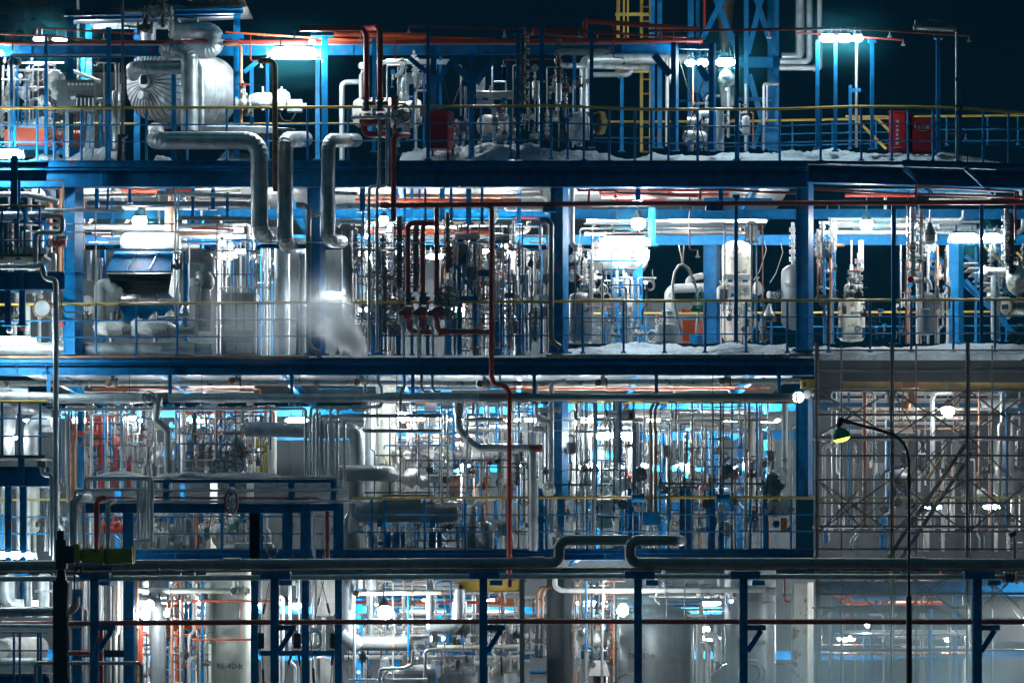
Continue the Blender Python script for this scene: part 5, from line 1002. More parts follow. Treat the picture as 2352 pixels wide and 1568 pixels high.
for i, pts in enumerate(([(865,650),(1000,800),(1005,1010)],[(985,740),(1055,800),(1058,1060)],[(1275,640),(1270,720),(1225,790)])): pipe(f"thin white tube along the white drum, {ordw(i+1)} from left", pts, 16, 'white', 1.8, rad=2)
upright_vessel('grey upright pot with domed lid right of the blue front column', 685, 190, 1000, 1440, 1.0, 'grey', name='vessel', seams=(1095,), dome=.45); mk('instrument_cap', 'round red instrument cap left of the white drum', 'instrument', [('cap', MB().cyl(P(658,877,.5), P(658,877,.75), L(26), 18), 'cabred'), ('body', MB().cyl(P(658,877,.75), P(700,877,1.0), L(18), 12), 'galv')])
scatter(['valve_white','stack','stack_white','valve','gauge','valve_white','trans_grey'], 600, 880, 640, 1000, 18, .7, 2.2, .8, 1.3)
# hose loop
mk('hose_loop', 'pale hose hung in a tall loop from a rope sling', 'hose', [('hose', MB().tube([P(1545,1350,.6),P(1520,1240,.6),P(1485,1080,.6),P(1475,940,.6),P(1495,830,.6),P(1530,775,.6),P(1565,765,.6),P(1610,800,.6),P(1655,890,.6),P(1690,1000,.65),P(1705,1120,.7),P(1690,1260,.7),P(1680,1370,.7)], L(13), 10), 'white'), ('sling', MB().tube([P(1530,600,.8),P(1552,700,.62),P(1560,775,.6)], L(6), 6).tube([P(1575,600,.8),P(1565,700,.62),P(1560,775,.6)], L(6), 6), 'cream'), ('coupling', MB().cyl(P(1545,1360,.6), P(1545,1300,.6), L(17), 10), 'galv')])
mk('green_bag', 'green bag with handles hung beside the hose loop', 'bag', [('bag', MB().prism([P(1645,1112,.4),P(1735,1112,.4),P(1738,1172,.4),P(1630,1165,.4)], (0,.16,0)), 'green'), ('handle', MB().tube([P(1650,1115,.42),P(1680,1000,.42),P(1710,955,.45),P(1730,975,.45),P(1730,1112,.45)], L(5), 6), 'green'), ('label', MB().box(P(1697,1133,.39), (L(34),.008,L(15))), 'signwhite')])
pipe('fat grey-white elbow pipe behind the hose loop', [(1445,1150),(1445,972),(1740,962)], 78, 'white', 2.4, rad=.8); pipe('second grey-white elbow pipe behind the hose loop, higher', [(1612,990),(1612,885),(1740,862)], 56, 'white', 3.0, rad=.8)
upright_vessel('grey pot lettered 7Fdt behind the handrail', 1440, 120, 1140, 1430, 1.8, 'grey', name='vessel', text='7Fdt', tsize=34, ty=1185, tang=.1, bottom=False); mk('grey_drum', 'short wide grey drum under the lettered pot', 'vessel', [(None, MB().lathe(P(1420,1430,1.5),(0,0,1),[(0,0),(0,L(95)),(L(150),L(95)),(L(160),L(60)),(L(170),0)],24), 'grey')])
mk('orange_screen', 'orange panel behind the blue bucket', 'panel', [('sheet', MB().box(P(1645,1335,3.2), (L(170,3.2),.06,L(190,3.2))), 'orange'), ('cap', MB().box(P(1600,1160,3.0), (L(100),.2,L(26))), 'orange')]); mk('bucket', 'blue bucket on the snow left of the thick pillar', 'bucket', [('pail', MB().lathe(P(1678,1440,2.0),(0,0,1),[(0,0),(0,L(50)),(L(64),L(58)),(L(66),L(62)),(L(70),L(58)),(L(60),L(50))],20), 'blue'), ('handle', MB().torus(P(1678,1400,1.95),(0,1,.2),L(48),.008,18,5), 'galv')])
upright_vessel('pale upright tank right of the thick pillar, lettered dt', 2022, 250, 560, 1440, 6.0, 'cream', name='tank', seams=(720,), text='dt', tsize=56, ty=1140, tang=-.5)
level_vessel('white level exchanger in front of the pale tank', 1885, 2260, 985, 84, 3.6, 'white', bands=3); level_vessel('second white level exchanger above the first', 1900, 2160, 875, 60, 3.8, 'white')
post('blue front pole right of the thick pillar', 2018, 32, 200, 1425, -.15, cap=60)
for x, w, m in ((1922,14,'galv'),(2195,14,'galv'),(788,16,'white'),(2150,16,'white'),(2248,12,'copper')): pipe(None, [(x+R.choice((-30,30)),430),(x,430),(x,1425)], w, m, .6, group='thin uprights by the tanks')
mk('cone_lamp', 'pale cone-topped unit behind the handrail left of the tank TK-11D', 'instrument', [('cone', MB().lathe(P(2300,1215,.8),(0,0,1),[(0,.1),(.02,.13),(.28,.02),(.3,0)],16), 'white'), ('base', MB().cyl(P(2300,1250,.8), P(2300,1215,.8), .16, 16), 'iron')])
fill_h(600, 2352, 110, 230, 6, .8, 4, 16, 40, ['red','cream','blue','red','white']); fill_h(600, 2352, 390, 520, 8, 3, 8, 14, 34, ['galv','copper','white','galv']); fill_h(0, 430, 110, 640, 8, 1, 5, 16, 40, ['cream','cream','alu','copper','orange'])
pipe('dark red branch line under the upper deck, left length', [(X(0,660),135),(985,130),(1012,155),(1690,182)], 22, 'red', .5, name='spray_line'); pipe('dark red branch line under the upper deck, right length', [(1712,215),(1712,118),(1930,125),(2352,150),(2530,155)], 24, 'red', .5, name='spray_line', rad=.8)
pipe('thin red dropper with nozzle right of the hose loop', [(1622,185),(1622,640),(1690,642)], 12, 'red', .4, name='spray_line'); put('sprinkler', 1690, 672, .4, 1.3); pipe('thin red dropper left of the round floodlight', [(1003,190),(1003,400)], 12, 'red', .6, name='spray_line'); put('sprinkler', 985, 170, .5, 1.2); put('sprinkler', 352, 130, .5, 1.2)
pipe(None, [(760,255),(762,125),(800,122)], 22, 'red', .3, group='red stubs on the header')
fill_v(0, 420, 640, 1540, 12, .8, 4, 12, 36, ['white','galv','blue','alu','iron'], .4); scatter(['valve','gauge','valve_front','coil','stack','jbox','trans_grey','stack_dark'], 0, 430, 680, 1440, 24, .4, 2.2, .8, 1.2)
fill_v(700, 1240, 880, 1440, 9, .9, 3, 12, 40, ['white','blue','galv','alu'], .3); scatter(['coil_white','valve_white','gauge','jbox','coil_white','valve','trans_blue'], 720, 1380, 900, 1400, 16, .6, 2.2, .8, 1.2); scatter(['valve','coil','gauge','jbox','valve_front','pot','trans_grey','coil_white'], 1870, 2352, 1020, 1420, 18, .6, 2.4, .8, 1.2); fill_v(1870, 2352, 1100, 1440, 8, .8, 3, 12, 34, ['blue','white','galv'], .2)
put('motor', 2150, 560, 4, 1.0) ; post('blue hanger under the upper deck by the long lamp', 1178, 40, 90, 220, .4); post('second blue hanger under the upper deck', 1888, 40, 85, 310, .3); post('blue hanger plate between beams above the floodlight', 1298, 58, 280, 610, 1.8)
mk('support_bracket', 'blue bracket holding the red header, right of the floodlight', 'bracket', [(None, MB().box(P(1832,285,-.35), (L(146),.2,L(46))), 'blue')]); mk('support_bracket', 'blue bracket holding the red header beside the blue front column', 'bracket', [(None, MB().box(P(420,296,-.35), (L(110),.2,L(40))), 'blue')])
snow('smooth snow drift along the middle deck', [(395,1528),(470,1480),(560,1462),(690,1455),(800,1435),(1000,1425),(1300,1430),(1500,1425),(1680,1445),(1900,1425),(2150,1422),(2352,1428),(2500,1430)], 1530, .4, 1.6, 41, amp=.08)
# ---- T13
T(1,3)
snow('smooth snow drift along the middle deck, right end', [(150,1440),(390,1462),(560,1445),(900,1440),(1300,1442),(1900,1440),(2100,1420),(2420,1424)], 1530, .45, 1.6, 43, amp=.06); snow('small snow mound in front of the end column, middle deck', [(335,1520),(420,1470),(560,1450),(640,1500)], 1530, .12, .5, 44, amp=.05)
upright_vessel('grey-white tank lettered TK-11D half behind the front column', 410, 270, 758, 1330, 2.4, 'grey', text='TK-11D', tsize=54, ty=955, tang=-.33, dome=.55, tsx=.95); put('stack', 375, 760, 2.3, 1.0, 0, 'flanged valve stack on top of the tank TK-11D')
upright_vessel('short off-white tank lettered SE-19Fdt-2 with gauge', 878, 228, 1050, 1432, 2.0, 'cream', text='SE-19Fdt-2', tsize=34, ty=1190, tang=.36, tsx=.82, dome=.4, extra=[('nameplate', MB().box(P(803,1165,2.0)+V((0,-.30,0)), (L(36),.03,L(70))), 'ink'), ('bracket', MB().box(P(775,1350,1.9), (L(40),.2,L(90))), 'blue'), ('bracket', MB().box(P(972,1350,1.9), (L(36),.2,L(90))), 'blue'), ('dial', MB().cyl(P(915,1325,2.0)+V((0,-.32,0)), P(915,1325,2.0)+V((0,-.24,0)), L(22), 18), 'dialface'), ('dial_rim', MB().torus(P(915,1325,2.0)+V((0,-.32,0)), (0,1,0), L(23), .012, 18, 6), 'iron')])
put('stack_white', 875, 1060, 1.9, 1.0, 0, 'rusty-flanged piping stack on top of the tank SE-19Fdt-2'); pipe('white bent pipe rising from the tank SE-19Fdt-2', [(825,1060),(822,942),(920,940)], 28, 'cream', 1.8, rad=1, fl=(.3,)); put('valve_white', 905, 960, 1.8, 1.0); put('valve', 880, 1010, 1.75, .9); put('stack', 940, 1060, 2.0, 1.1)
pipe('short blinding-white upright tube above the tank SE-19Fdt-2', [(958,560),(958,815)], 48, 'white', 2.4); pipe('thin bright tube left of the blinding-white tube', [(876,560),(876,900)], 14, 'white', 2.0)
globe_lamp('round glaring floodlight right of the front column', 1005, 420, 1.4, 106); put('bulb', 1547, 545, .5, 1.35, 0, 'clear drop lamp hanging below the red branch line')
tube_lamp('glaring tube lamp by the staircase, left length', 1705, 1978, 540, .9, 76, lm='tube_mid'); tube_lamp('glaring tube lamp by the staircase, right length', 1995, 2160, 540, 1.0, 74, lm='tube_mid')
T(1,3)
post('dark blue pole right of the tank SE-19Fdt-2', 1237, 36, 250, 1440, -.15, cap=50); post('blue pole in front of the staircase lamp', 1988, 30, 250, 1440, -.15); post('blue post behind the front column, right side', 715, 24, 610, 1440, 3)
pipe('long dark red branch line sloping down at the upper right', [(490,205),(490,115),(700,124),(1200,155),(2420,194)], 24, 'red', .4, name='spray_line', rad=.8); pipe('second dark red branch line at the upper right', [(1425,215),(1427,98),(2275,142),(2280,550)], 20, 'red', .2, name='spray_line', rad=.8); pipe('thin red dropper above the red disc', [(1360,140),(1358,622),(1425,632)], 13, 'red', .3, name='spray_line')
put('stack', 1400, 890, 1.0, 1.7, 0, 'tall pale valve stack above the red disc'); put('stack_dark', 1470, 760, 1.3, 1.1); put('stack_white', 1500, 700, 1.4, 1.0)
mk('red_disc', 'round red instrument cover left of the lettered pot', 'instrument', [('cover', MB().cyl(P(1382,893,.6), P(1382,893,.7), L(28), 22), 'cabred'), ('body', MB().cyl(P(1395,893,.7), P(1510,893,1.2), L(20), 12), 'galv')])
upright_vessel('grey pot with bolted lid right of the red disc', 1515, 150, 1000, 1375, 1.2, 'grey', name='vessel', seams=(1075,), dome=.4, text='t', tsize=40, ty=1160, tang=-.2); pipe('grey hooked tube right of the bolted pot', [(1580,860),(1555,850),(1553,740),(1600,735)], 20, 'galv', 1.1, rad=1.5); pipe('grey level pipe feeding the bolted pot', [(1440,895),(1540,900),(1555,980)], 34, 'galv', 1.2, fl=(.6,))
# stair
st = []
for a, b, w, Y in (((1530,640),(2200,1250),52,4.0),((1850,690),(2250,1020),36,4.9),((1850,900),(2260,1350),62,3.9)): st.append(('stringer', MB().ibeam(P(*a,Y), P(*b,Y), L(w,Y), .08), 'blue'))
for i in range(9): x = 1880+i*38; st.append(('tread', MB().box(P(x,770+i*42,4.4), (.3,.9,.03)), 'galv'))
for x in (1940,2140): st.append(('stanchion', MB().bar(P(x,1420,4.0), P(x,610,4.0), .05), 'blue'))
st.append(('handrail', pipe_mb([P(2008,600,3.8),P(2190,775,3.8),P(2420,1010,3.8)], .035), 'yellow')); st.append(('handrail', pipe_mb([P(2290,660,4.8),P(2420,780,4.8)], .035), 'yellow'))
mk('staircase', 'blue steel staircase with yellow handrail at the right edge', 'staircase', st)
pipe('silver elbow pipe in front of the staircase', [(2035,832),(2200,832),(2270,800),(2272,700)], 84, 'alu', 1.2, rad=.8); pipe('silver upright pipe below the silver elbow, by the staircase', [(2105,860),(2105,1410)], 74, 'alu', 1.1); c = P(2195,1128,.8)
mk('exchanger_end', 'silver bolted exchanger end at the right picture edge', 'exchanger', [('cover', MB().cyl(c, c+V((.05,.05,0)), L(60), 28), 'alu'), ('girth_flange', MB().cyl(c+V((.03,.05,0)), c+V((.1,.1,0)), L(76), 28).bolts(c+V((.03,.03,0)), (1,1,0), L(66), 14, .016, .05), 'brass'), ('nameplate', MB().box(c+V((-.02,-.03,0)), (.14,.02,.1), Matrix.Rotation(-.7,3,'Z')), 'ink'), ('shell', MB().cyl(c+V((.1,.1,0)), c+V((1.2,1.1,0)), L(62), 28), 'alu')])
put('wrap', 2310, 900, .9, 1.2, 0, 'foil-wrapped valve at the right picture edge'); put('stack_dark', 2240, 840, .8, 1.2); put('stack', 2200, 760, .8, 1.3)
scatter(['valve','valve_white','stack','gauge','coil_white','trans_grey','stack_white'], 565, 730, 640, 1000, 14, 1, 2.6, .8, 1.3); scatter(['coil_white','valve','trans_grey','jbox','gauge','coil','trans_blue'], 600, 1330, 1020, 1400, 16, .6, 2.2, .8, 1.2); scatter(['valve','gauge','jbox','coil','trans_blue','stack','valve_white'], 1340, 1720, 650, 1380, 22, .7, 2.4, .8, 1.3); scatter(['valve','stack_dark','gauge','wrap','coil'], 2000, 2352, 620, 1380, 12, .7, 2.0, .8, 1.3)
fill_v(570, 740, 600, 1440, 5, 1.4, 3, 14, 40, ['white','blue','copper'], .2); fill_v(1250, 1720, 600, 1440, 9, 1.4, 3, 12, 30, ['galv','white','blue','copper'], .3); fill_h(560, 2352, 60, 220, 7, .9, 5, 16, 44, ['cream','blue','alu','cream','red']); fill_h(560, 2352, 370, 500, 7, 3, 8, 16, 46, ['galv','copper','white','rust','galv'])
for x, y in ((130,640),(270,660)): pipe(None, [(x,y-80),(x+20,y),(x-40,y+180),(x-90,y+260)], 7, 'white', 1.8, name='cable', cat='cable', rad=3, group='thin pale cables')

T(1,0); fill_lamp_row('the upper deck', [X(0,300),X(0,760),X(0,1700),X(0,2250),X(1,780),X(1,1150),X(1,1560),X(1,2050),X(2,620),X(2,1500),X(2,2050),X(3,620),X(3,1300)], 338, 5.7, 200)
fill_lamp_row('the upper deck, low row', [X(0,1850),X(1,900),X(1,1500),X(1,2050)], 700, 5.6, 180)
T(0,0); fill_lamp_row('the frame beam of the top deck', [X(0,250),X(0,700),X(0,1900),X(1,1150),X(1,1900)], 440, 2.8, 150)

for c_, a, b, y0, y1, n in ((1,880,1330,420,1500,14),(1,1640,2300,420,1500,14),(2,0,430,420,1500,10),(0,1600,2352,420,1500,10),(2,600,1300,640,1440,8),(3,1250,1720,600,1440,6)): T(1,c_); front_tubes(a, b, y0, y1, n)
T(1,1); scatter(['valve','valve_white','stack','gauge','trans_grey','valve_front','coil','stack_dark'], 880, 1330, 650, 1480, 34, .3, 3, .8, 1.3); scatter(['valve','valve_white','stack','gauge','trans_blue','jbox','coil','stack_dark'], 1640, 2300, 650, 1480, 34, .3, 3, .8, 1.3)
for i, x in enumerate((620,)): tube_lamp('added tube lamp half hidden behind the steam plume', 640, 790, 1030, .5, 60, cage=False, lm='tube_mid')  # lamp added to light the plume from behind
for c_, x, y, Y, nm in ((1,375,455,.3,'the long bright lamp'),(2,1930,530,1.2,'the tower foot lamps'),(3,790,325,.2,'the triple lamp'),(0,440,335,2.4,'the small left lamps'),(0,40,1300,-.6,'the snow-side lamp')): T(0,c_); puff('added mist giving the glow around '+nm, x, y, Y, 1.7, 1.1, 1.0, 'glow_mist', 'glow_mist')  # mist added so the top deck lamps get a teal glow
for c_, x, y, Y, nm in ((2,1182,440,1.3,'the floodlight above the white drum'),(3,1005,420,1.2,'the floodlight right of the front column'),(0,1195,430,1.4,'the floodlight over the hood'),(3,1930,540,.8,'the staircase lamp')): T(1,c_); puff('added mist giving the glow around '+nm, x, y, Y, 1.2, .8, .8, 'glow_mist', 'glow_mist')  # same added mist, for a glow around the floodlights and stair lamp

for c_, a, b, y0, y1, n in ((1,880,1330,450,1480,10),(1,1640,2300,450,1480,12),(2,600,1300,640,1400,8),(0,1600,2352,420,1000,7)):
    T(1,c_)
    for i in range(n):
        y = y0+(y1-y0)*(i+R.random())/n; l = (b-a)*R.uniform(.2,.7); xa = R.uniform(a, b-l); d = R.choice((-1,1))*R.uniform(30,120)
        pipe(None, R.choice(([(xa,y),(xa+l,y)], [(xa,y+d),(xa,y),(xa+l,y)], [(xa,y),(xa+l,y),(xa+l,y+d)])), R.uniform(9,17), R.choice(('iron','dark','galv','blue','copper')), R.uniform(.2,1.6), name='small_bore_line', rad=1.5, seam=0, group='small bore level lines in front of the lit bays')

T(1,0); fill_lamp_row('the upper deck, low row', [X(1,930),X(1,1210),X(1,1680),X(1,1930),X(1,2190),X(0,2000)], 655, 4.3, 120, 34, 5)
fill_lamp_row('the upper deck, lowest row', [X(1,900),X(1,1260),X(1,1720),X(1,2080),X(0,1950),X(0,1000)], 1150, 4.0, 120, 34)
# ================================================================ LOWER DECK
T(2,0)
railC = [(X(1,875),1266),(X(2,500),1258),(X(3,560),1258)]
handrail('long front handrail of the lower deck with yellow top rail', railC, (146,290), 450, [X(1,q) for q in (1040,1150,1495,1840,2195)]+[X(2,q) for q in (395,745,1095,1440,1790,2140)]+[X(3,360)], top='yellow')
pipe('dull yellow rail behind the left platform legs', [(-40,1280),(600,1278)], 18, 'ochre', .4, name='far_rail', cat='rail')
for y, nm in ((1420,'upper'),(1565,'lower')): pipe(f'blue rail along the left part of the lower deck, {nm} of two', [(-40,y+5),(X(1,800),y)], 13, 'blue', .1, name='guard_rail', cat='rail')
for x in (20,1900,2240): post(None, x, 24, 1400, 1716, .15, group='blue posts of the lower deck rail')
# services slung under the middle deck
pipe('long cream rust-spotted pipe slung under the middle deck', [(-40,285),(X(1,500),278),(X(1,1640),288),(X(2,300),285),(X(2,1300),272),(X(3,440),262)], 48, 'cream', .45, fl=(.3,2.5,4.2,4.75), seam=0)
for c_, x, y in ((0,930,284),(0,1985,266),(1,915,276),(1,1965,290),(2,840,282),(2,1895,266)):
    T(2,c_); c = P(x,y,.1); o = mk('capped_tee', None, 'pipe fitting', [('body', MB().cyl(P(x-20,y,.2), P(x+70,y,.3), L(34), 14).cyl(P(x+40,y,.3), P(x+40,y-65,.3), L(20), 12), 'cream'), ('cap', MB().cyl(c+V((0,-.12,0)), c+V((0,.1,0)), L(27), 14).box(c+V((0,-.14,0)), (.05,.05,.05)), 'rust'), ('flange', flange(MB(), P(x+72,y,.3), (1,0,0), L(30)), 'rust')], 'capped rusty tees under the middle deck'); auto(o, 'cream tee with rusty square-headed cap', *uv(x, y))
T(2,0)
pipe('fat silver pipe along the lower bay, left length with open sleeve', [(-40,392),(440,402),(480,415),(1330,414)], 84, 'alu', -.3, collars=(.45,)); pipe('fat silver pipe along the lower bay, dark middle length', [(1440,412),(X(1,700),410),(X(1,1960),405)], 74, 'alu', -.3, collars=(.3,1.4),cm='alu'); pipe('fat dark pipe along the lower bay, ending in a bright round mouth', [(X(1,1950),405),(X(2,1320),404),(X(3,420),402)], 70, 'grey', -.3, collars=(.25,.98))
T(2,3); mk('pipe_end_glow', 'glowing disc for the lit end of the fat dark pipe', 'lamp', [('lens', MB().cyl(P(418,402,-.42), P(426,402,-.36), L(46), 24), 'dim_glow'), ('bezel', MB().torus(P(420,402,-.4), (1,-.5,0), L(44), .02, 24, 6), 'galv')]); mk('pipe_end', 'grey cut pipe end in front of the end column', 'pipe', [(None, MB().cyl(P(495,378,-.3), P(522,378,-.15), L(38), 20), 'grey')])  # disc emits to stand for the lit pipe end
mk('crane_rail_end', 'cream yellow beam end with square hole at the scaffold edge', 'beam', [('box', MB().box(P(505,292,.0), (L(124),.3,L(74))), 'yellow'), ('hole', MB().box(P(476,295,-.16), (L(22),.02,L(38))), 'ink')])
T(2,0)
pipe('slim silver pipe below the fat silver pipe', [(510,508),(1300,505),(X(1,430),498)], 27, 'alu', -.2, seam=1.5, collars=(.2,)); pipe('short silver pipe with big flange at the left edge', [(-40,345),(60,340),(240,352)], 60, 'grey', .2, fl=(1.1,))
for c_, x, ya, yb in ((0,1455,210,470),(1,357,200,470),(1,1392,200,470),(2,292,200,460),(2,1337,200,455),(3,257,190,450),(0,415,215,480)): T(2,c_); post(None, x, 30, ya, yb, -.1, group='blue hangers under the middle deck')
for c_, x, yb in ((0,1106,500),(0,1727,1020),(1,425,490),(1,910,470),(1,1008,700),(1,1254,640),(2,1818,380)): T(2,c_); pipe(None, [(x,200),(x,yb)], 5, 'dark', -.35, name='hanger_rod', cat='rod', group='thin hanger rods', seam=0)
T(2,0)
# red manifold
pipe('red manifold pipe with elbow turning down, upper', [(645,716,2.0),(700,716,1.4),(950,712),(988,760),(988,1190)], 44, 'red', 1.3, name='fire_manifold', rad=1.1); pipe('red manifold pipe with elbow turning down, lower', [(705,800,2.0),(760,800,1.4),(1055,795),(1102,840),(1102,1190)], 44, 'red', 1.3, name='fire_manifold', rad=1.1); pipe('thick upright red manifold pipe', [(864,560),(864,1190)], 46, 'red', 1.1, name='fire_manifold'); pipe('red manifold cross pipe at the top', [(740,588),(990,588)], 46, 'red', 1.5, name='fire_manifold'); pipe('second short upright red manifold pipe', [(826,600),(826,700)], 40, 'red', 1.6, name='fire_manifold')
for i, x in enumerate((783,910,1043)): pipe(f"grey pipe hooked right at the top in front of the red manifold, {('left','middle','right')[i]} of three", [(x+130,552),(x,552),(x,1180)], 27, 'alu', .3, rad=1.0, seam=1.5)
pipe('kinked fat silver pipe stepping down beside the small lamp', [(1360,400),(1338,560),(1338,600),(1436,690),(1438,720),(1438,1200)], 70, 'alu', -.35, rad=.9); put('valve_front', 1288, 412, -.3, 1.0)
globe_lamp('small glaring bulb beside the kinked silver pipe', 1132, 570, .6, 62); globe_lamp('small bright bulb behind the left platform rail', 132, 745, .6, 36)
# left platform
handrail('short yellow-topped handrail of the left lower platform', [(-60,438,-1.5),(405,440,-1.5)], (142,290), 470, (18,168,345), tw=22)
mk('balcony', 'dark blue platform with deep beam at the left edge of the lower bay', 'platform', [('floor_plate', MB().box(P(170,920,-1.1), (L(500),1.2,L(24))), 'iron'), ('edge_beam', MB().ibeam(P(-60,1080,-1.4), P(425,1080,-1.4), L(165), .22), 'blue'), ('stiffener', MB().box(P(182,1040,-1.5), (L(50),.12,L(240))), 'blue')])
post('dark hanging post under the left lower platform, left of two', 72, 54, 1160, 1860, -1.3); post('dark hanging post under the left lower platform, right of two', 200, 54, 1160, 1860, -1.3)
pipe('fat silver elbow duct behind the left platform, left of two', [(-60,500),(90,520),(60,640),(60,900)], 130, 'alu', 1.0, rad=.7); pipe('fat silver elbow duct behind the left platform, right of two', [(440,600),(330,600),(265,660),(265,900)], 124, 'alu', .8, rad=.8); pipe('fat silver duct curving down at the platform top', [(60,480),(300,500),(400,560),(400,700)], 110, 'alu', 1.6, rad=.8)
pipe('grey pipe jogging into the long silver downpipe', [(362,945),(362,1010),(372,1062),(440,1068),(448,1110),(448,1750)], 48, 'alu', -1.6, rad=.9); mk('pipe_box', 'square grey pipe cap left of the long downpipe', 'pipe fitting', [(None, MB().box(P(360,975,-1.6), (L(68),.16,L(52))), 'grey')]); mk('pipe_sleeve', 'wide sleeve on the long silver downpipe', 'pipe fitting', [(None, MB().cyl(P(478,575,-1.7), P(478,515,-1.7), L(40), 16), 'alu')])
for i, x in enumerate((578,610,648)): pipe(f"rusty brown upright pipe beside the long downpipe, {('left','middle','right')[i]} of three", [(x+ (0 if i else -50),548),(x,550),(x,1300)], 24, ('grey','rust','copper')[i], .3, rad=1.2)
upright_vessel('pale round vessel low behind the left platform legs', 275, 130, 1160, 1560, 1.2, 'pale', name='vessel'); fill_v(0, 560, 1160, 1716, 8, .8, 3, 18, 60, ['white','alu','pale','galv'], .2); fill_v(480, 720, 480, 1180, 5, 2, 5, 14, 40, ['white','orange','blue','alu'], .3)
scatter(['valve','coil','gauge','stack','jbox','valve_red'], 300, 720, 1180, 1560, 12, .6, 2.5, .8, 1.2)
# handwheel cluster
c = P(1940,880,.3); hw = MB().torus(c, (.1,1,0), L(74), L(8), 28, 8).cyl(c-V((0,.04,0)), c+V((0,.05,0)), L(20), 14)
for i in range(6): g_ = i*math.pi/3; hw.bar(c, c+V((math.cos(g_)*L(72),0,math.sin(g_)*L(72))), L(9), .015)
mk('wheel_valve', 'dark valve with big six-spoked handwheel facing out', 'valve', [('handwheel', hw, 'iron'), ('stem', MB().cyl(c, P(2010,880,.9), .03, 10), 'galv'), ('body', MB().cyl(P(2000,880,.7), P(2090,885,1.1), L(42), 18), 'iron'), ('flange', flange(MB(), P(2050,882,.9), (.6,.5,0), L(44)), 'iron')])
put('valve_front', 2020, 985, .6, 1.6, 0, 'smaller spoked handwheel below the big one'); put('valve_front', 1880, 1010, .8, 1.2)
for i, (x, m) in enumerate(((2190,'ochre'),(2260,'yellow'),(2320,'pale'))): pipe(None, [(x,760),(x,1060)], 60 if i != 1 else 34, m, 1.8)
mk('orange_box', 'rusty orange box behind the yellow pipes', 'box', [('body', MB().box(P(2190,880,2.6), (L(110,2.6),.3,L(160,2.6))), 'copper'), ('frame', MB().box(P(2190,960,2.5), (L(130,2.6),.3,L(30))), 'ochre')])
mk('grey_machine_box', 'pale grey machine box between the kinked pipe and the big handwheel', 'box', [('body', MB().box(P(1680,930,2.8), (L(290,2.8),.6,L(250,2.8))), 'siding'), ('slot', MB().box(P(1765,890,2.4)+V((0,-.02,0)), (L(22),.03,L(180))), 'ink')])
fill_v(720, 1330, 500, 1180, 16, 1.8, 6, 12, 40, ['white','alu','blue','galv','orange','white'], .4); fill_v(1470, 2352, 480, 1060, 18, 1.2, 6, 12, 44, ['white','alu','blue','galv','copper','dark','white'], .4); fill_h(720, 1330, 560, 1050, 9, 2, 5, 12, 36, ['white','alu','blue','orange']); fill_h(1470, 2352, 500, 800, 9, 1.6, 6, 12, 40, ['white','alu','orange','blue','galv'])
scatter(['valve','gauge','wrap','coil','stack','valve_white','valve_front','motor'], 720, 1330, 620, 1050, 18, 1.5, 4, .8, 1.2); scatter(['valve','stack_dark','gauge','coil','wrap_dark','jbox','valve_front','trans_grey','valve_white'], 1470, 2352, 600, 1040, 26, .8, 3.5, .8, 1.3); put('wrap', 1345, 930, 1.4, .55, 0, 'brown-wrapped bundle left of the kinked pipe')
fill_h(600, 2352, 310, 360, 4, 3, 8, 12, 22, ['white','white','copper','orange'])
# fat elbow pipe
pipe('fat silver pipe with elbow turning down behind the pipe bundle', [(2100,675),(X(1,880),690),(X(1,915),730),(X(1,915),1000)], 128, 'alu', .5, rad=.8)
T(2,1)
pipe('fat dark pipe reaching forward and right below the elbow', [(760,1050),(1130,1052),(1200,1060,.8),(1215,1065,2.0)], 136, 'grey', .2, rad=.7); pipe('fat dark upright pipe under the bundle', [(905,1120),(905,1300),(905,1560)], 132, 'grey', .7, seam=.8)
for i, (x, yt, dx, yb) in enumerate(((475,500,-60,1090),(520,490,60,1095),(548,540,60,1090),(575,490,90,1095),(612,560,110,1100),(655,610,120,1090),(690,490,60,1095),(703,570,60,1160),(748,500,70,1160),(808,605,170,1200))):
    pipe(f"narrow silver upright in the pipe bundle, {ordw(i+1)} from left", [(x+dx,yt),(x,yt),(x,yb)], 27, 'alu', -.35+.05*(i%3), name='bundle_pipe', rad=1.0, seam=1.8, group='pipe bundle uprights')
for i, (x0, x1, y, w) in enumerate(((600,900,490,28),(880,990,495,50),(770,960,558,32),(960,1640,560,30),(830,980,605,24),(975,1640,690,30))): pipe(f"short level silver pipe right of the pipe bundle, {ordw(i+1)} from top", [(x0,y),(x1,y)], w, 'grey' if i > 2 else 'alu', -.2, collars=(.9,) if i in (1,3) else ())
pipe('silver pipe dropping from under the deck and turning left', [(1030,270),(985,290),(985,470),(900,495)], 30, 'alu', -.3, rad=1.0); pipe('second silver pipe dropping and turning left', [(1095,210),(1097,280),(1125,320),(1125,480),(990,490)], 30, 'alu', -.25, rad=1.0); pipe('silver pipe kinked around the fat dark pipe', [(1320,210),(1320,320),(1288,360),(1288,530)], 27, 'grey', -.4, rad=1.0)
for x in (1467,1560): pipe(None, [(x,210),(x,330),(x+25,360),(x+70,352)], 25, 'grey', -.2, rad=1.0)
upright_vessel('tall pale column vessel with bolted waist flange', 1165, 180, 200, 1300, 2.2, 'pale', name='vessel', seams=(640,), dome=.2, extra=[('waist_flange', MB().cyl(P(1165,965,2.2), P(1165,925,2.2), L(112,2.2), 32).bolts(P(1165,945,2.2), (0,0,1), L(104,2.2), 24, .02, .08), 'cream'), ('nozzle', MB().cyl(P(1230,870,1.9), P(1290,885,1.6), L(24), 14), 'pale')])
pipe('fat silver upright pipe left of the pale column', [(1028,450),(1028,1320)], 94, 'alu', 1.6, fl=(.25,))
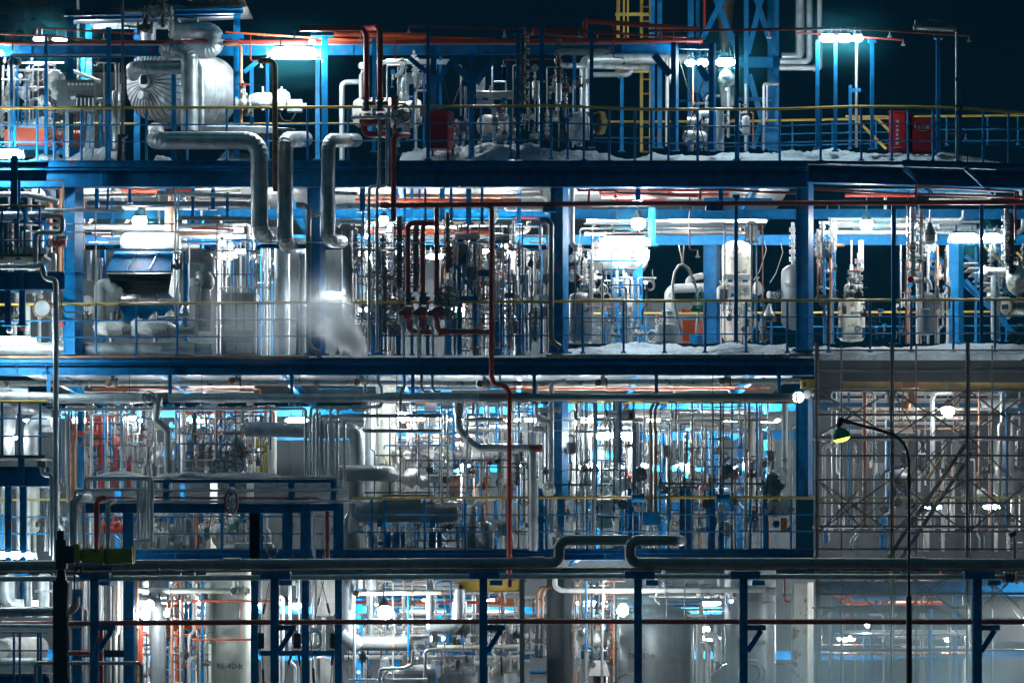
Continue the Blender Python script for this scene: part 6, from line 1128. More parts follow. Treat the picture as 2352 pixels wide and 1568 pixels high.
globe_lamp('glaring star-like lamp right of the pale column', 1308, 560, .7, 96); mk('panel_light', 'white lit panel strip right of the glaring lamp', 'panel', [('sheet', MB().box(P(1542,570,3.4), (L(84,3.4),.06,L(220,3.4))), 'white'), ('frame', MB().box(P(1542,570,3.44), (L(100,3.4),.05,L(240,3.4))), 'galv')])
T(2,1)
for x, y, nm in ((1345,895,'left'),(1545,895,'right')): c = P(x,y,1.2); mk('blind_flange', f'round bolted nozzle flange wrapped in wire, {nm} of two', 'flange', [('cover', MB().cyl(c, c+V((0,.06,0)), L(36), 20).bolts(c, (0,1,0), L(28), 8, .02, .03), 'white'), ('neck', MB().cyl(c+V((-.03,.06,0)), c+V((-.15,.5,.05)), L(34), 16), 'iron')])
pipe('sloping fat silver pipe with two elbows', [(1782,440),(1785,640),(1800,690),(1900,800),(1960,836),(2300,838)], 66, 'alu', -.1, rad=.9, collars=(.3,)); mk('pipe_sleeve', 'wide grey sleeve on top of the sloping fat pipe', 'pipe fitting', [(None, MB().cyl(P(1783,520,-.1), P(1783,450,-.1), L(46), 18), 'alu')])
pipe('red length of the sloping pipe run', [(2270,838),(X(1,0)-2138+2352,838),(2500,838)], 62, 'red', -.05); T(2,2); pipe('fat silver elbow turning down beside the red riser', [(150,836),(240,836),(280,880),(280,1100)], 66, 'alu', -.05, rad=.9); pipe('wider lower sleeve of the silver elbow pipe', [(285,1100),(285,1716)], 76, 'alu', -.05, seam=0); T(2,1)
put('wrap', 1385, 1090, .8, .75, 0, 'plastic-wrapped valve hung right of the fat dark pipe'); put('wrap', 1480, 1130, .9, .5); pipe('black cable arching over the wrapped valve', [(1440,1010),(1480,945),(1560,945),(1650,1030)], 7, 'black', .8, name='cable', cat='cable', rad=4, seam=0)
level_vessel('huge dark level exchanger behind the lower handrail', 890, 1785, 1385, 185, .6, 'grey', bands=4); pipe('fat dark elbow under the exchanger', [(1000,1420),(880,1430),(868,1500),(868,1830)], 140, 'grey', 1.2, rad=.7); upright_vessel('grey upright filter pot right of the exchanger, taller', 1898, 90, 1320, 1780, .8, 'grey', name='vessel'); upright_vessel('grey upright filter pot right of the exchanger, wider', 2005, 136, 1460, 1790, .6, 'grey', name='vessel')
mk('exchanger_cover', 'dark insulated box on top of the exchanger', 'box', [('body', MB().box(P(1300,1290,.6), (L(330),.5,L(110))), 'grey'), ('cap', MB().box(P(1390,1243,.6), (L(350),.4,L(14))), 'iron')])
for i, x in enumerate((1640,1690)): pipe(f"narrow silver upright left of the sloping pipe, {('left','right')[i]} of two", [(x+60,482 ),(x,484),(x,1265),(x-50 if i == 0 else x+130,1300)], 18, 'alu', -.25, rad=1.5, seam=0)
pipe('narrow silver stepped upright beside the sloping pipe', [(1910,450),(1908,540),(1858,560),(1856,1300)], 20, 'alu', -.2, rad=1.4, seam=0)
pipe('thin orange upright behind the lower handrail', [(2026,930),(2026,1490)], 14, 'orange', .8); pipe('thin black-tied chain line right of the sloping pipe', [(2055,460),(2050,1200)], 5, 'iron', .2, name='chain', cat='chain', seam=0); pipe('second thin chain line right of the sloping pipe', [(2130,440),(2118,1200)], 5, 'iron', .2, name='chain', cat='chain', seam=0)
for x in (2052,2118): mk('tag_plate', f"dark diamond tag on a chain, {'left' if x==2052 else 'right'} of two", 'sign', [(None, MB().box(P(x,965 if x==2052 else 950,.15), (.09,.01,.09), Matrix.Rotation(.785,3,'Y')), 'dark')])
level_vessel('white level drum end behind the sloping pipe', 1755, 1905, 890, 130, 2.2, 'white'); level_vessel('white lettered pipe lying behind the sloping pipe', 1900, 2200, 905, 66, 1.6, 'white'); c = P(2175,1020,1.6); mk('blind_flange', 'big round bolted flange edge-on beside the red riser', 'flange', [('disc', MB().cyl(c, c+V((.12,.05,0)), L(135), 28).bolts(c, (1,.4,0), L(118), 18, .022, .05), 'white')])
mk('perforated_screen', 'brown perforated screen left of the sloping pipe', 'screen', [('sheet', MB().box(P(1745,1170,2.4), (L(95,2.4),.03,L(200,2.4))), 'copper'), ('frame', MB().box(P(1700,1170,2.38), (.04,.05,L(200,2.4))), 'white')])
mk('white_partition', 'pale grey partition behind the wrapped valve', 'wall', [('panel', MB().box(P(1500,1060,5.0), (L(480,5),.1,L(520,5))), 'white'), ('lettering', flat_text('E-  F', L(40,5), P(1640,1180,5.0)+V((0,-.06,0))), 'ink')])
fill_v(920, 2352, 440, 1260, 26, 2, 7, 12, 44, ['white','white','alu','blue','galv','copper'], .4); fill_h(940, 2352, 460, 880, 14, 2, 7, 12, 40, ['white','alu','blue','white','cream']); fill_h(560, 2352, 300, 350, 5, 3, 8, 12, 24, ['white','white','copper','blue'])
fill_v(900, 2352, 1280, 1716, 16, 1.6, 4, 14, 44, ['white','blue','white','galv'], .2); scatter(['valve','gauge','coil','stack','jbox','valve_white','trans_grey'], 1260, 2352, 900, 1250, 24, .8, 3, .8, 1.2); scatter(['valve_white','jbox','coil_white','motor','trans_blue'], 1060, 2352, 1480, 1800, 14, .8, 2.4, .8, 1.2)
for x, w in ((1040,40),(1180,50),(1255,50),(1310,36),(1560,60),(1620,40)): post(None, x, w, 1560, 1716, .9, group='blue supports under the exchanger')
T(2,0)
# pipe rack with sign
pipe('silver pipe along the top of the left pipe rack', [(1305,1092),(X(1,715),1088)], 26, 'alu', -3.2, seam=1.5); pipe('silver pipe along the middle of the left pipe rack', [(1320,1200),(X(1,800),1196)], 24, 'alu', -3.1, seam=1.5); pipe('dark red pipe in the left pipe rack', [(820,1262),(1320,1262),(X(1,560),1266),(X(1,660),1290)], 22, 'red', -3.0); pipe('silver pipe along the bottom of the left pipe rack', [(1010,1292),(1320,1294),(X(1,860),1292),(X(1,960),1302)], 24, 'alu', -3.1, seam=1.5, fl=(2.1,))
rk = [('beam', MB().ibeam(P(730,1350,-3.0), P(X(1,470),1352,-3.0), L(78), .2), 'blue'), ('beam', MB().ibeam(P(X(1,470),1345,-2.6), P(X(1,790),1345,-2.6), L(60), .2), 'blue'), ('beam', MB().ibeam(P(1320,1120,-2.9), P(X(1,720),1120,-2.9), L(30), .15), 'blue')]
for x in (1420,1985,X(1,355),X(1,715)): rk.append(('upright', MB().ibeam(P(x,1312,-3.0), P(x,1100,-3.0), L(38), .12), 'blue'))
for x in (1095,X(0,2180),X(1,40),X(1,320),X(1,475),X(1,757)): rk.append(('leg', MB().ibeam(P(x,1830,-2.9), P(x,1310,-2.9), L(68), .2), 'blue'))
mk('pipe_rack', 'dark blue pipe rack holding level pipes with snow on top', 'pipe rack', rk)
for i, (xa, xb) in enumerate(((X(1,75),X(1,190)),(X(1,290),X(1,200)),(X(1,380),X(1,310)),(X(1,440),X(1,560)),(X(1,720),X(1,600)))): pipe(f"thin dark tie rod with turnbuckle under the pipe rack, {ordw(i+1)} from left", [(xa,1480),(xb,1830)], 9, 'dark', -2.8, name='tie_rod', cat='rod', collars=(.25,), cm='blue', seam=0)
snow('snow strip on the left pipe rack, short left piece', [(805,1068),(900,1035),(1050,1032),(1200,1062)], 1078, -3.3, .7, 51, amp=.07); snow('snow strip on the left pipe rack, long right piece', [(1305,1070),(1420,1045),(1600,1020),(1720,1035),(1850,1050),(2100,1036),(2352,1062),(X(1,180),1052),(X(1,290),1080)], 1084, -3.3, .7, 53, amp=.07)
pipe('outer black-topped pipe loop at the left end of the pipe rack', [(730,1190),(730,1088),(1295,1086),(1298,1110),(1300,1620),(1150,1630)], 25, 'alu', -3.6, rad=1.2, seam=0); pipe('second outer pipe loop at the left end of the pipe rack', [(760,1200),(760,1105),(1240,1100),(1272,1110),(1272,1615),(1150,1625)], 24, 'alu', -3.5, rad=1.2, seam=0)
for i, x in enumerate((1183,1213,1245)): pipe(f"inner nested pipe loop of the left pipe rack, {ordw(i+1)} from left", [(640+i*30,1330),(640+i*30,1192),(x,1190),(x,1616),(1140,1622)], 24, 'alu', -3.45+i*.08, rad=1.2, seam=0)
pipe('fat silver elbow pipe dropping at the left end of the pipe rack', [(760,1262,-2.4),(680,1258,-3.4),(630,1300,-3.4),(630,1860,-3.4)], 72, 'alu', -3.4, rad=.9); pipe('red elbow pipe dropping at the left end of the pipe rack', [(905,1262),(860,1264),(826,1310),(826,1850)], 45, 'red', -3.5, name='fire_riser', rad=1.1); pipe('grey elbow pipe dropping at the left end of the pipe rack', [(1010,1290,-2.8),(960,1290,-3.5),(922,1320,-3.6),(922,1850,-3.6)], 40, 'alu', -3.6, rad=1.0, collars=(.3,)); pipe('plain grey pipe behind the red elbow pipe', [(716,1250),(716,1850)], 30, 'grey', -2.6, seam=0)
# height sign
c = P(1981,1292,-3.6); rot = Matrix.Rotation(-math.radians(57), 3, 'Z'); nrm = rot @ V((0,-1,0)); ex = rot @ V((1,0,0)); rr = L(126,-3.6)
def sgn(pts, off, m_): return MB().prism([c+ex*(a*rr)+V((0,0,b*rr))+nrm*off for a, b in pts], nrm*.004)
bl_ = sgn([(-.62,.40),(-.44,.58),(.44,.58),(.62,.40),(.0,.02)], .016, 0); tri = MB()
for sg in (1, -1): t = sgn([(-.46,.54*sg),(0,.72*sg),(.46,.54*sg),(.0,.34*sg)], .014, 0); tri.add(t.v, t.f)
tx = MB()
for st_, sz, ox, oz, kx in (('6',1.15,-.30,.0,1.15),('.0',.85,.14,-.08,1.2),('m',.5,.60,.03,1.0)):
    m_ = text_mb(st_, rr*sz, .002); tx.add([c+ex*(v.x*kx+ox*rr)+V((0,0,v.y*1.05+oz*rr))+nrm*(.02+v.z) for v in m_.v], m_.f)
mk('height_sign', 'round red-rimmed sign reading 6.0m on the pipe rack', 'sign', [('plate', MB().cyl(c, c+nrm*.01, rr, 36), 'signwhite'), ('red_ring', MB().torus(c+nrm*.008, nrm, rr*.84, rr*.115, 36, 4), 'signred'), ('arrow_marks', tri, 'signblue'), ('lettering', tx, 'signblue'), ('bracket', MB().bar(c-nrm*.01, c-nrm*.25, .05), 'galv')])
level_vessel('grey level drum low behind the pipe rack legs', 1880, 2352, 1720, 150, .6, 'grey', bands=3); pipe('orange upright pipe behind the pipe rack', [(1688,1340),(1680,1800)], 22, 'orange', .8); mk('square_window', 'dark green square window frame behind the pipe rack', 'window', [('frame', MB().box(P(2003,1492,1.0), (L(84),.05,L(92))), 'green'), ('pane', MB().box(P(2003,1492,.96), (L(56),.03,L(64))), 'grey')])
c = P(960,1500,.8); mk('red_valve_body', 'bulky dark red valve body behind the nested loops', 'valve', [('body', MB().cyl(P(880,1520,.8), P(1055,1520,.8), L(46), 18).ball(P(990,1500,.8), L(54), 14, 10), 'red'), ('flange', flange(MB(), P(885,1520,.8), (1,0,0), L(44)), 'red'), ('bonnet', MB().cyl(P(985,1480,.8), P(985,1410,.8), L(26), 14), 'red')])
fill_v(620, 2352, 1390, 1716, 16, .8, 4, 14, 60, ['white','cream','blue','grey','galv'], .2); scatter(['valve','coil','jbox','gauge','wrap','coil'], 1310, 2352, 1420, 1780, 14, .6, 2.4, .8, 1.2)
T(2,1); pipe('dark red upright pipe between the pipe rack legs', [(660,1340),(660,1800)], 42, 'red', -2.2, seam=0); pipe('pale upright pipe between the pipe rack legs', [(548,1350),(548,1830)], 22, 'white', -2.3, seam=0)
# ---- T22
T(2,2)
pipe('grey pipe dropping from the cream pipe beside the blue column', [(560,260),(450,285),(438,320),(438,1560)], 44, 'white', .3, rad=1.0, seam=1.6); pipe('grey-white bent pipe left of the blue column', [(310,270),(308,560),(370,605),(440,600)], 36, 'white', .4, rad=1.0); level_vessel('small white lettered box drum beside the blue column', 330, 520, 515, 60, .5, 'white')
upright_vessel('tall grey cylinder behind the left part of the lower bay', 300, 230, 690, 1500, 4.5, 'grey', name='vessel')
c0, c1 = P(905,545,.3), P(1135,548,.6)
mk('muffler', 'black-mouthed silver pipe pointing out of the lower bay', 'pipe', [('barrel', MB().cyl(c0, c1, L(34), 22), 'alu'), ('mouth', MB().cyl(c0-V((.02,.004,0)), c0, L(32), 22).torus(c0,(1,.3,0),L(34),.012,22,6), 'ink'), ('end_band', MB().cyl(P(1090,548,.55), P(1140,548,.6), L(39), 22), 'dark'), ('rest', MB().box(P(1110,600,.6), (L(150),.2,L(22))), 'iron')])
pipe('stout grey upright below the black-mouthed pipe', [(990,440),(990,1010)], 50, 'alu', .8, seam=0); pipe('stout pale upright right of the black-mouthed pipe', [(1157,620),(1157,1200)], 66, 'white', 1.2); upright_vessel('pale upright with rusty top in the lower bay', 1150, 62, 600, 700, 1.15, 'cream', name='vessel')
for i, x in enumerate((1290,1330)): pipe(f"twin brown upright pipe bowed at its top, {('left','right')[i]} of two", [(x+28,455),(x-2,500),(x-6,640),(x,720),(x,1400)], 26, 'copper', -.15, rad=2.2, seam=0)
mk('pipe_socket', 'dark socket box at the foot of the twin brown pipes', 'box', [(None, MB().box(P(1290,1440,-.12), (L(140),.3,L(110))), 'blue')])
tube_lamp('glaring tube lamp deep in the lower bay, left length', 822, 968, 733, 1.6, 68, cage=False); tube_lamp('glaring tube lamp deep in the lower bay, right length', 1015, 1135, 733, 1.7, 66, cage=False)
T(2,2)
for y, nm in ((602,'upper'),(692,'lower')): pipe(f'thin dark tube crossing the lower bay, {nm} of two', [(-300,y-6),(1700 if y > 650 else 1910,y)], 9, 'galv', -.1, name='tubing')
pipe('white sunlit upright beside the blue column', [(615,530),(612,1130)], 56, 'white', 2.6); pipe('fat pale level pipe in the lower bay, upper', [(600,540),(2352,585)], 62, 'white', 4.0); pipe('fat pale level pipe in the lower bay, lower', [(1190,640),(2352,650)], 50, 'white', 3.6); pipe('fat white pipe with elbow left of the end column', [(2400,560),(2160,590),(2150,650),(2150,1300)], 58, 'white', 2.4, rad=.8)
for i, (x, ya, yb, w, m) in enumerate(((690,450,1716,13,'galv'),(748,440,1300,13,'galv'),(768,440,1150,10,'galv'),(806,440,1716,26,'alu'),(1190,690,1000,12,'galv'),(1465,440,1140,13,'galv'),(1505,440,700,16,'dark'),(1523,460,1140,14,'galv'),(1660,430,1150,12,'galv'),(1727,440,1300,14,'galv'),(1762,640,1250,10,'copper'),(1815,430,1250,12,'galv'),(2097,430,1716,20,'white'),(2135,430,1716,14,'copper'),(2220,470,1080,18,'galv'),(1372,470,1300,9,'galv'),(1910,600,1000,12,'galv'),(940,430,1000,22,'alu'),(898,440,900,14,'white'),(1042,430,900,10,'galv'))):
    pipe(None, [(x,ya),(x,yb)] if i % 3 else [(x+R.choice((-70,60)),ya),(x,ya),(x,yb)], w, m, R.uniform(-.1,.8), name='standpipe', rad=1.5, seam=0, group='hanging tubes of the lower bay')
put('wrap_dark', 1195, 1060, .6, .7, 0, 'dark plastic-wrapped actuator left of the twin brown pipes'); put('wrap_dark', 1945, 1040, .6, .7, 0, 'dark plastic-wrapped actuator right of the inner pillar'); put('wrap', 1990, 965, .7, .4); put('wrap', 415, 1190, .2, .6, 0, 'grey plastic-wrapped valve left of the blue column'); put('wrap', 990, 1160, 1.0, .6); put('wrap', 1610, 1170, 1.0, .55)
mk('wrapped_vessel', 'large unit wrapped in crumpled grey sheeting behind the lower handrail', 'wrapped unit', [('sheet', (lambda m_: ([setattr(v, 'x', v.x+.05*mnoise.noise(v*4)) or setattr(v, 'y', v.y+.06*mnoise.noise(v*5)) for v in m_.v], m_)[1])(MB().lathe(P(885,1520,.7),(0,0,1),[(i*.05, .19+.03*math.sin(i*1.3)) for i in range(13)]+[(.66,.02)],28)), 'sheet'), ('tie', MB().torus(P(885,1300,.7),(0,0,1),.21,.008,20,5), 'black')])
for i, x in enumerate((1180,1905)): put('trans_blue', x, 1330, -.05, 1.35, 0, f"blue round-faced transmitter behind the lower handrail, {('left','right')[i]} of two")
for i, x in enumerate((1050,1770)): mk('horn', f"dark round horn mouth behind the lower handrail, {('left','right')[i]} of two", 'horn', [('bell', MB().lathe(P(x,1318,.0),(0,1,0),[(0,L(42)),(.03,L(40)),(.12,L(22)),(.2,L(18)),(.2,0)],20), 'dark'), ('bracket', MB().bar(P(x,1330,.15), P(x,1540,.15), .04), 'blue')])
for x in (350,520,1110,1165,1560,1610,1810,1890,2270): post(None, x, R.choice((36,44,54)), 1180, 1716, R.uniform(.2,1), group='blue stanchions of the lower deck')
beam('dark level tube row with valves above the lower handrail, left', 480, 1150, 830, 1150, 14, .3, m='iron', w=.04); beam('dark level tube row with valves above the lower handrail, right', 1360, 1140, 2280, 1142, 14, .3, m='iron', w=.04)
fill_v(600, 2330, 700, 1716, 26, 1.6, 5, 12, 40, ['white','white','galv','blue','alu','copper'], .5); fill_h(600, 2330, 480, 700, 10, 2, 6, 12, 40, ['white','white','alu','galv','copper']); fill_h(0, 440, 470, 700, 6, 1, 5, 14, 36, ['white','alu','cream','blue']); fill_h(0, 2330, 300, 345, 7, 3, 9, 12, 22, ['orange','white','copper','cream'])
fill_v(0, 440, 470, 1716, 8, 1, 4, 12, 36, ['white','galv','blue','iron'], .3)
for ks, a, b, y0, y1, n in ((['valve','stack_dark','gauge','coil','stack'],0,460,900,1520,18),(['valve','valve_white','gauge','coil_white','stack','wrap','stack_white','valve_red'],600,1260,780,1280,30),(['valve','valve_white','gauge','coil','stack','wrap','trans_grey','valve_red'],1340,2300,780,1280,34),(['valve','coil','gauge','jbox','valve_white','motor','coil','pot'],480,2330,1290,1690,46)): scatter(ks, a, b, y0, y1, n, .3, 3.0, .8, 1.3)
beam('yellow crane beam high behind the lower bay', 560, 445, X(3,440)-4276, 445, 26, 3.0, m='yellow')
pipe('thin black sagging cable across the left of the lower bay', [(430,1020),(520,1035),(680,1005)], 6, 'black', .1, name='cable', cat='cable', rad=4, seam=0)
for i, (x, y) in enumerate(((640,620),(700,1000),(880,900),(1420,640),(1700,560),(2060,640))): globe_lamp(f"small added lamp deep behind the hanging tubes, {ordw(i+1)} from left", x, y, 4.6, 44)  # back lights added behind the hanging tubes
# ---- T23 left of scaffold
T(2,3)
pipe('pale upright pipe with red band left of the end column', [(305,455),(305,1020)], 52, 'white', 1.2, seam=0, collars=()); mk('pipe_band', 'red band on the pale upright pipe', 'pipe fitting', [(None, MB().cyl(P(305,950,1.2), P(305,935,1.2), L(28), 18), 'red')]); pipe('white upright pipe with hooked top by the end column', [(420,640),(370,650),(362,690),(362,1260)], 20, 'white', 1.0, rad=1.2); put('motor', 210, 1240, .4, 1.1, 0, 'finned motor on blue stand by the end column')
mk('orange_box', 'bright orange instrument box low beside the end column', 'box', [('body', MB().box(P(295,1485,.3), (L(54),.14,L(105))), 'amber'), ('lid', MB().box(P(295,1485,.22), (L(46),.02,L(94))), 'amber'), ('gland', MB().cyl(P(295,1560,.3), P(295,1538,.3), .02, 8), 'galv')]); c = P(232,1485,.1); mk('round_cover', 'dark round bolted cover left of the orange box', 'flange', [('disc', MB().cyl(c, c+V((0,.05,0)), L(31), 20).bolts(c, (0,1,0), L(20), 4, .02, .03), 'signblue')])
mk('pale_engine', 'pale cream pump block below the finned motor', 'pump', [('block', MB().box(P(250,1350,.6), (L(180),.4,L(130))), 'cream'), ('housing', MB().ball(P(230,1330,.5), L(64), 14, 10), 'cream'), ('flange', flange(MB(), P(300,1310,.4), (0,1,0), L(34)), 'cream')])
scatter(['valve','gauge','valve_white','coil'], 0, 390, 1000, 1560, 14, .3, 1.5, .8, 1.2)

T(2,0); fill_lamp_row('the middle deck', [X(0,200),X(0,560),X(0,1180),X(0,1560),X(0,2080),X(1,300),X(1,1330),X(1,1700),X(1,2060),X(2,120),X(2,620),X(2,1250),X(2,1560),X(2,1900),X(2,2200)], 600, 6.2, 200)
fill_lamp_row('the middle deck, low row', [X(1,1350),X(1,1750),X(2,150),X(2,680),X(2,1100),X(2,1500),X(2,1950)], 990, 6.6, 170)
T(2,3)
T(3,0); tube_lamp('bright tube lamp under the left lower platform', -120, 312, 468, -1.3, 56)

for c_, a, b, y0, y1, n in ((0,720,1330,480,1180,10),(0,1470,2352,480,1050,14),(1,920,2352,440,1250,20),(1,1000,2300,1300,1716,10),(2,600,1270,440,1716,16),(2,1350,2330,440,1716,20),(2,0,430,470,1716,8)): T(2,c_); front_tubes(a, b, y0, y1, n)
for c_, a, b in ((1,1300,2352),(2,600,1270),(2,1350,2330)): T(2,c_); scatter(['valve','valve_white','stack','gauge','trans_grey','valve_front','coil','stack_dark','jbox'], a, b, 800, 1540, 26, .3, 2.6, .8, 1.2)

for c_, xs in ((0,(760,1010,1240,1560,1830,2140)),(1,(1000,1400,1590,1790,1950,2300)),(2,(90,660,840,1080,1400,1600,2050,2260))):
    T(2,c_)
    for x in xs: post(None, x, R.choice((40,52,64)), 430, R.choice((1300,1716,1716)), R.uniform(4.5,8), R.choice(('blue','grey','white')), group='posts deep in the lower bay', shape='h')
for i, (xa, xb, y, Y) in enumerate(((X(0,700),X(0,1500),880,7),(X(0,1450),X(1,100),640,6.5),(X(1,950),X(1,1640),1190,6),(X(1,1250),X(2,100),1010,7),(X(2,600),X(2,1180),900,7),(X(2,1300),X(2,2300),1010,7),(X(2,600),X(2,2300),1330,5),(X(1,1000),X(2,400),1480,6),(X(0,700),X(0,2300),1440,6))):
    T(2,0); beam(None, xa, y, xb, y, R.choice((44,60)), Y)

for c_, a, b, y0, y1, n in ((0,720,1330,560,1050,6),(0,1470,2352,500,1040,8),(1,920,2352,460,1240,12),(2,600,1270,480,1500,10),(2,1340,2330,480,1500,12),(1,900,2352,1300,1800,8)):
    T(2,c_)
    for i in range(n):
        y = y0+(y1-y0)*(i+R.random())/n; l = (b-a)*R.uniform(.2,.7); xa = R.uniform(a, b-l); d = R.choice((-1,1))*R.uniform(30,120)
        pipe(None, R.choice(([(xa,y),(xa+l,y)], [(xa,y+d),(xa,y),(xa+l,y)], [(xa,y),(xa+l,y),(xa+l,y+d)])), R.uniform(9,17), R.choice(('iron','dark','galv','blue','copper')), R.uniform(.2,1.6), name='small_bore_line', rad=1.5, seam=0, group='small bore level lines in front of the lit bays')

T(2,0); fill_v(740, 1320, 480, 1180, 10, 1.6, 4, 14, 48, ['white','white','pale','alu','copper','blue'], .3); fill_v(1470, 2340, 480, 1080, 12, 1.6, 4, 14, 48, ['white','white','cream','alu','copper','blue'], .3); fill_v(1320, 2340, 1400, 1716, 12, 1.0, 3, 20, 90, ['white','cream','pale','grey','white'], .1)
scatter(['valve_white','valve','stack','gauge','jbox','trans_grey','stack_white','motor'], 740, 2340, 640, 1060, 34, .6, 2.5, .8, 1.3); scatter(['valve_white','valve','gauge','jbox','coil','motor'], 1320, 2340, 1460, 1690, 16, .4, 2, .8, 1.3)
T(2,1); scatter(['valve_white','stack','gauge','valve','jbox','coil','pot'], 900, 2340, 1500, 1690, 20, .4, 2, .8, 1.3)
T(2,3); fill_v(570, 2352, 1400, 1716, 12, 1.2, 4, 20, 70, ['white','grey','alu','blue'], .2)
fill_lamp_row('the middle deck, lowest row', [X(0,1500),X(0,2000),X(1,1100),X(1,1600),X(2,300),X(2,800),X(2,1500),X(2,2000)], 1340, 5.0, 150, 34)
# ================================================================ GROUND LEVEL AND FOREGROUND
T(3,0)
pipe('very fat long dark pipe across the foreground, left length', [(-60,562,-6),(X(1,0),545,-6),(X(2,300),535,-6),(X(2,455),533,-6),(X(2,507),500,-6),(X(2,507),380,-6),(X(2,560),340,-6),(X(2,1100),340,-6)], 92, 'grey', -6, rad=.8, seam=1.9, collars=(.93,2.05))
pipe('very fat long dark pipe across the foreground, right length', [(X(2,2560-1010),345,-5.0),(X(2,1500),340,-6.4),(X(2,1165),341,-6.4),(X(2,1113),385,-6.4),(X(2,1113),490,-6.4),(X(2,1165),534,-6.4),(X(3,900),538,-6.4),(X(3,2420),545,-6.4)], 92, 'grey', -6.4, rad=.8, seam=1.9, collars=(6.35,))
pipe('thin brown pipe with clamps under the very fat pipe', [(-60,618,-6.6),(X(1,0),603,-6.6),(X(2,0),586,-6.6),(X(2,2300),588,-6.6),(X(3,2420),598,-6.6)], 18, 'rust', -6.6, seam=0)
for i, (x, y) in enumerate(((1365,608),(X(1,1197),594),(X(2,1040),588),(X(3,905),594))): mk('flange_clamp', f"rusty round clamp on the thin brown pipe, {ordw(i+1)} from left", 'pipe fitting', [(None, flange(MB(), P(x,y,-6.65), (1,0,0), L(17)), 'rust')])
pipe('stout silver pipe under the thin brown pipe', [(-60,672,-6),(X(1,200),660,-6),(X(2,0),648,-6),(X(2,1000),645,-6),(X(3,0),650,-6),(X(3,2180),656,-6)], 46, 'alu', -6, seam=2.4)
T(3,3); mk('expansion_bellows', 'ribbed bellows joint on the stout silver pipe at the right edge', 'pipe fitting', [('bellows', MB().lathe(P(2170,660,-6),(1,0,0),[(0,0),(0,L(38)),(.03,L(46)),(.06,L(36)),(.10,L(46)),(.14,L(36)),(.18,L(46)),(.22,L(36)),(.24,0)],20), 'iron'), ('flange', flange(MB(), P(2180,660,-6), (1,0,0), L(32)), 'galv'), ('flange', flange(MB(), P(2290,660,-6), (1,0,0), L(32)), 'galv')]); pipe('short silver pipe beyond the bellows joint', [(2290,660),(2420,664)], 46, 'alu', -6)
T(3,0)
pipe('long dark red pipe along the ground-level posts', [(570,1052,-5.4),(X(1,0),1042,-5.4),(X(2,0),1034,-5.4),(X(3,2420),1040,-5.4)], 44, 'red', -5.4, name='fire_main', seam=3.0)
for i, (c_, x, w, nm) in enumerate(((0,808,70,'first'),(1,211,68,'second'),(1,1996,68,'third'),(2,1180,66,'fourth'),(2,2082,68,'fifth'),(3,1950,74,'last'))):
    T(3,c_); Y = -6.2; a, b = P(x,1750,Y), P(x,672,Y); tb = MB().ibeam(P(x-110,645,Y-.2), P(x+60,640,Y+.2), L(66), .5)
    parts = [('shaft', MB().ibeam(a, b, L(w), L(w)*.9, L(w)*.12), 'blue'), ('cap_beam', MB().box(P(x+10,640,Y), (L(230),.5,L(58))), 'blue'), ('far_arm', MB().box(P(x+110,706,Y+1.4), (L(100),1.2,L(40))), 'blue')]
    if nm != 'fourth': parts += [('bracket', MB().box(P(x+105,1088,Y+.2), (L(150),.3,L(42))), 'blue'), ('knee_brace', MB().bar(P(x+34,1290,Y+.2), P(x+150,1110,Y+.2), L(38), .1), 'blue')]
    mk('rack_post', f'blue foreground rack post carrying the long pipes, {nm} from left', 'post', parts, 'foreground rack posts')
T(3,0)
# jib crane
cy = -10.0
bm = MB().prism([P(690,418,cy),P(1145,410,cy),P(1145,535,cy),P(890,548,cy),(P(870,550,cy)),P(690,520,cy)], (0,.22,0)); 
mk('jib_crane', 'dark post crane with stubby dull yellow jib in the foreground', 'crane', [('post', MB().ibeam(P(520,1800,cy), P(520,700,cy), L(94,cy), .26), 'dark'), ('cap_plate', MB().box(P(520,694,cy), (L(130,cy),.34,.03)), 'dark'), ('taper', MB().prism([P(478,690,cy),P(560,690,cy),P(548,590,cy),P(494,590,cy)], (0,.2,0)), 'dark'), ('head_plate', MB().box(P(530,462,cy), (L(86,cy),.3,L(250,cy))), 'dark'), ('top_stub', MB().box(P(522,300,cy), (L(58,cy),.2,L(78,cy))), 'dark'), ('winch', MB().box(P(604,465,cy), (L(70,cy),.34,L(150,cy))), 'black'),
   ('boom', bm, 'ochre', [('boom_rib', MB().box(P(880,470,cy)+V((0,-.03,0)), (.05,.3,L(165,cy))).box(P(1130,470,cy)+V((0,-.03,0)), (.04,.3,L(150,cy))), 'ochre'), ('lettering', flat_text('J8D', L(32,cy), P(815,424,cy)+V((0,-.01,-.02))), 'ink')]), ('boom_root', MB().box(P(664,455,cy), (L(52,cy),.3,L(160,cy))), 'ochre'), ('sheave', MB().torus(P(670,600,cy),(0,1,0),L(26,cy),L(11,cy),20,8).bar(P(664,470,cy),P(664,570,cy),.03), 'black'), ('hook_eye', MB().torus(P(1045,542,cy),(0,1,0),L(18,cy),L(5,cy),16,6), 'ochre'), ('chain', MB().tube([P(636,620,cy),P(638,790,cy)], L(9,cy), 8), 'black')])
for i, (a, b) in enumerate((((725,470),(650,1780)),((975,545),(690,1780)),((640,800),(590,1780)))): pipe(f"thin hoist rope hanging from the yellow jib, {ordw(i+1)} from left" if i != 0 else 'thin hoist rope falling from the middle of the yellow jib', [a, b], 4.5, 'ochre' if i == 1 else 'dark', cy+.02, name='hoist_rope', cat='rope', seam=0)
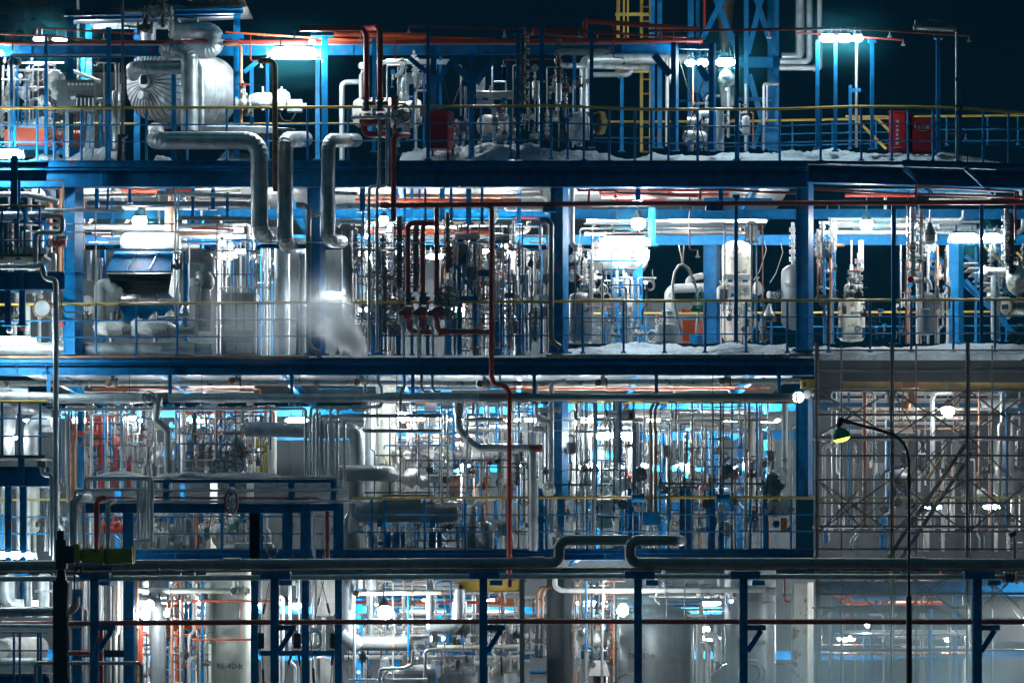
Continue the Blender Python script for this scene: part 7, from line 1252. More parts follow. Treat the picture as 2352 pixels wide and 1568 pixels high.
# street lamp
T(3,3); ly = -11.0
def q_(x, y): return P(x, y, ly)
sl = [('lower_pole', MB().cyl(q_(1370,1800), q_(1368,822), L(25,ly), 16), 'dark'), ('upper_pole', None, 'dark')]
T(2,3)
up = pipe_mb([q_(1368,2250),q_(1368,930),q_(1340,820),q_(1250,720),q_(1080,675),q_(860,615)], L(13,ly), .5, n=12); jn = MB().cyl(q_(1368,1170), q_(1368,1065), L(18,ly), 14)
hc_ = q_(748,730); ax_ = V((.25,0,-1)).normalized(); hr = L(80,ly)
sl[1] = ('upper_pole', up, 'dark'); sl += [('pole_joint', jn, 'dark'), ('arm_socket', MB().cyl(q_(870,618), q_(800,600), L(20,ly), 12).bolts(q_(835,608),(1,0,.2),L(22,ly),6,.012,.03), 'iron'), ('neck', MB().cyl(q_(785,600), q_(765,665), L(27,ly), 14).ball(q_(783,602), L(30,ly), 12, 8), 'dark'), ('shade', MB().lathe(q_(768,660), ax_, [(0,L(25,ly)),(L(20,ly),L(50,ly)),(L(60,ly),L(76,ly)),(L(92,ly),L(84,ly)),(L(100,ly),L(86,ly)),(L(92,ly),L(78,ly)),(L(50,ly),L(55,ly))], 24), 'green'), ('lens', MB().lathe(q_(768,660)+ax_*L(88,ly), ax_, [(0,L(78,ly)),(L(18,ly),L(68,ly)),(L(34,ly),L(40,ly)),(L(40,ly),.001)], 24), 'sodium_light')]
T(2,3); mk('street_lamp', 'dark street lamp with curved arm and greenish glowing head in the foreground', 'lamp', sl)
# scaffold with sheeting
T(2,3); sy = -1.0
sc = []
for x in (575,1218,1865,2420): sc.append(('standard', MB().cyl(P(x,2960,sy), P(x,-60,sy), L(12), 10), 'iron')); sc.append(('standard', MB().cyl(P(x+14,2960,sy+.9), P(x+14,-60,sy+.9), L(11), 10), 'iron'))
for y in (0,180,345,550,740,900,1105,1305,1420,1550,1700,1880,2080,2300,2560): sc.append(('ledger', MB().cyl(P(560,y,sy), P(2420,y,sy), L(8), 8), 'iron'))
for x0, x1 in ((590,1205),(1235,1850),(1880,2420)):
    for y0, y1 in ((350,735),(1110,1550),(1800,2300)): sc.append(('brace', MB().cyl(P(x0,y0,sy+.1), P(x1,y1,sy+.1), L(8), 6), 'iron')); sc.append(('brace', MB().cyl(P(x0,y1,sy+.15), P(x1,y0,sy+.15), L(8), 6), 'iron'))
    sc.append(('guard_frame', pipe_mb([P(x0,560,sy+.05),P(x0+10,345,sy+.05),P(x1-10,345,sy+.05),P(x1,560,sy+.05)], L(6), .1), 'iron'))
for y in (755,1510,2200): sc.append(('deck_board', MB().box(P(1490,y,sy+.6), (L(1860),.8,.05)), 'iron'))
for a, b in (((1240,1125),(1865,345)),((860,1567),(1860,600)),((1000,1560),(1840,640))): sc.append(('brace', MB().cyl(P(*a,sy+.3), P(*b,sy+.3), L(6), 6), 'iron'))
sc.append(('stair_stringer', MB().bar(P(1040,1990,sy+.6), P(1860,790,sy+.6), L(40), .08), 'iron')); sc.append(('stair_stringer', MB().bar(P(1160,1990,sy+1.0), P(1900,880,sy+1.0), L(34), .08), 'iron'))
for i in range(10): t = i/9; sc.append(('stair_tread', MB().box(P(1110+t*760,1930-t*1080,sy+.8), (.3,.5,.03)), 'iron'))
for x in (790,1430,2080): sc.append(('inner_standard', MB().cyl(P(x,2960,sy+.95), P(x,-40,sy+.95), L(8), 8), 'iron'))
for x0, x1, y0, y1 in ((600,1000,1120,1560),(1000,600,1120,1560),(1230,1640,350,1100),(1640,1230,1120,1560),(1880,2250,740,1100),(2250,1880,350,740),(600,1210,2000,2560),(1240,1850,1760,2500),(1850,1240,1760,2500),(1890,2400,1760,2400)): sc.append(('inner_brace', MB().cyl(P(x0,y0,sy+.8), P(x1,y1,sy+.8), L(7), 6), 'iron'))
mk('scaffold', 'grey tube scaffold with cross braces and inner stair', 'scaffold', sc)
for i, (x0, x1) in enumerate(((582,1206),(1232,1852),(1880,2440))):
    nx, nz = 26, 60; a, b = P(x0,10,sy-.12), P(x1,2575 if i < 2 else 2490,sy-.12); mb = MB(); vs = []
    for j in range(nz+1):
        for k in range(nx+1): px, pz = a.x+(b.x-a.x)*k/nx, a.z+(b.z-a.z)*j/nz; vs.append(V((px, a.y+.05*mnoise.noise(V((px*1.3,i,pz*.8)))+.03*mnoise.noise(V((px*5,i,pz*1.5))), pz)))
    mb.add(vs, [(j*(nx+1)+k, j*(nx+1)+k+1, (j+1)*(nx+1)+k+1, (j+1)*(nx+1)+k) for j in range(nz) for k in range(nx)])
    tag(link('scaffold_sheet', mb, 'net'), f"translucent grey mesh sheet hung on the scaffold, {('left','middle','right')[i]} of three above", 'mesh sheet', 'mesh sheets on the scaffold')
    a, b = P(x0,2590 if i < 2 else 2600,sy-.12), P(x1,3100,sy-.12); mb = MB(); nz = 14; vs = []
    for j in range(nz+1):
        for k in range(nx+1): px, pz = a.x+(b.x-a.x)*k/nx, a.z+(b.z-a.z)*j/nz; vs.append(V((px, a.y+.05*mnoise.noise(V((px*1.3,i+9,pz*.8)))+.03*mnoise.noise(V((px*5,i,pz*1.5))), pz)))
    mb.add(vs, [(j*(nx+1)+k, j*(nx+1)+k+1, (j+1)*(nx+1)+k+1, (j+1)*(nx+1)+k) for j in range(nz) for k in range(nx)])
    tag(link('scaffold_sheet', mb, 'net'), f"translucent grey mesh sheet hung on the scaffold, {('left','middle','right')[i]} of three below the red pipe", 'mesh sheet', 'mesh sheets on the scaffold')
# behind the scaffold
beam('yellow crane beam behind the scaffold sheet', 790, 300, 2420, 312, 64, 1.4, m='yellow')
mk('chain_hoist', 'orange chain hoist hanging behind the scaffold sheet', 'hoist', [('trolley', MB().box(P(1380,300,1.0), (L(140),.3,L(50))), 'amber'), ('body', MB().box(P(1385,400,1.0), (L(56),.25,L(110))), 'amber'), ('block', MB().ball(P(1345,470,1.0), L(40), 12, 8), 'amber'), ('chain', MB().cyl(P(1305,600,1.0), P(1320,340,1.0), .015, 6).cyl(P(1290,610,1.0), P(1275,380,1.0), .012, 6), 'iron'), ('hook', MB().torus(P(1303,610,1.0),(0,1,0),L(20),L(6),14,6), 'amber')])
globe_lamp('glaring lamp shining through the scaffold sheet', 1702, 520, 1.2, 110)
beam('blue beam behind the scaffold', 560, 480, 2420, 490, 66, 4.0); beam('lower blue beam behind the scaffold', 700, 750, 2420, 755, 50, 3.5); pipe('fat silver pipe at the right behind the scaffold', [(1990,450),(2060,445),(2300,455)], 80, 'alu', 1.6, collars=(1.2,))
upright_vessel('pale tank lettered TK-19Fdt behind the scaffold', 2240, 300, 740, 1250, 3.2, 'grey', text='TK-19Fdt', tsize=62, ty=1020, tang=-.1, name='tank', dome=.2)
pipe('yellow sloping rail behind the scaffold', [(1530,1100),(1680,860)], 26, 'yellow', 1.0, name='stair_rail', cat='rail'); pipe('lower yellow sloping rail behind the scaffold', [(1560,1320),(1680,1030)], 22, 'yellow', 1.4, name='stair_rail', cat='rail')
level_vessel('grey round machine behind the scaffold', 1180, 1400, 1120, 200, 1.8, 'grey', bands=1); mk('arched_guard', 'blue arched guard over the grey round machine', 'guard', [(None, MB().tube([P(1130,1110,1.2),P(1160,1040,1.2),P(1230,1000,1.2),P(1340,990,1.2)], L(12), 8), 'blue')])
pipe('yellow rail running behind the scaffold', [(560,1258),(2420,1262)], 18, 'ochre', 1.0, name='far_rail', cat='rail')
fill_v(600, 2352, 360, 1560, 30, 1.2, 6, 12, 46, ['white','alu','copper','galv','blue','white'], .4); fill_h(600, 2352, 360, 720, 10, 1.5, 6, 14, 36, ['copper','white','alu','cream']); scatter(['valve','gauge','motor','coil','wrap','stack','jbox','valve_white'], 760, 2352, 820, 1520, 34, .8, 3, .9, 1.4)
deck('blue deck edge behind the scaffold at lower deck height', 2500, 560, 1960, 34, 2000, 90, 10, [], []) if False else beam('dark blue deck edge beam behind the scaffold', 560, 2035, 2420, 2040, 120, .4)
globe_lamp('bright lamp low behind the scaffold sheet at the right edge', 2420, 2320, -.2, 150, hood=False); globe_lamp('tiny star-like lamp low behind the scaffold', 1010, 2352, 1.0, 40, hood=False)
T(3,3)
mk('orange_unit', 'orange box unit glowing behind the lower scaffold', 'box', [('body', MB().box(P(885,850,2.2), (L(190),.5,L(80))), 'orange'), ('frame', MB().box(P(885,800,2.2), (L(220),.5,L(16))), 'white'), ('side_box', MB().box(P(1150,850,2.4), (L(50),.3,L(76))), 'amber')]); beam('dark beam behind the lower scaffold', 760, 930, 1900, 930, 70, 1.2, m='dark'); fill_h(580, 1900, 690, 880, 8, 1, 5, 14, 40, ['white','alu','orange','blue']); fill_h(580, 1900, 1100, 1350, 9, 1, 5, 12, 40, ['white','alu','white','blue','copper']); fill_v(600, 1900, 690, 1560, 16, 1, 5, 12, 50, ['white','grey','alu','blue'], .4)
pipe('coppery pipe pair low behind the scaffold', [(790,1290),(1880,1290)], 20, 'copper', 1.0); globe_lamp('round lamp deep behind the lower scaffold', 1300, 780, 4.5, 60); globe_lamp('added lamp deep behind the lower right scaffold', 1700, 1180, 4.5, 60); globe_lamp('second round lamp deep behind the lower scaffold', 820, 1180, 4.5, 60)  # the deep globes are added fill lamps for the scaffold bay
mk('camera_stand', 'small dark camera on a stand at the right edge above the fat pipe', 'camera', [('head', MB().box(P(2255,290,-5.6), (L(54),.12,L(36)), Matrix.Rotation(-.5,3,'Y')), 'dark'), ('neck', MB().cyl(P(2275,360,-5.6), P(2270,310,-5.6), .018, 8), 'dark'), ('plate', MB().cyl(P(2272,362,-5.6), P(2272,354,-5.6), L(62), 18), 'galv'), ('post', MB().cyl(P(2270,500,-5.6), P(2272,362,-5.6), L(16), 12, L(12)), 'grey')])
T(3,3)
pipe('thin white pipe with right-angle bends in front of the tank Ddt', [(-60,872),(215,874),(213,1405),(360,1406)], 11, 'white', -.3, rad=1.2, seam=0); pipe('dark red hooked pipe left of the scaffold foot', [(304,660),(304,860),(350,866)], 20, 'red', .6, rad=1.0); pipe('short pale level pipe left of the scaffold foot', [(165,805),(360,805)], 16, 'white', .4)
column('peeling grey pillar left of the scaffold foot', 360, 490, 560, 700, 1800, 1.2, m='cream'); 
# ground-level bays, left to right
T(3,0)
fill_v(0, 460, 640, 1000, 6, .5, 3, 24, 100, ['alu','alu','blue','white'], 0); pipe('fat silver elbow duct at the lower left corner', [(60,640),(60,850),(110,910),(200,910)], 128, 'alu', .6, rad=.8); pipe('fat dark level pipe at the lower left', [(-60,955),(480,950),(640,940),(650,820)], 76, 'grey', -3.0, rad=.9, seam=1.5); pipe('slim silver level pipe with collar at the lower left', [(-60,1072),(480,1075),(735,1072),(735,935)], 36, 'alu', -3.2, rad=1.0, seam=0, collars=(.75,)); pipe('thin dark red pipe behind the lower left level pipes', [(-60,1042),(480,1042)], 16, 'red', -2.9, seam=0)
pipe('slim pipe hooped at the lower left', [(305,1800),(305,1395),(340,1388),(1190,1392),(1212,1420),(1212,1800)], 32, 'grey', -2.8, rad=1.0, seam=0); level_vessel('silver level drum low at the left edge', -60, 420, 1378, 70, -.3, 'alu'); c = P(20,1270,.2); mk('blind_flange', 'large bolted round end at the lower left corner', 'flange', [('disc', MB().cyl(c, c+V((.1,.2,0)), L(90), 28).bolts(c, (.4,1,0), L(76), 16, .025, .06), 'white'), ('barrel', MB().cyl(c+V((.1,.2,0)), c+V((.6,1.2,0)), L(100), 28), 'white')])
handrail('low blue handrail at the lower left corner', [(-60,1128,-2.0),(410,1130,-2.0)], (150,), 440, (120,170,325,350), top='blue', tw=14); mk('platform_edge', 'dark platform edge at the bottom left corner', 'platform', [('beam', MB().ibeam(P(-60,1530,-1.8), P(420,1530,-1.8), L(60), .2), 'blue'), ('plate', MB().box(P(180,1485,-1.4), (L(480),1.0,.04)), 'iron')])
post('dark blue column behind the jib post, right', 660, 84, 760, 1800, -1.6, shape='h'); post('dark blue thick column right of the first rack post', 1105, 100, 660, 1800, -.8, shape='h'); post('dark blue column right of the tank RE-4Ddt', 2178, 64, 660, 1800, -1.2, shape='h')
pipe('thick red upright at ground level, left', [(866,1100),(866,1800)], 42, 'red', -2.4, seam=0); pipe('thick red upright at ground level, right of the thick column', [(1200,1070),(1200,1420)], 42, 'red', .4, seam=0); pipe('short red level pipe at the lower left', [(570,1305),(770,1305)], 44, 'red', -2.6, seam=0); beam('dark cross beam between the left columns', 640, 1310, 1060, 1310, 62, -1.2, m='dark')
fill_v(560, 1180, 660, 1780, 22, -.8, 2.5, 16, 36, ['grey','alu','white','galv','dark','rust'], .15)
pipe('fat grey duct elbow turning down beside the round lamp', [(1170,875),(1300,880),(1354,930),(1354,1800)], 132, 'grey', .8, rad=.8); mk('duct_nozzle', 'white capped nozzle on the fat grey duct elbow', 'duct', [('cap', MB().cyl(P(1280,890,-.1), P(1290,885,.3), L(42), 18), 'white'), ('collar', MB().cyl(P(1200,875,.2), P(1250,880,.2), L(24), 14), 'white')])
globe_lamp('round glaring lamp in front of the fat grey duct elbow', 1240, 972, -.2, 92, hood=False); globe_lamp('small added bulb deep left of the tank RE-4Ddt', 1560, 930, 4.6, 56)  # the deep bulb is added to light the back of the bay
T(3,0)
pipe('off-white rusty flanged pipe at ground level', [(1165,768),(2140,775)], 46, 'cream', .2, fl=(.29,), seam=0); mk('capped_tee', 'off-white capped tee at the right end of the flanged pipe', 'pipe fitting', [('body', MB().cyl(P(1980,775,.1), P(2110,778,.2), L(36), 16).cyl(P(2015,775,.1), P(2015,630,.1), L(24), 14), 'cream'), ('cap', MB().cyl(P(2000,775,-.25), P(2005,775,.0), L(30), 16), 'cream'), ('flange', flange(MB(), P(2085,778,.15), (1,0,0), L(34)), 'cream')])
upright_vessel('large pale tank lettered RE-4Ddt', 1955, 385, 560, 1900, 3.0, 'pale', text='RE-4Ddt', tsize=66, ty=1415, tang=.14, seams=(900,1378), dome=.2, name='tank'); pipe('orange-red thin line crossing the tank RE-4Ddt, upper', [(1640,862),(2320,860)], 18, 'orange', 1.0, seam=0); pipe('orange-red thin line crossing the tank RE-4Ddt, lower', [(1640,1190),(2150,1190)], 18, 'orange', 1.0, seam=0); pipe('thin line linking the two orange lines', [(2053,865),(2053,1190)], 6, 'orange', .95, seam=0)
mk('slanted_hood', 'pale slanted-top cabinet beside the tank RE-4Ddt', 'cabinet', [('body', MB().prism([P(1685,1800,1.4),P(1785,1800,1.4),P(1785,1230,1.4),P(1650,1345,1.4),P(1685,1345,1.4)], (0,.6,0)), 'pale')])
pipe('thick red level pipe left of the tank RE-4Ddt', [(1420,1084),(1760,1084)], 40, 'orange', 1.6); pipe('coppery upright left of the tank RE-4Ddt', [(1470,790),(1470,1800)], 26, 'copper', .8, seam=0)
fill_h(1180, 1780, 680, 1060, 12, 1, 6, 14, 40, ['white','orange','white','alu','copper']); fill_h(1180, 1780, 1100, 1560, 9, 1, 5, 14, 40, ['white','white','orange','blue','alu']); fill_v(1430, 1780, 690, 1800, 12, 1, 5, 12, 36, ['white','white','copper','alu','blue','orange'], .3); scatter(['valve','gauge','coil','sprinkler','valve_white'], 1430, 1780, 820, 1540, 12, .6, 2.5, .8, 1.2)
mk('white_partition', 'white lit panel behind the lamps left of the tank RE-4Ddt', 'wall', [('panel', MB().box(P(1600,930,7.5), (L(460,7.5),.1,L(230,7.5))), 'white'), ('rail', MB().box(P(1600,1050,7.4), (L(460,7.5),.1,L(16,7.5))), 'copper')])
# T31
T(3,1)
for i, (x, w) in enumerate(((40,68),(475,66),(757,66))): post(f"dark blue cross-braced column at ground level, {('left','middle','right')[i]} of three", x, w, 680, 1800, -1.2, shape='h')
beam('dark cross beam between the cross-braced columns', 80, 1306, 760, 1306, 44, -1.0)
for i, (a, b) in enumerate((((165,700),(85,1110)),((255,700),(360,960)),((545,700),(500,800)),((610,690),(720,1110)),((630,690),(555,1010)),((100,1150),(125,1800)),((400,1120),(290,1560)),((400,1130),(440,1560)),((720,1130),(690,1560)),((520,1130),(560,1800)))):
    t = V((0,0,0)); pipe(f"thin dark tie rod between the cross-braced columns, {ordw(i+1)} in order from upper left", [a, ((a[0]+b[0])/2,(a[1]+b[1])/2), b], 8, 'dark', -1.1, name='tie_rod', cat='rod', seam=0, rad=.1); mk('turnbuckle', f"dark turnbuckle on the {ordw(i+1)} thin tie rod of the braced columns", 'turnbuckle', [(None, MB().tube([P(a[0]*.55+b[0]*.45, a[1]*.55+b[1]*.45, -1.12), P(a[0]*.35+b[0]*.65, a[1]*.35+b[1]*.65, -1.12)], L(11), 8), 'dark')], 'turnbuckles of the braced columns')
mk('gusset', 'dark gusset plates where the lower braces meet the columns', 'gusset', [('plate', MB().box(P(90,1200,-1.15), (L(60),.03,L(130))), 'dark'), ('plate', MB().box(P(405,1200,-1.15), (L(60),.03,L(130))), 'dark'), ('plate', MB().box(P(715,1200,-1.15), (L(60),.03,L(130))), 'dark')])
upright_vessel('white upright vessel behind the cross-braced columns, left', 160, 120, 640, 1560, 2.2, 'white', name='vessel', seams=(1160,)); upright_vessel('white upright vessel behind the cross-braced columns, right', 640, 180, 640, 1000, 2.6, 'white', name='vessel'); upright_vessel('white low vessel behind the cross-braced columns', 610, 190, 1330, 1800, 2.4, 'white', name='vessel', dome=.3); pipe('silver pipe with S-bend behind the cross-braced columns', [(500,1110),(570,1110),(598,1150),(598,1250),(330,1256)], 46, 'alu', 1.2, rad=.8); upright_vessel('white narrow tube vessel at the bottom', 577, 50, 1345, 1800, 1.2, 'white', name='vessel')
globe_lamp('caged round lamp glaring under a ribbed housing', 1155, 955, -.2, 118, hood=False); mk('lamp_housing', 'ribbed grey housing over the caged round lamp', 'lamp housing', [('bell', MB().lathe(P(1143,905,-.2),(0,0,1),[(0,L(50)),(L(30),L(46)),(L(60),L(18)),(L(80),L(14)),(L(80),0)],18), 'grey'), ('stem', MB().cyl(P(1143,830,-.2), P(1143,690,-.2), .02, 8), 'galv')])
globe_lamp('bright bulb deep between the cross-braced columns', 400, 900, 3.4, 70); globe_lamp('second bright bulb deep between the cross-braced columns', 100, 900, 3.6, 60); globe_lamp('added bulb deep right of the caged lamp', 1500, 850, 5.2, 56); globe_lamp('added bulb deep behind the yellow beam end', 2060, 860, 5.2, 60)  # deep bulbs added as back lights at ground level
T(3,1)
pipe('fat grey duct dropping and turning right under the caged lamp', [(840,660),(842,1180),(900,1222),(1370,1222)], 124, 'grey', .6, rad=.9, collars=(1.4,)); mk('pipe_band', 'orange band on the fat grey level duct', 'pipe fitting', [(None, MB().cyl(P(1222,1222,.6), P(1232,1222,.6), L(64), 24), 'amber')]); pipe('slim silver upright beside the fat grey duct', [(872,660),(874,940)], 50, 'alu', .2); pipe('slim silver upright in front of the fat grey duct', [(892,1060),(892,1530)], 28, 'alu', 0, seam=0)
upright_vessel('silver upright pipe vessel behind the caged lamp', 1035, 104, 640, 1200, 1.8, 'alu', name='vessel', dome=.1)
pipe('rusty pipe with square-capped end under the long pipes', [(915,790),(1000,790),(1660,786)], 42, 'cream', .2, fl=(.95,1.97), fm='rust', seam=0); mk('capped_tee', 'rusty square-headed pipe cap left of the caged lamp', 'pipe fitting', [('cap', MB().cyl(P(905,793,-.2), P(930,792,.2), L(26), 14), 'rust'), ('neck', MB().cyl(P(935,750,.2), P(935,680,.2), L(26), 14), 'cream')])
pipe('grey upright with wide sleeve near the yellow beam end, left', [(1540,660),(1540,1100)], 64, 'alu', .4, collars=(.55,)); pipe('fat grey pipe with wide sleeve and hanging elbow', [(1790,760),(1790,1010),(1740,1090),(1540,1090)], 100, 'alu', .3, rad=.8, collars=(.75,)); 
mk('crane_beam', 'cream yellow crane beam end with square hole at ground level', 'beam', [('box', MB().box(P(2045,732,1.0), (L(530),.3,L(96))), 'yellow'), ('hole', MB().box(P(1805,740,.84), (L(38),.02,L(32))), 'ink'), ('lower_flange', MB().box(P(2045,786,1.0), (L(530),.4,.03)), 'cream')])
upright_vessel('wide grey cone-roofed tank at the bottom', 1545, 800, 1400, 1800, 2.6, 'grey', name='tank', dome=.22, bottom=False, seams=(1480,)); 
for i, x in enumerate((1597,1752)): mk('roof_nozzle', f"grey roof nozzle on the cone-roofed tank, {('left','right')[i]} of two", 'nozzle', [('neck', MB().cyl(P(x,1450,2.0), P(x,1368,2.0), L(50,2), 20), 'grey'), ('rim', MB().cyl(P(x,1378,2.0), P(x,1366,2.0), L(56,2), 20), 'grey')])
put('stack', 1320, 1440, 1.4, .9, 0, 'small valve stack on the cone-roofed tank'); mk('control_box', 'grey control box hung left of the hanging elbow', 'control box', [('body', MB().box(P(1580,1160,-.1), (L(52),.12,L(86))), 'grey'), ('lid', MB().box(P(1580,1160,-.17), (L(44),.015,L(76))), 'grey'), ('lower_box', MB().box(P(1572,1222,-.1), (L(36),.1,L(40))), 'white')])
pipe('silver hooped handrail tube at the bottom', [(1108,1800),(1108,1450),(1140,1438),(1310,1435),(1390,1400),(1398,1290)], 26, 'alu', -.6, rad=1.4, seam=0); pipe('second silver hooped tube at the bottom', [(1140,1800),(1140,1500),(1190,1438)], 24, 'alu', -.5, rad=1.4, seam=0); pipe('thin silver tube bent down by the control box', [(1600,1270),(1500,1285),(1495,1540),(1530,1600)], 28, 'alu', -.4, rad=1.2, seam=0); pipe('level silver tube near the bottom edge', [(845,1535),(1520,1530)], 22, 'alu', -.5, seam=0); pipe('rusty white level pipe right of the control box', [(1600,1255),(2300,1250)], 38, 'cream', .5, seam=0); level_vessel('dark-mouthed grey elbow hanging below the yellow beam', 1640, 1890, 1090, 120, .9, 'grey')
pipe('fat pale elbow at the bottom, left of the grey pillar', [(2100,1800),(2100,1470),(2180,1420),(2290,1420)], 110, 'white', 1.2, rad=.7); pipe('second fat pale elbow at the bottom', [(2230,1800),(2230,1480)], 120, 'alu', .8)
fill_h(800, 2300, 690, 1060, 14, 1.2, 7, 14, 44, ['white','orange','white','alu','copper','blue']); fill_h(800, 2300, 1080, 1400, 9, 1.4, 5, 16, 60, ['white','white','alu','blue','grey']); fill_v(800, 2300, 690, 1560, 16, 1.2, 5, 12, 40, ['white','white','blue','alu','copper'], .4); fill_v(60, 760, 680, 1800, 10, 1, 4, 14, 44, ['white','alu','white'], .3); scatter(['valve','gauge','coil','stack','valve_white','trans_grey'], 820, 2300, 860, 1400, 18, .6, 2.6, .8, 1.2)
mk('amber_box', 'amber lit box unit behind the yellow beam end', 'box', [('body', MB().box(P(2200,870,4.0), (L(170,4),.3,L(70,4))), 'amber'), ('frame', MB().box(P(2200,832,4.0), (L(190,4),.3,L(10,4))), 'cream')])
# T32
T(3,2)
column('broad grey concrete pillar at ground level', 400, 545, 622, 660, 1800, 1.6, m='concrete'); post('slim grey steel post left of the concrete pillar', 188, 48, 660, 1800, -.5, 'grey', shape='h')
for i, x in enumerate((328,370)): pipe(f"rusty hooked pipe left of the concrete pillar, {('left','right')[i]} of two", [(x+72,742),(x+5,755),(x-8,830),(x-8,1000)], 28, 'copper', .6, rad=1.6, seam=0); pipe(f"dark flexible lower length of the hooked pipe, {('left','right')[i]} of two", [(x-8,1060),(x-16,1250),(x-18,1340)], 30, 'dark', .6, seam=0, fl=(.9,), fm='galv')
mk('grey_box', 'grey steel box left of the concrete pillar', 'box', [('body', MB().box(P(325,1430,.8), (L(145),.4,L(210))), 'grey'), ('band', MB().box(P(325,1463,.58), (L(150),.02,L(16))), 'blue')])
pipe('off-white pipe running into the concrete pillar', [(470,660),(470,740),(520,768),(900,772),(2352,765)], 46, 'white', .4, rad=1.0, seam=0, fl=(2.8,3.35,3.94))
globe_lamp('star-like glaring lamp left of the fourth rack post', 1050, 940, -.6, 96, hood=False); globe_lamp('small bulb under the capped tee', 1978, 860, .6, 34, 'dim_glow'); globe_lamp('added bulb deep right of the concrete pillar', 700, 880, 5.0, 60); globe_lamp('added bulb deep behind the domed tank', 1760, 1100, 5.2, 64)  # both deep bulbs are added to brighten the bay behind
T(3,2)
upright_vessel('dull streaked tank lettered TK Ddt with domed top', 1330, 655, 890, 1900, 2.6, 'grey', text='TK-10Ddt', tsize=62, ty=1325, tang=-.44, dome=.33, name='tank', seams=(1358,), tsx=1.0); c = P(1080,1560,1.0); mk('manway', 'round bolted manway low on the streaked tank', 'flange', [('cover', MB().cyl(c, c+V((.05,.12,0)), L(100), 30).bolts(c, (.3,1,0), L(86), 18, .022, .05), 'grey')])
upright_vessel('pale grey tank lettered Ddt right of the fifth rack post', 2140, 440, 560, 1900, 2.8, 'grey', text='TK-11Ddt', tsize=62, ty=1215, tang=.0, dome=.1, name='tank'); T(3,3); c = P(20,1480,1.0); mk('manway', 'round bolted manway on the tank right of the fifth rack post', 'flange', [('cover', MB().cyl(c, c+V((-.05,.12,0)), L(92), 30).bolts(c, (-.3,1,0), L(78), 18, .022, .05), 'grey'), ('ring', MB().torus(c+V((.02,.14,0)), (-.3,1,0), L(120), .02, 30, 6), 'alu')]); T(3,2)
level_vessel('rust-stained level drum behind the star-like lamp', 640, 960, 1180, 145, 2.4, 'cream'); mk('duct_hood', 'pale boxy hood duct at the bottom', 'duct', [('hood', MB().prism([P(755,1500,1.2),P(940,1500,1.2),P(905,1370,1.2),P(790,1370,1.2)], (0,.5,0)), 'white'), ('duct', MB().cyl(P(850,1600,1.5), P(850,1500,1.5), L(56), 20), 'dark')])
pipe('thin amber upright left of the streaked tank', [(970,1060),(972,1410),(1010,1415)], 14, 'amber', .8, rad=1.2, seam=0); pipe('white elbow pipe between the two tanks', [(1745,1150),(1820,1150),(1858,1200),(1858,1400)], 66, 'white', 1.6, rad=.8); mk('slanted_cabinet', 'small pale slanted cabinet between the two tanks', 'cabinet', [('body', MB().prism([P(1800,1600,1.0),P(1950,1600,1.0),P(1940,1390,1.0),P(1805,1490,1.0)], (0,.4,0)), 'grey')]); upright_vessel('small grey bottle between the two tanks', 1848, 60, 1370, 1560, 1.2, 'grey', name='vessel')
fill_h(620, 1150, 690, 1060, 9, 1.4, 6, 14, 40, ['white','orange','white','copper','alu']); fill_h(1210, 2050, 700, 1000, 9, 1.2, 6, 14, 40, ['grey','white','blue','orange','white']); fill_h(0, 400, 800, 1400, 8, 1.2, 5, 16, 60, ['white','copper','alu','white']); fill_v(620, 1000, 690, 1560, 9, 1.2, 5, 12, 36, ['white','copper','white','orange','blue'], .4); fill_v(1650, 1920, 1060, 1560, 7, 1.4, 4, 12, 36, ['white','white','copper'], .3); scatter(['valve','gauge','coil','stack','valve_white','jbox'], 620, 1000, 800, 1500, 10, .6, 2.6, .8, 1.2); scatter(['valve','gauge','stack','coil','bulb'], 1220, 2040, 720, 900, 10, .4, 1.8, .8, 1.1)
# steam
T(1,1)
for i, (x, y, rx, rz, mt) in enumerate(((915,1480,.26,.24,'steam_core'),(850,1410,.42,.36,'steam_core'),(760,1310,.62,.50,'steam_dense'),(660,1210,.85,.68,'steam_dense'),(520,1080,1.05,.9,'steam_soft'))):
    puff(f"white steam plume blowing up and left from the middle deck, {ordw(i+1)} billow from its foot", x, y, -.9+.1*i, rx, rz, .4+.05*i, mt)
puff('thin drifting steam left of the plume', 60, 1260, -.9, 1.9, 1.05, .6, 'steam_soft')
T(3,3); puff('bluish fog lying over the scaffold foot', 1300, 1560, -3.5, 5.6, 2.6, 1.8, 'fog_low', 'ground_fog')
T(3,2); puff('thin steam drifting over the tanks', 1500, 900, -1.0, 3.4, 1.6, 1.0, 'fog_thin', 'ground_fog')
T(3,0); fill_lamp_row('the lower deck at ground level', [X(0,250),X(0,1250),X(0,1560),X(1,80),X(1,560),X(1,1000),X(1,1750),X(2,650),X(2,1700)], 880, 6.0, 190)
fill_lamp_row('the lower deck at ground level, low row', [X(0,1450),X(1,1050),X(1,1500),X(2,700),X(2,1720),X(3,750)], 1180, 6.0, 170)

for c_, a, b, y0, y1, n in ((0,1180,1780,690,1780,8),(1,820,2300,690,1500,14),(2,620,1000,690,1560,6),(2,1210,2050,700,1000,5)): T(3,c_); front_tubes(a, b, y0, y1, n, .1, 1.0)

for c_, xs in ((0,(1250,1480,1660)),(1,(930,1250,1620,1950)),(2,(700,900,1720,1980)),(3,(700,1150,1480))):
    T(3,c_)
    for x in xs: post(None, x, R.choice((40,52,60)), 680, 1800, R.uniform(4,7), R.choice(('blue','grey','white')), group='posts deep at ground level', shape='h')

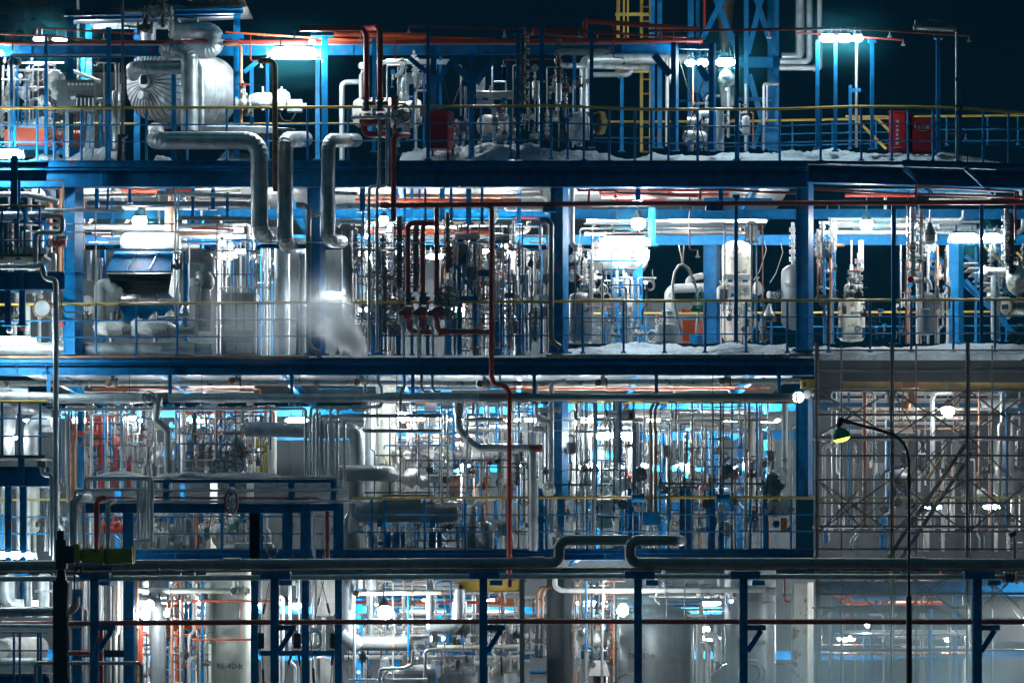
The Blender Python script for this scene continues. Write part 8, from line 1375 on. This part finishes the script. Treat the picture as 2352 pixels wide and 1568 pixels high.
T(3,1); scatter(['valve_white','stack','gauge','jbox','motor','valve','stack_white'], 820, 2300, 1080, 1520, 26, .3, 2.4, .8, 1.3); T(3,2); scatter(['valve_white','stack','gauge','valve','stack_white'], 0, 400, 860, 1500, 10, .5, 2.4, .8, 1.3); scatter(['valve_white','stack','gauge','valve'], 620, 1000, 1080, 1540, 10, .3, 2.4, .8, 1.3); T(3,0); scatter(['valve_white','stack','gauge','valve','jbox'], 1180, 1780, 780, 1540, 16, .3, 2.4, .8, 1.3)
# ================================================================ WORLD, LIGHT, CAMERA
HAZE = 0.0005
b = MB().box((0, 22, 15.5), (170, 200, 35)); volmat('haze_air', HAZE, (.12,.66,1.0), 0)
hz = link('haze', b, 'haze_air', smooth=False); tag(hz, 'thin night haze glowing around the lamps', 'haze', kind='stuff')
w = bpy.data.worlds.new('World'); scene.world = w; w.use_nodes = True
bg = w.node_tree.nodes['Background']; bg.inputs['Color'].default_value = (.004,.06,.13,1); bg.inputs['Strength'].default_value = .07
sun = bpy.data.lights.new('front_fill', 'SUN'); sun.energy = .15; sun.color = (.25,.75,1.0); sun.angle = math.radians(40)  # dim soft sun lamp added to fill the unlit front faces
so = bpy.data.objects.new('front_fill', sun); COL.objects.link(so); so.rotation_euler = (math.radians(52), 0, math.radians(-18))
cam = bpy.data.cameras.new('camera'); co = bpy.data.objects.new('camera', cam); COL.objects.link(co)
co.location = (0, -D, CZ); co.rotation_euler = (math.radians(90), 0, 0)
cam.sensor_width = 36; cam.lens = 36*D/(2352/S); cam.shift_y = (H-784)/2352; cam.clip_end = 1000; cam.clip_start = .5
scene.camera = co
scene.view_settings.view_transform = 'Standard'; scene.view_settings.look = 'None'; scene.view_settings.exposure = 0; scene.view_settings.gamma = 1
scene.cycles.max_bounces = 6; scene.cycles.diffuse_bounces = 3; scene.cycles.glossy_bounces = 3; scene.cycles.transparent_max_bounces = 16; scene.cycles.volume_bounces = 3
scene.cycles.use_denoising = True; scene.cycles.denoising_prefilter = 'ACCURATE'
scene.cycles.sample_clamp_indirect = 6
finish_auto()
